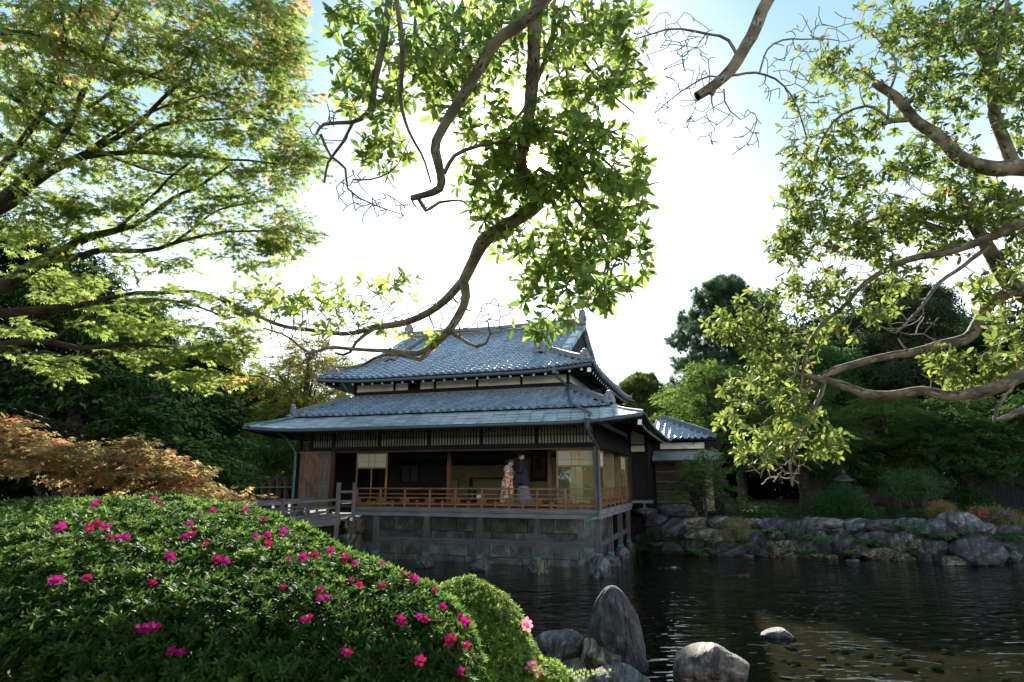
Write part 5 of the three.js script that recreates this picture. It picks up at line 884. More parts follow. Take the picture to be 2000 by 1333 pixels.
// --- the broadleaf tree hanging in from the top
{
  const t = thing('broadleaf_tree', 'broadleaf tree with pale knotty limbs and glossy leaves hanging in from the top centre', 'tree', at(1250, -900, 3.0).setY(1).toArray());
  t.position.set(0, 0, 0);
  const Ls = [
    [[1080, -320, 3.3, 17], [1070, -120, 3.4, 17], [1045, 40, 3.5, 16], [1040, 150, 3.6, 15], [1030, 250, 3.65, 13], [1017, 322, 3.7, 12.5], [1052, 393, 3.75, 15], [1010, 428, 3.8, 15], [948, 468, 3.85, 15], [922, 515, 3.9, 12], [905, 548, 3.95, 11]],
    [[905, 546, 3.95, 9], [862, 592, 4.1, 8], [800, 628, 4.25, 7.5], [735, 640, 4.4, 7], [690, 652, 4.5, 5], [610, 646, 4.6, 4.5], [540, 632, 4.7, 3.8], [490, 612, 4.8, 3], [430, 580, 4.9, 2]],
    [[905, 548, 3.95, 9.5], [908, 585, 3.95, 9], [885, 635, 3.95, 9], [855, 668, 3.95, 9], [822, 690, 4.0, 6], [770, 686, 4.1, 4.2], [700, 682, 4.2, 3.8], [640, 680, 4.3, 3.4], [602, 690, 4.4, 3], [555, 655, 4.5, 2], [515, 640, 4.55, 1.6]],
    [[838, 684, 3.97, 6], [822, 704, 3.95, 4], [790, 695, 4, 4.5], [745, 692, 4.05, 3.5], [700, 716, 4.1, 2.5], [655, 716, 4.15, 1.6]],
    [[735, 640, 4.4, 4.5], [700, 665, 4.35, 4], [680, 692, 4.35, 3.4], [655, 690, 4.4, 2.6]],
    [[880, 650, 3.95, 5], [905, 668, 3.9, 4], [930, 678, 3.85, 3.4], [955, 665, 3.8, 2.4], [952, 630, 3.8, 1.6]],
    [[1085, -120, 3.1, 17], [1068, 0, 3.15, 16], [1020, 48, 3.2, 15], [972, 82, 3.25, 14], [940, 125, 3.3, 14], [902, 190, 3.35, 13], [866, 250, 3.4, 12], [850, 288, 3.42, 11], [858, 335, 3.45, 10], [858, 366, 3.46, 10], [832, 380, 3.48, 8], [803, 388, 3.5, 7]],
    [[815, 386, 3.5, 4.5], [835, 415, 3.5, 4.5], [845, 400, 3.52, 3.5], [880, 390, 3.55, 2.5], [905, 392, 3.6, 2]],
    [[866, 338, 3.45, 5], [888, 306, 3.5, 5], [930, 288, 3.55, 4.5], [985, 278, 3.6, 4], [1030, 290, 3.65, 3]],
    [[768, -60, 3.6, 10], [756, 20, 3.6, 9.5], [746, 100, 3.6, 9], [733, 160, 3.6, 8], [722, 215, 3.6, 7], [690, 240, 3.65, 5], [630, 245, 3.7, 4], [618, 262, 3.7, 2.5], [626, 246, 3.7, 2]],
    [[690, 238, 3.65, 4.2], [668, 280, 3.7, 3.6], [640, 318, 3.75, 3], [632, 358, 3.75, 2.5]], [[628, 262, 3.7, 3.4], [645, 305, 3.72, 3.2], [674, 330, 3.75, 3], [680, 370, 3.8, 2.2], [735, 402, 3.85, 1.6], [790, 420, 3.9, 1.2]],
    [[690, 352, 3.75, 2], [730, 352, 3.8, 1.8], [770, 330, 3.85, 1.6], [800, 270, 3.9, 1.2]],
    [[772, -20, 3.4, 7], [784, 60, 3.45, 6.5], [785, 130, 3.5, 6], [784, 205, 3.55, 5], [798, 258, 3.6, 3.5], [828, 310, 3.65, 3], [843, 358, 3.7, 2]],
    [[1080, 20, 3.5, 6], [1078, 80, 3.6, 5.5], [1060, 130, 3.7, 5], [1030, 200, 3.8, 4], [985, 260, 3.9, 3]], [[1085, 10, 3.4, 5], [1100, 60, 3.5, 4], [1130, 110, 3.6, 3.4], [1180, 170, 3.7, 2.6], [1240, 220, 3.8, 1.8]],
    [[1050, 330, 3.65, 6], [1100, 360, 3.6, 5], [1150, 420, 3.55, 4], [1190, 500, 3.5, 3], [1170, 580, 3.5, 2]], [[1060, 250, 3.6, 5], [1120, 270, 3.5, 4], [1190, 320, 3.4, 3], [1240, 380, 3.35, 2]],
  ].map((c) => limbOf(c, 0.09, 0.012));
  const r = rng(1001);
  const T1 = clusterTargets(((q) => q.map((c) => { const k = [...c]; k[6] = Math.round(k[6] * (k[7] ? 1.6 : k[1] < 560 ? 1.15 : 1)); return k; }))([[700, 60, 3.7, 70, 70, 0.4, 34], [680, 140, 3.7, 50, 60, 0.3, 26], [730, 190, 3.8, 70, 60, 0.4, 36], [830, 60, 3.7, 100, 90, 0.5, 62], [820, 150, 3.8, 100, 80, 0.5, 60], [900, 100, 3.7, 100, 100, 0.5, 58], [960, 40, 3.6, 100, 60, 0.4, 46], [990, 130, 3.9, 70, 80, 0.4, 26], [1100, 60, 3.6, 100, 80, 0.5, 60], [1160, 110, 3.8, 90, 90, 0.5, 58], [1210, 60, 4.0, 70, 70, 0.4, 36], [1230, 160, 4, 50, 50, 0.3, 20], [1120, 200, 3.7, 80, 70, 0.4, 40], [760, 290, 4, 60, 50, 0.3, 30], [930, 220, 3.9, 80, 60, 0.4, 34], [955, 350, 3.9, 80, 60, 0.4, 40], [1000, 320, 3.9, 60, 60, 0.3, 26], [1110, 270, 3.5, 80, 60, 0.4, 50], [1050, 250, 3.6, 60, 40, 0.3, 18], [1090, 350, 3.6, 60, 40, 0.3, 20], [1010, 370, 3.8, 50, 40, 0.3, 18], [985, 300, 3.8, 45, 45, 0.3, 26], [1020, 260, 3.7, 40, 26, 0.3, 16], [1045, 368, 3.7, 40, 18, 0.3, 14], [1108, 312, 3.6, 32, 40, 0.3, 24], [1180, 310, 3.4, 80, 70, 0.3, 40], [1220, 390, 3.3, 50, 70, 0.25, 32], [1130, 390, 3.6, 90, 70, 0.4, 44], [1190, 460, 3.4, 75, 60, 0.3, 42], [1090, 490, 3.6, 90, 60, 0.4, 46], [1170, 540, 3.4, 75, 50, 0.3, 38], [1040, 560, 3.6, 50, 50, 0.3, 22], [1130, 590, 3.4, 70, 30, 0.3, 20], [950, 420, 3.9, 50, 40, 0.3, 18], [1000, 460, 3.8, 60, 50, 0.3, 22], [1085, 640, 3.3, 45, 22, 0.15, 9], [1030, 640, 3.4, 30, 12, 0.12, 4], [1250, 330, 3.4, 20, 60, 0.2, 8], [1255, 500, 3.4, 15, 60, 0.2, 8],
    [590, 580, 4.7, 110, 40, 0.4, 34], [520, 590, 4.8, 90, 40, 0.4, 20], [680, 600, 4.6, 60, 45, 0.4, 14], [760, 560, 4.5, 60, 40, 0.3, 18], [830, 660, 4, 40, 18, 0.2, 6], [660, 640, 4.4, 100, 30, 0.3, 10], [760, 640, 4.3, 70, 30, 0.3, 5],
    [700, 380, 3.85, 70, 60, 0.3, 26, 'bare'], [640, 250, 3.75, 50, 50, 0.2, 20, 'bare'], [780, 400, 3.8, 60, 40, 0.3, 14, 'bare'], [660, 620, 4.5, 150, 60, 0.4, 60, 'bare'], [860, 620, 4.1, 100, 50, 0.3, 24, 'bare'], [960, 610, 3.9, 50, 50, 0.2, 18, 'bare'], [640, 720, 4.2, 50, 25, 0.2, 12, 'bare'], [560, 660, 4.6, 70, 30, 0.3, 14, 'bare']]), r);
  leafTree(t, Ls, T1, { seed: 7, bark: MAT.bark, twigM: MAT.twig, twig: 0.0062, sag: 0.05, kink: 0.05, leaves: [4, 7], leaf: 0.088, single: 300,
    singleC: [[0.20, 0.31, 0.06], [0.13, 0.22, 0.042], [0.33, 0.41, 0.10], [0.10, 0.17, 0.036]],
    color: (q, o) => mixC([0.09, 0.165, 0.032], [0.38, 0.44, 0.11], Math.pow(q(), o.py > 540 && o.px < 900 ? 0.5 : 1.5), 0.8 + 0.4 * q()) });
}
{ // the unseen rest of its crown; overhead foliage added to shade the hedge
  const t = scene.getObjectByName('broadleaf_tree'), r = rng(1011), lists = [[], []];
  mesh('trunk', (() => { const [P, Q] = curvePts([[V3(1.6, 0.7, 3.6), 0.2], [V3(1.5, 2.6, 3.2), 0.16], [V3(1.0, 5.0, 1.6), 0.13], [V3(0.35, 6.6, -2.2), 0.06]], 0.2, 0.04); return tube(P, Q, 12); })(), MAT.bark, t);
  const g = []; for (let k = 0; k < 9; k++) { const a = k * 0.7, e = V3(1 + Math.cos(a) * 4, 6.5 + r(), 3 + Math.sin(a) * 3.4); g.push(tube([V3(1.2, 4.2, 2.4), V3(1.1 + Math.cos(a) * 1.6, 5.6, 2.6 + Math.sin(a) * 1.4), e], [0.08, 0.05, 0.015], 6)); } mesh('limbs', g, MAT.bark, t);
  const C = [0, 1].map((i) => clump(170 + i, 14, 0.3, 0.12, BROAD[i]));
  for (let i = 0; i < 2400; i++) { const a = r() * 6.283, q = Math.sqrt(r()), p = V3(-1.0 + Math.cos(a) * q * 5.0, 4.9 + 1.6 * r() - 0.6 * q * q, 1.6 + Math.sin(a) * q * 2.6); if (p.z < -0.5) continue; lists[i % 2].push({ m: frame(p, V3(r() - 0.5, -0.2, r() - 0.5), V3(r() - 0.5, 1, r() - 0.5), 0.8 + 0.5 * r()), c: mixC([0.055, 0.145, 0.018], [0.14, 0.24, 0.03], r()) }); }
  lists.forEach((l, i) => inst('foliage', C[i], leafWhite, l, t));
}
// --- the tree on the right
{
  const t = thing('leaning_tree', 'broadleaf tree with long crooked pale limbs reaching in from the right edge', 'tree');
  const Ls = [
    [[2200, 380, 5.2, 22], [2080, 345, 5.1, 19], [2000, 328, 5, 18], [1945, 330, 5, 17], [1895, 318, 5, 16], [1845, 278, 5.1, 14], [1790, 236, 5.2, 12], [1752, 192, 5.3, 11], [1708, 162, 5.4, 9]],
    [[1985, 322, 5, 14], [1958, 265, 5, 13], [1940, 195, 5, 12], [1938, 145, 5, 11], [1915, 100, 5, 10], [1902, 80, 5, 9]], [[1938, 140, 5, 8], [1955, 90, 5, 7], [1965, 30, 5, 5], [1975, -40, 5, 4]],
    [[1775, 235, 5.2, 6], [1745, 238, 5.15, 5.5], [1724, 244, 5.1, 5]], [[1735, 238, 5.15, 3.5], [1738, 180, 5.3, 3], [1750, 120, 5.4, 2.5], [1700, 60, 5.6, 1.8]], [[1733, 232, 5.15, 3.4], [1695, 208, 5.2, 3], [1640, 230, 5.3, 2.6], [1598, 290, 5.4, 2.2], [1590, 340, 5.4, 1.6]],
    [[2180, 420, 4.6, 13], [2090, 432, 4.6, 11], [2000, 436, 4.6, 10], [1925, 466, 4.7, 9], [1850, 490, 4.8, 8], [1780, 502, 4.9, 7], [1705, 540, 5, 5.5], [1650, 598, 5, 4.5], [1600, 640, 5, 4], [1572, 700, 5, 3.5], [1560, 770, 5, 3], [1540, 830, 5, 2]],
    [[2180, 640, 5, 22], [2060, 598, 5, 19], [1985, 568, 5, 17], [1952, 530, 5, 15], [1935, 490, 5, 14], [1905, 440, 5.1, 13], [1880, 395, 5.2, 11], [1855, 350, 5.3, 8]],
    [[1990, 566, 5, 13], [1938, 590, 5, 12], [1910, 630, 5, 11.5], [1892, 660, 5, 11], [1850, 672, 5, 10], [1780, 690, 5, 8.5], [1710, 703, 5, 7.5], [1650, 718, 5, 7], [1600, 738, 5, 6.5], [1560, 775, 5.0, 5], [1530, 800, 5, 3.5], [1490, 830, 5, 2.5]],
    [[2200, 670, 4.3, 17], [2090, 700, 4.3, 15], [2000, 732, 4.3, 13], [1925, 764, 4.4, 12], [1850, 777, 4.5, 11], [1800, 764, 4.6, 10], [1750, 770, 4.7, 9], [1692, 770, 4.8, 9], [1640, 752, 4.9, 9], [1578, 735, 5, 6.5], [1510, 728, 5.05, 3]],
    [[1610, 742, 4.95, 5], [1592, 800, 4.9, 4.5], [1565, 850, 4.85, 4], [1545, 900, 4.8, 3], [1550, 950, 4.75, 2]], [[1560, 700, 5, 3], [1545, 740, 5, 3], [1500, 690, 5, 2.4], [1440, 650, 5, 2]],
    [[2050, 780, 4.2, 7], [2000, 800, 4.2, 6], [1968, 815, 4.2, 5.5], [1944, 818, 4.2, 4], [1960, 780, 4.2, 3], [1980, 755, 4.2, 2]],
    [[1930, 480, 4.9, 5], [1880, 520, 4.8, 4], [1830, 560, 4.7, 4], [1790, 610, 4.7, 3], [1750, 650, 4.7, 2]], [[1840, 450, 5.2, 8], [1790, 430, 5.3, 6], [1740, 420, 5.4, 4.5], [1680, 440, 5.5, 3], [1620, 460, 5.5, 2]],
    // the bare, sawn limb at the top with its leafless twigs
    [[1540, -120, 4.4, 16], [1508, -20, 4.4, 15], [1470, 65, 4.4, 14], [1432, 128, 4.4, 13], [1398, 165, 4.4, 12], [1362, 188, 4.4, 11]], [[1398, 168, 4.4, 6], [1390, 186, 4.4, 5]],
    [[1440, 112, 4.4, 4], [1420, 75, 4.4, 3.5], [1370, 66, 4.45, 3], [1310, 58, 4.5, 2.4], [1240, 75, 4.6, 1.6]], [[1420, 150, 4.4, 3], [1480, 142, 4.5, 2.6], [1540, 180, 4.6, 2], [1575, 270, 4.7, 1.5]], [[1480, 142, 4.5, 2.4], [1500, 95, 4.5, 2], [1560, 75, 4.6, 1.8], [1640, 80, 4.7, 1.2]],
    [[1410, 155, 4.4, 2.4], [1380, 150, 4.5, 2], [1340, 175, 4.6, 1.6], [1280, 220, 4.7, 1]], [[1412, 175, 4.4, 2], [1415, 210, 4.5, 1.6], [1445, 235, 4.5, 1]],
  ].map((c) => limbOf(c, 0.11, 0.02));
  const r = rng(1002);
  const T2 = clusterTargets(((q) => q.map((c) => { const k = [...c]; k[6] = Math.round(k[6] * (k[7] ? 1.5 : k[1] > 780 && k[0] < 1700 ? 1.1 : k[1] > 290 && k[1] < 570 ? 2.7 : 1.9)); return k; }))([[1900, 50, 5.2, 110, 60, 0.7, 120], [1800, 90, 5.3, 90, 80, 0.7, 96], [1970, 120, 5.1, 60, 100, 0.6, 84], [1850, 180, 5.3, 90, 60, 0.5, 60], [1990, 230, 5, 50, 70, 0.5, 26], [1730, 30, 5.5, 70, 50, 0.5, 26], [1660, 150, 5.5, 80, 60, 0.5, 40], [1580, 230, 5.5, 60, 60, 0.5, 18], [1600, 130, 5.6, 60, 60, 0.4, 12], [1700, 240, 5.4, 80, 40, 0.4, 22], [1620, 350, 5.4, 70, 60, 0.5, 32], [1700, 330, 5.4, 60, 50, 0.5, 16], [1840, 290, 5.3, 80, 50, 0.5, 36], [1900, 390, 5.2, 90, 60, 0.6, 58], [1960, 420, 5, 60, 60, 0.5, 36], [1560, 400, 5.4, 50, 50, 0.4, 24], [1610, 460, 5.3, 100, 50, 0.5, 54], [1530, 480, 5.3, 40, 35, 0.3, 16], [1710, 430, 5.4, 90, 60, 0.5, 50], [1800, 430, 5.4, 70, 50, 0.5, 34], [1760, 540, 5.1, 70, 40, 0.5, 16], [1560, 560, 5.2, 60, 50, 0.4, 22], [1480, 620, 5.2, 70, 55, 0.4, 36], [1420, 640, 5.2, 50, 40, 0.3, 18], [1500, 700, 5.1, 60, 45, 0.4, 28], [1450, 760, 5.1, 50, 45, 0.3, 18], [1560, 680, 5.1, 50, 50, 0.3, 16], [1640, 620, 5.1, 60, 60, 0.4, 14], [1560, 840, 4.95, 80, 50, 0.4, 48], [1480, 870, 5, 60, 40, 0.4, 34], [1600, 870, 4.9, 60, 30, 0.3, 22], [1440, 830, 5.1, 40, 30, 0.3, 12], [1540, 780, 5, 50, 40, 0.3, 20], [1640, 860, 4.8, 30, 14, 0.2, 6], [1890, 730, 4.7, 80, 45, 0.4, 34], [1960, 690, 4.6, 50, 50, 0.4, 26], [1830, 700, 4.8, 40, 30, 0.3, 10], [1990, 520, 4.9, 40, 70, 0.4, 22], [1960, 620, 4.8, 50, 40, 0.4, 16], [1920, 560, 5, 60, 40, 0.4, 14], [1780, 330, 5.3, 60, 40, 0.4, 20], [1700, 490, 5.3, 60, 30, 0.4, 16], [1850, 480, 5.1, 60, 30, 0.4, 16], [1630, 560, 5.2, 50, 40, 0.4, 14], [1720, 600, 5, 60, 30, 0.4, 12], [1560, 310, 5.5, 40, 40, 0.4, 12], [1650, 280, 5.4, 50, 30, 0.4, 14],
    [1520, 915, 4.9, 90, 35, 0.3, 46, 'bare'], [1640, 560, 5.1, 90, 90, 0.4, 40, 'bare'], [1760, 620, 5, 80, 60, 0.4, 20, 'bare'], [1600, 280, 5.4, 90, 100, 0.4, 50, 'bare'], [1320, 90, 4.6, 90, 70, 0.4, 70, 'bare'], [1350, 210, 4.6, 80, 70, 0.3, 44, 'bare'], [1440, 260, 4.5, 60, 50, 0.3, 26, 'bare'], [1540, 160, 4.6, 60, 80, 0.3, 40, 'bare'], [1600, 60, 4.7, 90, 50, 0.3, 30, 'bare'], [1820, 380, 5.2, 80, 60, 0.4, 20, 'bare']]), r);
  leafTree(t, Ls, T2, { seed: 8, bark: MAT.bark, twigM: MAT.twig, twig: 0.0068, sag: 0.05, kink: 0.06, leaves: [4, 7], leaf: 0.076, single: 300,
    singleC: [[0.15, 0.22, 0.042], [0.23, 0.29, 0.065], [0.09, 0.15, 0.03], [0.30, 0.34, 0.085]],
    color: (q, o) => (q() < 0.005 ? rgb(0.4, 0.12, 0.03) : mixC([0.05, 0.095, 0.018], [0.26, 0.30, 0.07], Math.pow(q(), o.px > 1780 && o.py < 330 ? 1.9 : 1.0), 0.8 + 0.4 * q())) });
}
// --- the big maple on the left
function mapleTree(t, limbs, targets, seed, color, sprays, twigM, twig, scale = 1) {
  const r = rng(seed); limbs.forEach(([P, Q]) => mesh('limb', tube(P, Q, Q[0] > 0.04 ? 9 : 6), MAT.barkDark, t)); mesh('twigs', growTwigs(limbs, targets, r, { twig, sag: 0.1, kink: 0.04 }), twigM, t);
  const lists = sprays.map(() => []);
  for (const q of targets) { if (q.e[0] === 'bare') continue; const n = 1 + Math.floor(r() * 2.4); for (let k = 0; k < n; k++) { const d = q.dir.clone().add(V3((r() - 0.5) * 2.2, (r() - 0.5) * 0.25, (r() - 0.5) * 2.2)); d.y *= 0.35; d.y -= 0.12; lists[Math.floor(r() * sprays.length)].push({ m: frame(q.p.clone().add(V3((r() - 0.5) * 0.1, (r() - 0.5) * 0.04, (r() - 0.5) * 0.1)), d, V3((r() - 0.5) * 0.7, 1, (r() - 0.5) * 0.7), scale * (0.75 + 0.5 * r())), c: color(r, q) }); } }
  lists.forEach((l, i) => inst('foliage', sprays[i], leafMaple, l, t));
}
const mapD = (x, y) => 4.1 + 1.5 * clamp((x + 300) / 900, 0, 1) + 2.3 * clamp(y / 740, 0, 1);
{
  const t = thing('big_maple', 'big spreading maple with dark branches and layered yellow-green leaves filling the upper left', 'tree');
  const Ls = [
    [[-420, 640, 4.6, 34], [-250, 560, 4.6, 28], [-120, 480, 4.8, 22], [-40, 420, 5, 15], [10, 385, 5, 11], [70, 325, 5.2, 9], [130, 250, 5.4, 7.5], [165, 170, 5.6, 6], [205, 85, 5.9, 4.5], [250, -10, 6.2, 3]],
    [[-40, 400, 5, 9], [10, 320, 5, 7.5], [72, 235, 5.2, 6.5], [118, 130, 5.4, 5], [124, 45, 5.5, 4], [105, -30, 5.6, 3]], [[124, 60, 5.5, 3], [150, 30, 5.5, 2.5], [158, -20, 5.6, 2]],
    [[-40, 430, 5, 11], [25, 395, 5.1, 10], [90, 335, 5.3, 8], [170, 296, 5.5, 6.5], [255, 252, 5.8, 5], [310, 200, 6, 4], [360, 150, 6.2, 3], [390, 90, 6.4, 2]],
    [[20, 400, 5.1, 9], [75, 352, 5.2, 8], [150, 308, 5.4, 7], [230, 297, 5.7, 5], [330, 302, 6, 4], [450, 312, 6.4, 2.6], [545, 322, 6.7, 1.5]], [[150, 308, 5.4, 5], [215, 262, 5.6, 4], [300, 216, 5.9, 3], [385, 190, 6.2, 2], [470, 172, 6.5, 1.4]], [[250, 285, 5.7, 5], [312, 246, 6, 4], [390, 236, 6.3, 2.8], [490, 228, 6.6, 1.6]], [[170, 210, 5.5, 4], [240, 170, 5.7, 3.5], [330, 130, 6, 2.5], [430, 70, 6.3, 1.6]],
    [[-60, 62, 4.8, 6], [0, 64, 4.9, 5.5], [72, 68, 5.1, 5], [130, 90, 5.3, 4.4], [205, 116, 5.6, 3.6], [300, 150, 6, 2.6], [420, 195, 6.4, 1.6], [470, 225, 6.5, 1.2]], [[-60, 120, 4.4, 7], [0, 170, 4.5, 6], [60, 215, 4.7, 5], [110, 245, 4.9, 4], [190, 290, 5.2, 3], [310, 338, 5.6, 2], [385, 340, 5.9, 1.4]],
    [[-300, 620, 4.8, 26], [-100, 590, 4.9, 19], [0, 560, 5, 15], [60, 524, 5.2, 13], [105, 500, 5.4, 11], [142, 476, 5.6, 9], [225, 450, 5.9, 7], [262, 438, 6, 6], [300, 416, 6.2, 5], [340, 384, 6.4, 4], [394, 360, 6.7, 3], [454, 318, 7, 2]],
    [[105, 505, 5.4, 9], [157, 498, 5.6, 7], [197, 488, 5.8, 6], [297, 487, 6.2, 4.5], [355, 472, 6.5, 3.5], [415, 456, 6.8, 2.6], [545, 450, 7.3, 1.6]], [[225, 450, 5.9, 4], [280, 400, 6.2, 3.5], [340, 340, 6.5, 2.5], [420, 280, 6.9, 1.5]], [[340, 476, 6.4, 3], [430, 410, 6.8, 2], [520, 390, 7.2, 1.4]],
    [[-100, 600, 4.10, 14], [-20, 612, 4.33, 11], [70, 604, 4.58, 8], [150, 598, 4.81, 6.5], [232, 577, 5.04, 5], [320, 573, 5.29, 4], [388, 572, 5.48, 3], [470, 604, 5.71, 2]], [[150, 595, 4.81, 4], [250, 588, 5.09, 3.5], [350, 590, 5.38, 2.6], [440, 620, 5.63, 1.6]],
    [[-120, 680, 4.04, 9], [0, 674, 4.38, 7], [94, 670, 4.65, 6], [150, 680, 4.81, 5], [196, 679, 4.94, 4.5], [245, 670, 5.08, 4], [297, 677, 5.22, 3.2], [350, 683, 5.38, 2.6], [402, 677, 5.52, 2], [440, 666, 5.63, 1.4]], [[196, 679, 4.94, 4], [280, 692, 5.18, 3.4], [340, 720, 5.35, 2.8], [400, 728, 5.52, 2.2], [510, 738, 5.83, 1.4]], [[-60, 676, 4.21, 6], [0, 681, 4.38, 5], [54, 697, 4.54, 4.5], [82, 688, 4.62, 4], [140, 700, 4.78, 3.4], [192, 690, 4.93, 2.4]], [[94, 672, 4.65, 3], [140, 640, 4.78, 2.4], [200, 610, 4.95, 1.6]],
  ].map((c) => limbOf(c.map(([x, y, D, w]) => [x, y, mapD(x, y), w * 1.05]), 0.16, 0.02));
  const r = rng(1003);
  const bands = []; // upper fan
  for (const [y, x1, n] of [[20, 560, 190], [80, 575, 210], [140, 585, 210], [200, 600, 220], [260, 605, 220], [320, 610, 210], [380, 570, 170], [430, 585, 150], [480, 580, 120]]) for (let k = 0; k < 4; k++) { const w = x1 / 4; bands.push([w * (k + 0.5), y + (k === 3 ? 6 : 0), lerp(5.1, 6.9, (k + 0.5) / 4), w * 0.62, 44, 0.7, Math.round(n / 4)]); }
  bands.push([540, 30, 6.6, 40, 40, 0.5, 26], [560, 110, 6.6, 40, 40, 0.5, 26], [585, 320, 6.9, 40, 30, 0.5, 30], [560, 460, 7.2, 50, 30, 0.5, 40], [300, 515, 5.6, 90, 20, 0.4, 30], [120, 535, 5.0, 110, 24, 0.5, 34], [430, 505, 6.2, 90, 20, 0.4, 26],
    [250, 582, 4.9, 200, 22, 0.6, 84], [430, 598, 5.6, 80, 26, 0.4, 44], [60, 640, 4.3, 80, 16, 0.4, 26], [210, 628, 4.7, 100, 20, 0.5, 44], [350, 640, 5.1, 100, 24, 0.5, 54], [440, 685, 5.6, 80, 36, 0.4, 62], [310, 690, 5.0, 110, 20, 0.4, 42], [135, 715, 4.5, 50, 26, 0.25, 30], [410, 735, 5.5, 90, 20, 0.3, 44], [30, 690, 4.2, 40, 14, 0.3, 8], [480, 650, 5.8, 36, 34, 0.3, 24], [500, 590, 6, 40, 40, 0.3, 22]);
  for (const b of bands) { b[2] = mapD(b[0], b[1]); b[5] = Math.min(b[5], 0.45); }
  const T3 = clusterTargets(bands, r, 0.25);
  const S = [0, 1, 2, 3].map((i) => spray(40 + i, 9, 0.2, 0.048));
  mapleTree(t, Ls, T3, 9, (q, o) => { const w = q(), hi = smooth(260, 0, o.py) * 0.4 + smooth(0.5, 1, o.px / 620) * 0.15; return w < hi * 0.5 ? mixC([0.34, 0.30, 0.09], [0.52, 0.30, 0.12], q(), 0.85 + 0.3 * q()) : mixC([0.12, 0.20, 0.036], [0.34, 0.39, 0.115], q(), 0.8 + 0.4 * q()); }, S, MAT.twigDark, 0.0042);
}
{
  const t = thing('laceleaf_maple', 'low laceleaf maple with sunlit orange-bronze leaves behind the flowering hedge', 'shrub');
  const Ls = [[[190, 1100, 6.4, 9], [195, 1020, 6.4, 8], [170, 960, 6.4, 6], [150, 930, 6.3, 5], [110, 890, 6.2, 4], [70, 870, 6.1, 3], [0, 860, 6, 2]], [[170, 955, 6.4, 5], [200, 925, 6.4, 4], [250, 900, 6.5, 3], [285, 880, 6.6, 2]], [[195, 1000, 6.4, 5], [260, 960, 6.5, 4], [330, 940, 6.7, 3], [400, 945, 6.9, 2], [470, 975, 7.1, 1.5]], [[150, 935, 6.3, 4], [60, 915, 6.0, 3], [-40, 900, 5.9, 2.4]], [[60, 870, 6.1, 2], [40, 845, 6.1, 1.6]]].map((c) => limbOf(c, 0.14, 0.02));
  const T = clusterTargets([[60, 875, 6.1, 100, 18, 0.6, 70], [150, 895, 6.3, 110, 20, 0.6, 90], [200, 925, 6.4, 110, 20, 0.5, 70], [270, 885, 6.5, 38, 24, 0.3, 44], [300, 915, 6.6, 90, 20, 0.5, 70], [350, 935, 6.8, 70, 16, 0.4, 50], [340, 960, 6.8, 100, 14, 0.5, 50], [430, 975, 7, 70, 14, 0.4, 40], [25, 838, 6.1, 36, 14, 0.3, 22], [60, 848, 6.2, 24, 10, 0.2, 8], [20, 905, 6, 60, 20, 0.5, 40]], rng(1005));
  mapleTree(t, Ls, T, 12, (q) => (q() < 0.12 ? mixC([0.40, 0.12, 0.08], [0.45, 0.22, 0.12], q()) : mixC([0.24, 0.19, 0.08], [0.38, 0.28, 0.13], q(), 0.75 + 0.4 * q())), [0, 1].map((i) => spray(60 + i, 10, 0.2, 0.042, PALM5)), MAT.twigDark, 0.004);
}

// ------------------------------------------------------------------ the clipped azalea hedge in front, its flowers, the round bush beside it
const crestY = (x) => { const K = [[-400, 990], [0, 985], [200, 975], [350, 976], [480, 995], [580, 1030], [650, 1068], [720, 1102], [790, 1132], [845, 1158], [890, 1194], [922, 1240], [940, 1310], [950, 1420]]; for (let i = 1; i < K.length; i++) if (x <= K[i][0]) return lerp(K[i - 1][1], K[i][1], (x - K[i - 1][0]) / (K[i][0] - K[i - 1][0])); return 1420; };
const crestD = (x) => lerp(4.7, 3.15, smooth(250, 930, x));
function hedgePoint(px, t) { // t 0 at the crest, 1 at the ground in front; a rounded shoulder between
  const y0 = crestY(px), D0 = crestD(px), D1 = lerp(2.35, 2.62, smooth(0, 950, px)), c = at(px, y0, D0), rx = rayOf(px, y0), k = rx.x / -rx.z, drop = lerp(0.62, 0.5, smooth(300, 900, px));
  if (t < 0.6) { const f = t / 0.6 * Math.PI / 2, D = D0 - (D0 - D1) * Math.sin(f); return V3(k * D, c.y - drop * (1 - Math.cos(f)), -D); }
  const q = (t - 0.6) / 0.4; return V3(k * D1, lerp(c.y - drop, 0.9, q), -D1 + 0.12 * Math.sin(q * 3.14));
}
function hedgeAt(px, py) { let b = null, bd = 1e9; for (let i = 0; i <= 80; i++) { const p = hedgePoint(px, i / 80), d = V3(p.x, p.y - EYE, p.z), dep = -d.z * Math.cos(TILT) + d.y * Math.sin(TILT), y = 666.5 - FPX * (d.y * Math.cos(TILT) + d.z * Math.sin(TILT)) / dep; if (Math.abs(y - py) < bd) { bd = Math.abs(y - py); b = p; } } return b; }
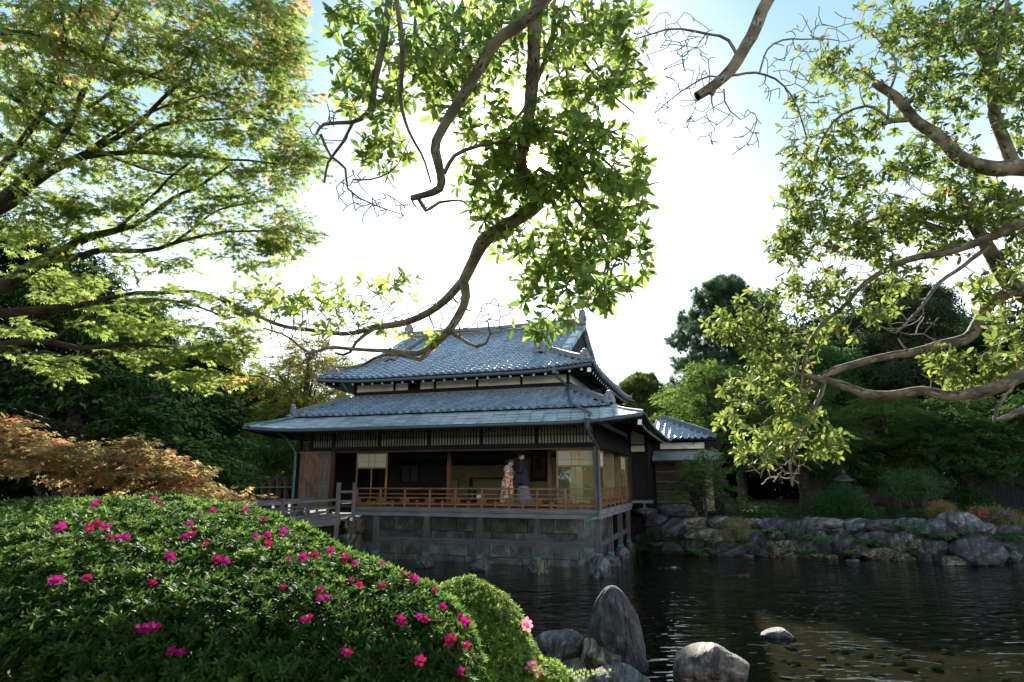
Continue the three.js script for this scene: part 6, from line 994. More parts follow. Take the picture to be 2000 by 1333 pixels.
{
  const h = thing('azalea_hedge', 'big clipped azalea hedge with glossy green leaves and magenta flowers in the foreground', 'hedge'), r = rng(31), items = [[], [], []];
  const SH = [0, 1, 2].map((i) => shoot(70 + i, 12, 0.033)), up = V3(0, 1, 0);
  const put = (p, n, dim) => { const d = n.clone().add(V3((r() - 0.5) * 0.9, (r() - 0.5) * 0.9, (r() - 0.5) * 0.9)).normalize(), m = new THREE.Matrix4().makeRotationFromQuaternion(new THREE.Quaternion().setFromUnitVectors(up, d)); const s = 0.75 + 0.6 * r(); m.scale(V3(s, s, s)); m.setPosition(p); items[Math.floor(r() * 3)].push({ m, c: mixC([0.026, 0.066, 0.014], [0.125, 0.195, 0.04], Math.pow(r(), 1.5), 0.8 + 0.4 * r()), p }); };
  for (let i = 0; i < 15500; i++) {
    const px = lerp(-330, 952, r()), t = r() < 0.74 ? 0.62 * r() : 0.6 + 0.4 * Math.pow(r(), 1.4), p = hedgePoint(px, t), a = hedgePoint(px + 8, t), b = hedgePoint(px, Math.min(1, t + 0.02)), n = a.sub(p).cross(b.sub(p)).normalize(); if (n.z < 0 && n.y < 0) n.negate(); if (n.y < -0.2) n.negate();
    const depth = Math.pow(r(), 1.8) * (t < 0.5 ? 0.13 : 0.3); p.addScaledVector(n, -depth + 0.09 * fbm3(p.x * 3.2, p.y * 3.2, p.z * 3.2, 3)); if (p.y < 0.95) p.y = 0.95 + 0.1 * r();
    put(p, n.addScaledVector(up, 0.5).normalize());
  }
  for (let i = 0; i < 2600; i++) { const px = lerp(-330, 940, r()), q = hedgePoint(px, 0.02), dp = r(); const p = q.clone().add(V3(rayOf(px, 1000).x * 0.3 * dp, -dp * dp * 1.2, -0.5 * Math.sqrt(dp))); put(p, V3(0, 0.6, -0.8)); } // far side
  for (let i = 0; i < 1500; i++) { const px = lerp(-330, 930, r()), p = hedgePoint(px, 0.6 + 0.38 * r()); p.z -= 0.35 + 1.2 * r(); if (p.y > 0.9) put(p, up); } // sparse inside
  const all = items.flat().filter((q) => inView(q.p)).sort((a, b) => a.p.distanceTo(EYEP) - b.p.distanceTo(EYEP)), near = new Set(all.slice(0, 300)), ms = [leafM([0.028, 0.068, 0.014], 0.42, { clearcoat: 0.22, clearcoatRoughness: 0.42 }), leafM([0.055, 0.105, 0.022], 0.42, { clearcoat: 0.22, clearcoatRoughness: 0.42 })];
  items.forEach((l, i) => { l.filter((q) => near.has(q)).forEach((q) => { const o = mesh('leaf_shoot', SH[i], ms[Math.floor(r() * 2)], h); o.applyMatrix4(q.m); }); inst('foliage', SH[i], leafGloss, l.filter((q) => !near.has(q)), h); });
  const st = []; for (let i = 0; i < 130; i++) { const px = lerp(-250, 930, r()), a = hedgePoint(px, 1), b = hedgePoint(px + (r() - 0.5) * 120, 0.2 + 0.3 * r()); a.z -= 0.3 + 0.9 * r(); b.z -= 0.1; a.y = 0.8; const m = a.clone().lerp(b, 0.5).add(V3((r() - 0.5) * 0.2, 0, (r() - 0.5) * 0.2)); st.push(tube([a, m, b], [0.011, 0.008, 0.004], 4)); }
  mesh('stems', st, MAT.twigDark, h);
  // flowers: five wavy petals and a spray of stamens
  const petal = leafGeo(0.72, 0.12, 0.5, [[0, 0.12], [0.3, 0.6], [0.6, 1], [0.85, 0.86], [1, 0.3]]), fl = [];
  for (let k = 0; k < 5; k++) { const a = k / 5 * 6.283; fl.push(placeG(petal, frame(V3(), V3(Math.cos(a) * 0.85, 0.62, Math.sin(a) * 0.85), V3(0, 1, 0), 0.031, 0.2))); }
  const flower = merge(fl), stam = merge([0, 1, 2, 3, 4].map((k) => tube([V3(), V3(0.004 * Math.cos(k), 0.018, 0.004 * Math.sin(k)), V3(0.012 * Math.cos(k * 1.3), 0.034, 0.012 * Math.sin(k * 1.3))], [0.0009, 0.0008, 0.0012], 3)));
  const fm = [leafM([0.40, 0.010, 0.15], 0.4), leafM([0.45, 0.016, 0.22], 0.4), leafM([0.38, 0.012, 0.085], 0.4)], sm = M([0.5, 0.05, 0.15], 0.6);
  const F = [[185, 992, 1], [206, 993, 1], [318, 990, 2], [128, 1040, 3], [188, 1044, 3], [216, 1034, 2], [248, 1058, 2], [271, 1066, 1], [392, 1038, 1], [386, 1060, 3], [412, 1015, 1], [484, 1014, 1], [423, 1072, 1], [452, 1104, 2], [518, 1030, 1], [520, 1055, 2], [560, 1052, 2], [538, 1068, 1], [609, 1096, 2], [564, 1100, 1], [650, 1086, 1], [674, 1097, 2], [142, 1144, 2], [200, 1146, 2], [330, 1152, 1], [325, 1240, 2], [357, 1236, 1], [392, 1281, 2], [620, 1214, 2], [637, 1170, 2], [564, 1158, 1], [782, 1226, 2], [826, 1222, 3], [906, 1192, 2], [908, 1218, 2], [880, 1256, 3], [902, 1262, 1], [790, 1140, 1], [808, 1138, 2], [858, 1146, 1], [873, 1196, 1], [692, 1284, 2], [820, 1292, 1], [896, 1327, 1], [760, 1150, 1], [702, 1150, 2], [628, 1190, 1], [690, 1115, 1], [755, 1112, 1], [240, 1036, 1], [358, 1102, 1]];
  for (const [px, py, n] of F) for (let k = 0; k < n; k++) {
    const p = hedgeAt(px + (r() - 0.5) * 24, py + (r() - 0.5) * 14).clone(); p.z += 0.05; p.y += 0.03; const d = V3((r() - 0.5) * 1.2, 0.5 + 0.5 * r(), 0.75).normalize(), o = mesh('flower', flower, fm[Math.floor(r() * 3)], h), s = 0.48 + 0.34 * r();
    o.quaternion.setFromUnitVectors(up, d); o.position.copy(p); o.scale.setScalar(s); mesh('stamens', stam, sm, o);
  }
}
function bush(name, label, cat, c, rad, n, geos, mat, color, seed, o = {}) { // foliage shell over an ellipsoid with uneven surface
  const t = thing(name, label, cat, [0, 0, 0], 0, o.group), r = rng(seed), L0 = geos.map(() => []), up = V3(0, 1, 0), LB = []; for (let i = 0; i < (o.lobes ?? 0); i++) { const a = i * 2.4 + r(), q = i ? 0.5 : 0.1; LB.push([Math.cos(a) * q, (r() - 0.45) * 0.6, Math.sin(a) * q, 0.45 + 0.25 * r()]); }
  for (let i = 0; i < n; i++) {
    const z = r() * 2 - 1, a = r() * 6.283, q = Math.sqrt(1 - z * z), d = V3(q * Math.cos(a), z, q * Math.sin(a)); if (d.y < (o.low ?? -0.6)) continue;
    const lb = o.lobes ? LB[Math.floor(r() * o.lobes)] : [0, 0, 0, 1]; const k = lb[3] * (1 + (o.rough ?? 0.12) * fbm3(d.x * 2.2 + seed, d.y * 2.2, d.z * 2.2, 3) * 2) * (1 - (o.thick ?? 0.3) * Math.pow(r(), 2)), p = V3(c.x + (d.x * k + lb[0]) * rad[0], c.y + (d.y * k + lb[1]) * rad[1], c.z + (d.z * k + lb[2]) * rad[2]);
    const nn = V3(d.x / rad[0], d.y / rad[1], d.z / rad[2]).normalize().addScaledVector(up, 0.35).add(V3((r() - 0.5), (r() - 0.5), (r() - 0.5)).multiplyScalar(o.scatter ?? 0.9)).normalize(), m = new THREE.Matrix4().makeRotationFromQuaternion(new THREE.Quaternion().setFromUnitVectors(up, nn)); m.multiply(new THREE.Matrix4().makeRotationY(r() * 6.283)); const s = (o.s ?? 1) * (0.7 + 0.6 * r()); m.scale(V3(s, s, s)); m.setPosition(p); L0[Math.floor(r() * geos.length)].push({ m, c: color(r, d) });
  }
  const g = []; for (let i = 0; i < (o.stems ?? 7); i++) { const a = i / (o.stems ?? 7) * 6.283, e = V3(c.x + Math.cos(a) * rad[0] * 0.6, c.y + rad[1] * 0.3, c.z + Math.sin(a) * rad[2] * 0.6), b = V3(c.x + Math.cos(a) * 0.06, o.base ?? groundH(c.x, c.z), c.z + Math.sin(a) * 0.06); g.push(tube([b, b.clone().lerp(e, 0.5).add(V3(0, rad[1] * 0.2, 0)), e], [0.03 * (o.stem ?? 1), 0.02 * (o.stem ?? 1), 0.008], 5)); }
  mesh('stems', g, MAT.barkDark, t); L0.forEach((l, i) => inst('foliage', geos[i], mat, l, t)); return t;
}
const SMALL = [0, 1].map((i) => shoot(80 + i, 11, 0.026)), SHRUB = [0, 1].map((i) => clump(90 + i, 12, 0.11, 0.075)), greenC = (a, b, p = 1.2) => (q) => mixC(a, b, Math.pow(q(), p), 0.8 + 0.4 * q());
{
  const c = at(905, 1330, 3.9); c.y = 1.33;
  const t = bush('round_azalea', 'small leaved rounded azalea bush at the right end of the hedge', 'bush', c, [0.47, 0.70, 0.5], 9000, SMALL, leafGloss, greenC([0.08, 0.15, 0.025], [0.24, 0.32, 0.07]), 501, { thick: 0.16, rough: 0.05, base: 0.7, low: -0.9 });
  const r = rng(6), pk = leafM([0.75, 0.3, 0.38], 0.45), petal = leafGeo(0.72, 0.12, 0.5, [[0, 0.12], [0.3, 0.6], [0.6, 1], [0.85, 0.86], [1, 0.3]]), fl = []; for (let k = 0; k < 5; k++) { const a = k / 5 * 6.283; fl.push(placeG(petal, frame(V3(), V3(Math.cos(a), 0.5, Math.sin(a)), V3(0, 1, 0), 0.03, 0.2))); } const f = merge(fl);
  for (const [px, py] of [[1028, 1217], [1036, 1304], [1040, 1300], [1052, 1314], [1058, 1322], [1030, 1224]]) { const o = mesh('flower', f, pk, t); o.position.copy(at(px, py, 3.65)); o.rotation.set(0.9 + r() * 0.4, r() * 6, r() * 0.5); }
  bush('low_azalea', 'low fringe of azalea with pale pink flowers at the foot of the round bush', 'bush', at(1040, 1340, 3.75), [0.24, 0.13, 0.25], 900, SMALL, leafGloss, greenC([0.10, 0.20, 0.03], [0.26, 0.34, 0.06]), 502, { base: 0.9 });
  const fern = thing('fern', 'sunlit curled fern fronds at the foot of the round bush', 'fern'), g = []; for (let i = 0; i < 7; i++) { const b = at(1060 + i * 9, 1345, 3.7), pts = [], n = 9, dir = (i - 2) * 0.05; for (let k = 0; k <= n; k++) { const q = k / n; pts.push(b.clone().add(V3(dir * q + 0.05 * q * q, 0.16 * q - 0.07 * q * q, 0.02 * q))); } g.push(tube(pts, 0.0016, 3)); for (let k = 2; k < n; k++) for (const s of [-1, 1]) g.push(placeG(NARROW, frame(pts[k], V3(s * 0.3, 0.9, 0.1 * s), V3(0, 0, 1), 0.02))); } mesh('frond', g, leafM([0.28, 0.34, 0.12], 0.5), fern);
}

// ------------------------------------------------------------------ trees of the garden
const CL = { broad: [0, 1].map((i) => clump(110 + i, 16, 0.24, 0.13)), dense: [0, 1].map((i) => clump(120 + i, 18, 0.22, 0.11)), maple: [0, 1].map((i) => spray(130 + i, 13, 0.42, 0.07, PALM5, 0.3)), needle: [0, 1].map((i) => needles(140 + i, 46, 0.2)), cedar: [0, 1].map((i) => clump(150 + i, 22, 0.2, 0.1, NARROW, 0.6)) };
function gardenTree(name, label, o) { // o: foot [x,z], trunk height, blobs [[dx,h,dz,rx,ry,rz,n]...] in metres
  const t = thing(name, label, 'tree', [0, 0, 0], 0, o.group), r = rng(o.seed), y0 = groundH(o.x, o.z) - 0.1, top = V3(o.x + (o.lean ?? 0), o.trunk, o.z);
  const P = curvePts([[V3(o.x, y0, o.z), o.r * 1.25], [V3(o.x + (o.lean ?? 0) * 0.3, lerp(y0, o.trunk, 0.4), o.z), o.r], [top, o.r * 0.55]], 0.4, 0.06);
  mesh('trunk', tube(P[0], P[1], 9), o.bark ?? MAT.barkDark, t);
  const limbs = [], lists = CL[o.kind].map(() => []), flat = o.kind === 'maple';
  for (const [dx, h, dz, rx, ry, rz, n] of o.blobs) {
    const c = V3(o.x + dx, h, o.z + dz), from = P[0][Math.min(P[0].length - 1, Math.max(0, Math.floor(P[0].length * clamp((h - ry - y0) / (o.trunk - y0) * 0.85, 0.25, 0.98))))];
    const m = from.clone().lerp(c, 0.55).add(V3((r() - 0.5) * 0.4, 0.25 * from.distanceTo(c) * 0.4, (r() - 0.5) * 0.4)); limbs.push(tube([from, m, c], [o.r * 0.42, o.r * 0.26, 0.02], 6));
    for (let k = 0; k < 4; k++) { const e = c.clone().add(V3((r() - 0.5) * rx * 1.6, (r() - 0.2) * ry * 0.8, (r() - 0.5) * rz * 1.6)); limbs.push(tube([m, m.clone().lerp(e, 0.5).add(V3(0, 0.1, 0)), e], [o.r * 0.18, 0.025, 0.008], 4, false)); }
    for (let i = 0; i < n * (o.dens ?? 1); i++) {
      const z = r() * 2 - 1, a = r() * 6.283, q = Math.sqrt(1 - z * z), d = V3(q * Math.cos(a), z, q * Math.sin(a)), k = (0.45 + 0.62 * Math.sqrt(r())) * (1 + 0.5 * fbm3(d.x * 1.8 + o.seed, d.y * 1.8 + dx, d.z * 1.8, 3)); if (d.y < -0.55 && r() < 0.6) continue;
      const p = V3(c.x + d.x * rx * k, c.y + d.y * ry * k, c.z + d.z * rz * k), s = (o.s ?? 1) * (0.7 + 0.6 * r());
      const dir = flat ? V3(d.x + (r() - 0.5), -0.15 - 0.2 * r(), d.z + (r() - 0.5)) : V3(r() - 0.5, (r() - 0.5) * 0.6, r() - 0.5), up = flat ? V3((r() - 0.5) * 0.6, 1, (r() - 0.5) * 0.6) : d.clone().add(V3((r() - 0.5), 0.7 + r() * 0.6, (r() - 0.5)));
      lists[Math.floor(r() * lists.length)].push({ m: o.kind === 'needle' ? new THREE.Matrix4().compose(p, new THREE.Quaternion().setFromUnitVectors(V3(0, 1, 0), up.normalize()), V3(s, s, s)) : frame(p, dir, up, s), c: o.color(r, d, p) });
    }
  }
  mesh('limbs', limbs, o.bark ?? MAT.barkDark, t); lists.forEach((l, i) => inst('crown', CL[o.kind][i], flat ? leafMaple : leafWhite, l, t)); return t;
}
function autoBlobs(seed, n, R, h0, h1, each, br = 0.42, lay = 0.6) { const r = rng(seed), out = []; for (let i = 0; i < n; i++) { const q = (i + 0.5) / n, h = lerp(h0, h1, q), w = R * Math.sqrt(Math.max(0.08, 1 - Math.pow((q - 0.35) / 0.68, 2))), a = i * 2.4 + r(), k = q > 0.92 ? 0.1 : 0.35 + 0.4 * r(); out.push([Math.cos(a) * w * k, h, Math.sin(a) * w * k, w * br * (1.1 + 0.5 * r()) + 0.3, (h1 - h0) / n * 1.0 * lay + 0.4, w * br * (1.1 + 0.5 * r()) + 0.3, each]); } return out; }
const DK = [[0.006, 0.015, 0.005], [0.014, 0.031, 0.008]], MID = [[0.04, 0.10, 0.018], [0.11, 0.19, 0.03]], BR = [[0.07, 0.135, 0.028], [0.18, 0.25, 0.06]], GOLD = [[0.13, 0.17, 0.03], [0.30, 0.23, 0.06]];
const col = (c) => greenC(c[0], c[1]);
const tr = (name, label, px, D, kind, R, h0, h1, nb, each, colr, seed, e = {}) => { const p = at(px, 942, D); return gardenTree(name, label, { x: p.x, z: p.z, trunk: h1 - (h1 - h0) * 0.25, r: 0.12 + R * 0.035, kind, blobs: autoBlobs(seed, nb, R, h0, h1, each, e.br, e.lay), color: col(colr), seed, ...e }); };
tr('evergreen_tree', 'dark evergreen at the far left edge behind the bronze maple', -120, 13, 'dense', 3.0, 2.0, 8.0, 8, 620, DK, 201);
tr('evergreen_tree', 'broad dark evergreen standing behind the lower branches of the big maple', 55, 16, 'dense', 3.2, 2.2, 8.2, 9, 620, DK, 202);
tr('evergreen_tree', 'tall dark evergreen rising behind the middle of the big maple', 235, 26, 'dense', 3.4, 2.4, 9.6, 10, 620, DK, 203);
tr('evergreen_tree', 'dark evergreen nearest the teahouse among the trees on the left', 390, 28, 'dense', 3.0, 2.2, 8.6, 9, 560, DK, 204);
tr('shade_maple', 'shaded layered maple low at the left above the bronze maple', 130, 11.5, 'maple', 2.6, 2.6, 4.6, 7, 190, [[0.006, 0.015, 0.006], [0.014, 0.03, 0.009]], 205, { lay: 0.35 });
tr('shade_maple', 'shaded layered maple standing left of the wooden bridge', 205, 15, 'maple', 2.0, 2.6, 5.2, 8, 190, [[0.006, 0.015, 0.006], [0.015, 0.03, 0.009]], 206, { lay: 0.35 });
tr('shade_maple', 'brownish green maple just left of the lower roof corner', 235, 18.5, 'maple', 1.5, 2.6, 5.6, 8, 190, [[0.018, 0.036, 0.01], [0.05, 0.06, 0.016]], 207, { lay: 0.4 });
tr('garden_maple', 'golden green maple rising behind the left end of the lower roof', 585, 27, 'maple', 2.6, 3.4, 8.6, 9, 250, GOLD, 208, { lay: 0.6 });
tr('garden_maple', 'golden green maple close against the left corner of the upper roof', 660, 31, 'maple', 2.6, 4.0, 8.6, 8, 240, [[0.11, 0.18, 0.03], [0.24, 0.24, 0.06]], 209, { lay: 0.6 });
tr('garden_maple', 'green maple between the big maple and the golden maple behind the house', 520, 29, 'maple', 2.4, 3.2, 7.6, 8, 220, [[0.08, 0.15, 0.025], [0.18, 0.22, 0.05]], 210, { lay: 0.6 });
tr('small_tree', 'small dark stemmed tree in front of the shutter box behind the brushwood fence', 520, 25.5, 'broad', 1.4, 2.6, 4.6, 6, 170, [[0.05, 0.12, 0.025], [0.14, 0.22, 0.06]], 211, { s: 0.8 });
bush('round_shrub', 'pale leaved rounded shrub behind the bridge railing', 'shrub', at(445, 945, 20.5), [1.0, 0.75, 0.8], 900, SHRUB, leafGloss, greenC([0.06, 0.13, 0.04], [0.16, 0.24, 0.10]), 503, { lobes: 6, rough: 0.25, thick: 0.5, scatter: 1.4 });
tr('garden_pine', 'layered pine far behind right of the upper roof', 1265, 40, 'needle', 2.6, 5.2, 9.2, 8, 420, [[0.07, 0.12, 0.025], [0.16, 0.18, 0.05]], 212, { lay: 0.4, s: 1.6 });
tr('garden_maple', 'bright green maple above the annex roof', 1395, 30, 'maple', 2.6, 3.6, 8.0, 10, 260, BR, 213, { lay: 0.7 });
tr('tall_pine', 'tall dark pine standing behind the bright maple', 1450, 38, 'needle', 3.6, 6.0, 15.0, 16, 430, [[0.045, 0.09, 0.05], [0.11, 0.165, 0.08]], 214, { lay: 0.7, s: 1.9 });
tr('tall_cedar', 'dark brownish cedar rising behind the limbs of the leaning tree', 1790, 36, 'cedar', 4.2, 3.6, 14.2, 15, 620, [[0.035, 0.06, 0.03], [0.08, 0.10, 0.045]], 215, { s: 1.5 });
tr('evergreen_tree', 'dark evergreen between the tall pine and the cedar', 1610, 35, 'broad', 3.4, 3.0, 10.0, 10, 560, [[0.04, 0.10, 0.035], [0.10, 0.18, 0.05]], 216, { s: 1.3 });
tr('evergreen_tree', 'dark evergreen right of the cedar behind the limbs of the leaning tree', 1900, 37, 'broad', 3.6, 3.0, 12.0, 11, 560, [[0.035, 0.085, 0.035], [0.09, 0.15, 0.05]], 236, { s: 1.4 });
tr('evergreen_tree', 'dark evergreen left of the cedar behind the limbs of the leaning tree', 1690, 38, 'broad', 3.6, 3.0, 12.4, 11, 560, [[0.035, 0.085, 0.035], [0.09, 0.15, 0.05]], 237, { s: 1.4 });
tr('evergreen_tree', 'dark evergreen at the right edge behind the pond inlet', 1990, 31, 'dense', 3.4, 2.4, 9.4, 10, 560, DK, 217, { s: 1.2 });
tr('shade_maple', 'wide layered maple with its top catching the sun over the far garden wall', 1740, 28, 'maple', 3.4, 3.0, 6.2, 9, 260, [[0.05, 0.10, 0.025], [0.15, 0.17, 0.05]], 218, { lay: 0.35 });
tr('shade_maple', 'dark layered maple over the right end of the stone wall', 1890, 26, 'maple', 2.8, 2.8, 6.0, 9, 240, [[0.04, 0.09, 0.028], [0.10, 0.15, 0.04]], 219, { lay: 0.35 });
tr('shade_maple', 'dark green maple behind the hanging sunlit twigs right of the annex', 1570, 28, 'maple', 2.8, 2.8, 6.6, 9, 240, [[0.045, 0.10, 0.028], [0.11, 0.17, 0.04]], 220, { lay: 0.45 });
tr('shade_maple', 'layered maple at the far right edge over the inlet', 2060, 24, 'maple', 2.8, 2.6, 5.8, 8, 220, [[0.04, 0.09, 0.028], [0.10, 0.15, 0.04]], 221, { lay: 0.4 });
tr('small_maple', 'little maple with pale tips standing before the annex wall', 1375, 24.8, 'maple', 1.0, 2.0, 3.6, 6, 110, [[0.06, 0.13, 0.03], [0.18, 0.22, 0.07]], 222, { r: 0.06, s: 0.7, lay: 0.4 });
bush('dark_shrub', 'dark rounded shrub on the bank above the middle of the stone wall', 'shrub', at(1640, 985, 24.2), [1.15, 0.85, 0.9], 1100, SHRUB, leafGloss, greenC([0.025, 0.07, 0.02], [0.06, 0.12, 0.03]), 504, { lobes: 7, rough: 0.25, thick: 0.5, scatter: 1.4 });
bush('camellia_shrub', 'glossy rounded camellia on a short trunk above the right part of the stone wall', 'shrub', at(1785, 952, 24.4), [1.45, 0.85, 1.0], 1300, SHRUB, leafGloss, greenC([0.03, 0.085, 0.03], [0.11, 0.17, 0.07]), 505, { stem: 2.4, stems: 5, lobes: 9, rough: 0.3, thick: 0.5, scatter: 1.5 });
bush('dark_shrub', 'low dark shrub between the camellia and the flowering azalea', 'shrub', at(1885, 980, 24.5), [0.9, 0.6, 0.8], 700, SHRUB, leafGloss, greenC([0.02, 0.05, 0.015], [0.05, 0.10, 0.025]), 506, { lobes: 6, rough: 0.25, thick: 0.5, scatter: 1.4 });
{
  const t = bush('flowering_azalea', 'azalea with red flowers and olive leaves at the right end of the bank', 'bush', at(1945, 1010, 22.4), [1.2, 0.42, 0.8], 1300, SHRUB, leafWhite, greenC([0.09, 0.12, 0.03], [0.26, 0.22, 0.08]), 507, { s: 0.8, lobes: 8, rough: 0.25, thick: 0.5, scatter: 1.3 });
  const r = rng(8), f = clump(160, 9, 0.07, 0.07, leafGeo(0.8, 0.2, 0.3)), ms = [leafM([0.6, 0.04, 0.12], 0.4), leafM([0.35, 0.05, 0.4], 0.4)]; for (let i = 0; i < 14; i++) { const o = mesh('flower_cluster', f, ms[i > 8 ? 1 : 0], t); o.position.copy(at(i > 8 ? 1930 + 70 * r() : 1890 + 40 * r(), 995 + 16 * r(), 21.7)); o.rotation.y = r() * 6; }
}
bush('bronze_shrub', 'small bronze leaved shrub beside the azalea on the right bank', 'bush', at(1842, 1002, 22.8), [0.55, 0.38, 0.4], 420, SHRUB, leafWhite, greenC([0.16, 0.15, 0.05], [0.38, 0.22, 0.10]), 508, { s: 0.7 });
bush('nandina', 'yellowish feathery shrub growing out of the left part of the stone wall', 'bush', at(1437, 1038, 22.6), [0.5, 0.5, 0.4], 330, SHRUB, leafWhite, greenC([0.14, 0.16, 0.05], [0.36, 0.28, 0.12]), 509, { s: 0.6, base: 0.6 });
{
  const fernSpots = [[1518, 1050, 0.5, 'fern between the upper boulders left of the middle of the wall'], [1600, 1062, 0.55, 'fern hanging beside the tall pale boulder'], [1484, 1044, 0.4, 'fern under the flat top boulder on the left of the wall'], [1686, 1066, 0.45, 'fern right of the tall pale boulder'], [1785, 1046, 0.75, 'big spreading fern on the right half of the wall'], [1655, 1084, 0.35, 'bright green small fern low at the water beside the pale boulder'], [1845, 1056, 0.45, 'fern at the foot of the big right boulder'], [1360, 1084, 0.45, 'round leaved plant at the waterline on the left of the wall'], [1962, 1058, 0.45, 'plant over the boulders at the right end of the wall'], [1315, 985, 0.6, 'dark leafy plant on the rocks before the annex'], [1248, 1078, 0.4, 'green plant in the dark corner beside the deck posts'], [1575, 1082, 0.35, 'fern low between two bottom boulders'], [1450, 1072, 0.4, 'dark plant hanging over the lower left boulders'], [640, 1040, 0.4, 'dark fern on the boulder under the wooden bridge']];
  fernSpots.forEach(([px, py, s, label], i) => {
    const t = thing('fern', label, 'fern'), r = rng(600 + i), D = px < 700 ? 20.9 : px < 1260 ? 24.3 : lerp(22.7, 21.2, smooth(1350, 1900, px)), c = at(px, py, D), n = 9 + Math.floor(r() * 5), mt = leafM(i === 5 ? [0.12, 0.26, 0.03] : mixC([0.06, 0.16, 0.035], [0.12, 0.25, 0.05], r()).toArray(), 0.4);
    for (let k = 0; k < n; k++) { const a = k / n * 6.283 + r(), L1 = s * (0.8 + 0.6 * r()), g = [], pts = []; for (let j = 0; j <= 8; j++) { const q = j / 8; pts.push(c.clone().add(V3(Math.cos(a) * L1 * q, L1 * (1.35 * q - 1.2 * q * q), Math.sin(a) * L1 * q * 0.7 + 0.1))); } g.push(tube(pts, 0.005, 3)); for (let j = 1; j < 8; j++) for (const sd of [-1, 1]) g.push(placeG(NARROW, frame(pts[j], V3(-Math.sin(a) * sd, -0.1, Math.cos(a) * sd).add(pts[j].clone().sub(pts[j - 1]).normalize().multiplyScalar(0.5)), V3(0, 1, 0), s * 0.3 * (1.1 - j / 9)))); mesh('frond', g, mt, t); }
  });
}
// low plants between the boulders and over the bank
{
  const t = thing('undergrowth', 'low leafy plants growing between the boulders and over the garden bank on the right', 'undergrowth'), r = rng(91), lists = [[], []]; t.userData.kind = 'stuff';
  for (let i = 0; i < 1500; i++) { const px = lerp(1240, 2060, r()), onWall = r() < 0.42, py = onWall ? lerp(1030, 1088, Math.pow(r(), 0.8)) : 0; if (onWall && noise3(px * 0.025, py * 0.05, 7) < 0.08) continue; const D0 = px < 1300 ? 23.9 : px < 1500 ? 23.1 : px < 1700 ? 22.5 : px < 1850 ? 21.8 : 21.2, p = onWall ? at(px, py, D0 - 0.1 + 0.2 * r()) : at(px, 1000, D0 + 1.2 + 9 * r() * r()); if (!onWall) { if (noise3(p.x * 0.7, 2, p.z * 0.7) < -0.05) continue; p.y = groundH(p.x, p.z) + 0.1 + 0.35 * r() * r(); } const s = onWall ? 0.8 + 0.7 * r() : 1 + 1.2 * r(); lists[i % 2].push({ m: frame(p, V3(r() - 0.5, 0.3, r() - 0.5), V3(r() - 0.5, 1, r() + 0.1), s), c: mixC([0.03, 0.08, 0.018], [0.10, 0.17, 0.04], r() * r()) }); }
  lists.forEach((l, i) => inst('foliage', SHRUB[i], leafWhite, l, t));
}
// the wood that closes the garden, and the trees behind the viewer that the house glass mirrors
{
  const r = rng(71), lists = [[], []]; for (let i = 0; i < 25000; i++) { const right = r() < 0.5, px = right ? lerp(1230, 2500, r()) : lerp(-600, 640, r()), D = 42 + 8 * r(), top = right ? lerp(7.4, 13.5, smooth(1330, 1640, px)) : lerp(10.5, 7.0, smooth(300, 640, px)), p = at(px, 942, D), h = 1 + (top + 1.6 * fbm3(px * 0.012, 3, D * 0.1, 3)) * Math.pow(r(), 0.8); lists[i % 2].push({ m: frame(V3(p.x, i % 5 ? h : 0.8 + 3.2 * r(), p.z), V3(r() - 0.5, -0.2, r() - 0.5), V3(r() - 0.5, 1, r() - 0.5), 2.4 + r()), c: mixC(DK[0], DK[1], r(), 1) }); }
  const t = thing('far_wood', 'dark mass of distant trees closing the garden behind everything', 'wood'); t.userData.kind = 'stuff'; lists.forEach((l, i) => inst('foliage', CL.broad[i], leafWhite, l, t));
  const g = []; for (let i = 0; i < 70; i++) { const px = i % 2 ? lerp(1230, 2500, r()) : lerp(-600, 640, r()), p = at(px, 942, 43 + 6 * r()); g.push(tube([p.clone().setY(0.8), p.clone().add(V3((r() - 0.5), 0, 0)).setY(6)], [0.2, 0.1], 6)); } stuff(mesh('trunks', g, MAT.barkDark, t));
}
for (const [x, z, R, h1, seed, l] of [[-12, 13, 4.2, 8, 231, 'leafy tree on the lawn behind the viewer, left'], [-17.5, 9, 4.8, 9, 234, 'leafy tree on the bank far left of the viewer']]) gardenTree('lawn_tree', l, { x, z, trunk: h1 * 0.75, r: 0.25, kind: 'broad', blobs: autoBlobs(seed, 10, R, 2.2, h1, 420, 0.5), color: col([[0.05, 0.12, 0.02], [0.14, 0.22, 0.035]]), seed, s: 1.4 });
for (const [x, z, rx, ry, l, sd] of [[-3.2, 2.3, 1.7, 1.3, 'unseen rounded shrub added behind the viewer to shade the hedge, left', 521], [0.4, 2.9, 1.5, 1.2, 'unseen rounded shrub added behind the viewer to shade the hedge, right', 522]]) bush('round_shrub', l, 'shrub', V3(x, 1.9, z), [rx, ry, 1.1], 1500, SHRUB, leafWhite, greenC([0.03, 0.08, 0.02], [0.09, 0.16, 0.03]), sd, { s: 1.3, low: -0.95 });  // unseen shrubs, added to keep low skylight off the hedge front
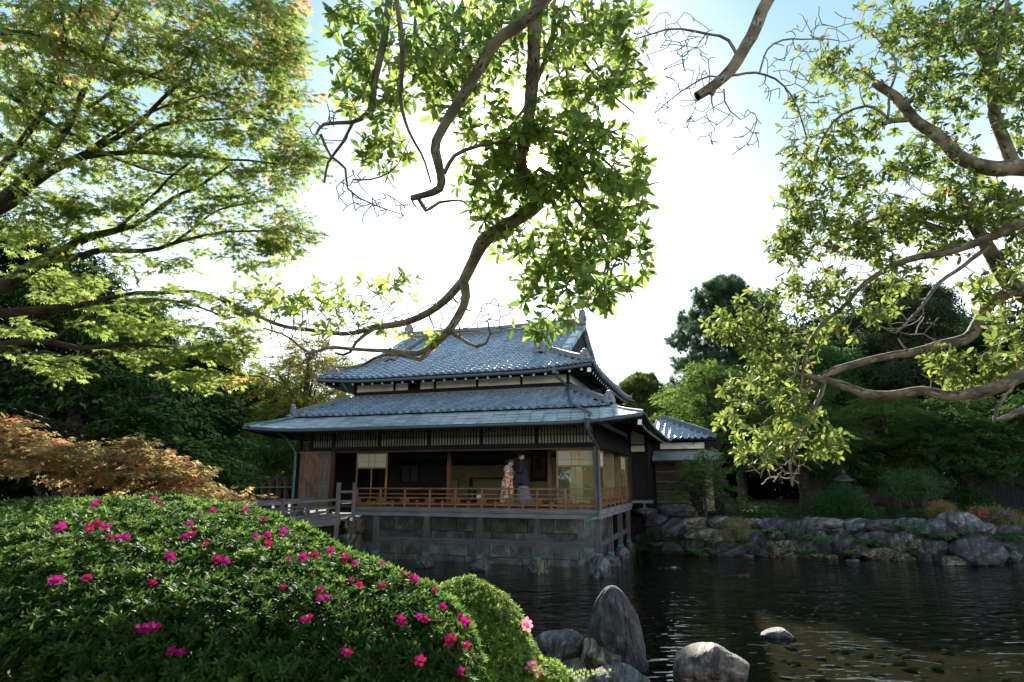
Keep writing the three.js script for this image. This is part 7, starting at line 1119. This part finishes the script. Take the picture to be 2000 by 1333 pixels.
// far right: low garden wall with a tiled coping, stone lantern, board fence
{
  const a = at(1560, 942, 37), b = at(1860, 942, 35), w = thing('garden_wall', 'distant plastered garden wall with a small tiled roof between the trees on the right', 'wall');
  mesh('wall_body', bar(a.clone().setY(1.9), b.clone().setY(1.9), 0.3, 1.9), M([0.13, 0.11, 0.08], 0.95, { map: T.plaster }), w);
  const c = a.clone().lerp(b, 0.5), ang = Math.atan2(b.z - a.z, b.x - a.x), n = Math.floor(a.distanceTo(b) / 0.262), ts = []; for (let k = 0; k < n; k++) for (let j = 0; j < 4; j++) { const p = a.clone().lerp(b, (k + 0.5) / n); p.y = 3.55 - j * 0.11; const m = new THREE.Matrix4().makeRotationY(-ang).multiply(new THREE.Matrix4().makeRotationX(0.48)); const f = V3(Math.sin(-ang), 0, Math.cos(-ang)).multiplyScalar(0.1 + j * 0.2); m.setPosition(p.add(f)); ts.push(m); }
  const im = shade(new THREE.InstancedMesh(TILE, MAT.tileB, ts.length)); ts.forEach((m, i) => im.setMatrixAt(i, m)); im.name = 'coping_tiles'; stuff(im); w.add(im);
  mesh('coping_ridge', tube([a.clone().setY(3.66), b.clone().setY(3.66)], 0.1, 8), MAT.ridge, w);
  const p = at(1655, 990, 25.4), ln = thing('stone_lantern', 'old stone lantern with a broad cap standing among the shrubs on the right bank', 'lantern', [p.x, 1.1, p.z]);
  const lathe = (pts, s) => { const g = new THREE.LatheGeometry(pts.map((q) => new THREE.Vector2(...q)), s); return g; };
  mesh('base', lathe([[0.001, 0], [0.3, 0], [0.3, 0.14], [0.2, 0.2], [0.13, 0.22]], 6), MAT.rockDark, ln); mesh('shaft', lathe([[0.13, 0.22], [0.12, 0.7], [0.13, 1.05]], 12), MAT.rockDark, ln); mesh('platform', lathe([[0.13, 1.05], [0.27, 1.16], [0.27, 1.24], [0.001, 1.24]], 6), MAT.rockDark, ln);
  for (let k = 0; k < 6; k++) { const g = new THREE.BoxGeometry(0.07, 0.26, 0.07); g.translate(Math.cos(k * 1.047) * 0.17, 1.37, Math.sin(k * 1.047) * 0.17); mesh('light_chamber_post', g, MAT.rockDark, ln); }
  mesh('cap', lathe([[0.001, 1.5], [0.42, 1.5], [0.46, 1.56], [0.3, 1.64], [0.12, 1.78], [0.001, 1.8]], 6), MAT.rockDark, ln); mesh('finial', lathe([[0.06, 1.79], [0.09, 1.86], [0.08, 1.94], [0.02, 2.03], [0.001, 2.04]], 10), MAT.rockDark, ln);
  const f0 = at(1840, 942, 31), f1 = at(2150, 942, 29), fe = thing('board_fence', 'dark board fence in the shade behind the right end of the bank', 'fence'); for (let k = 0; k < 34; k++) { const q = f0.clone().lerp(f1, k / 34), q2 = f0.clone().lerp(f1, (k + 0.93) / 34); mesh('board', bar(q.setY(2.0), q2.setY(2.0), 0.03, 1.7), MAT.darkWood, fe); } mesh('rail', bar(f0.clone().setY(2.5).add(V3(0, 0, -0.06)), f1.clone().setY(2.5).add(V3(0, 0, -0.06)), 0.06, 0.08), MAT.darkWood, fe);
}
renderer.render(scene, camera);
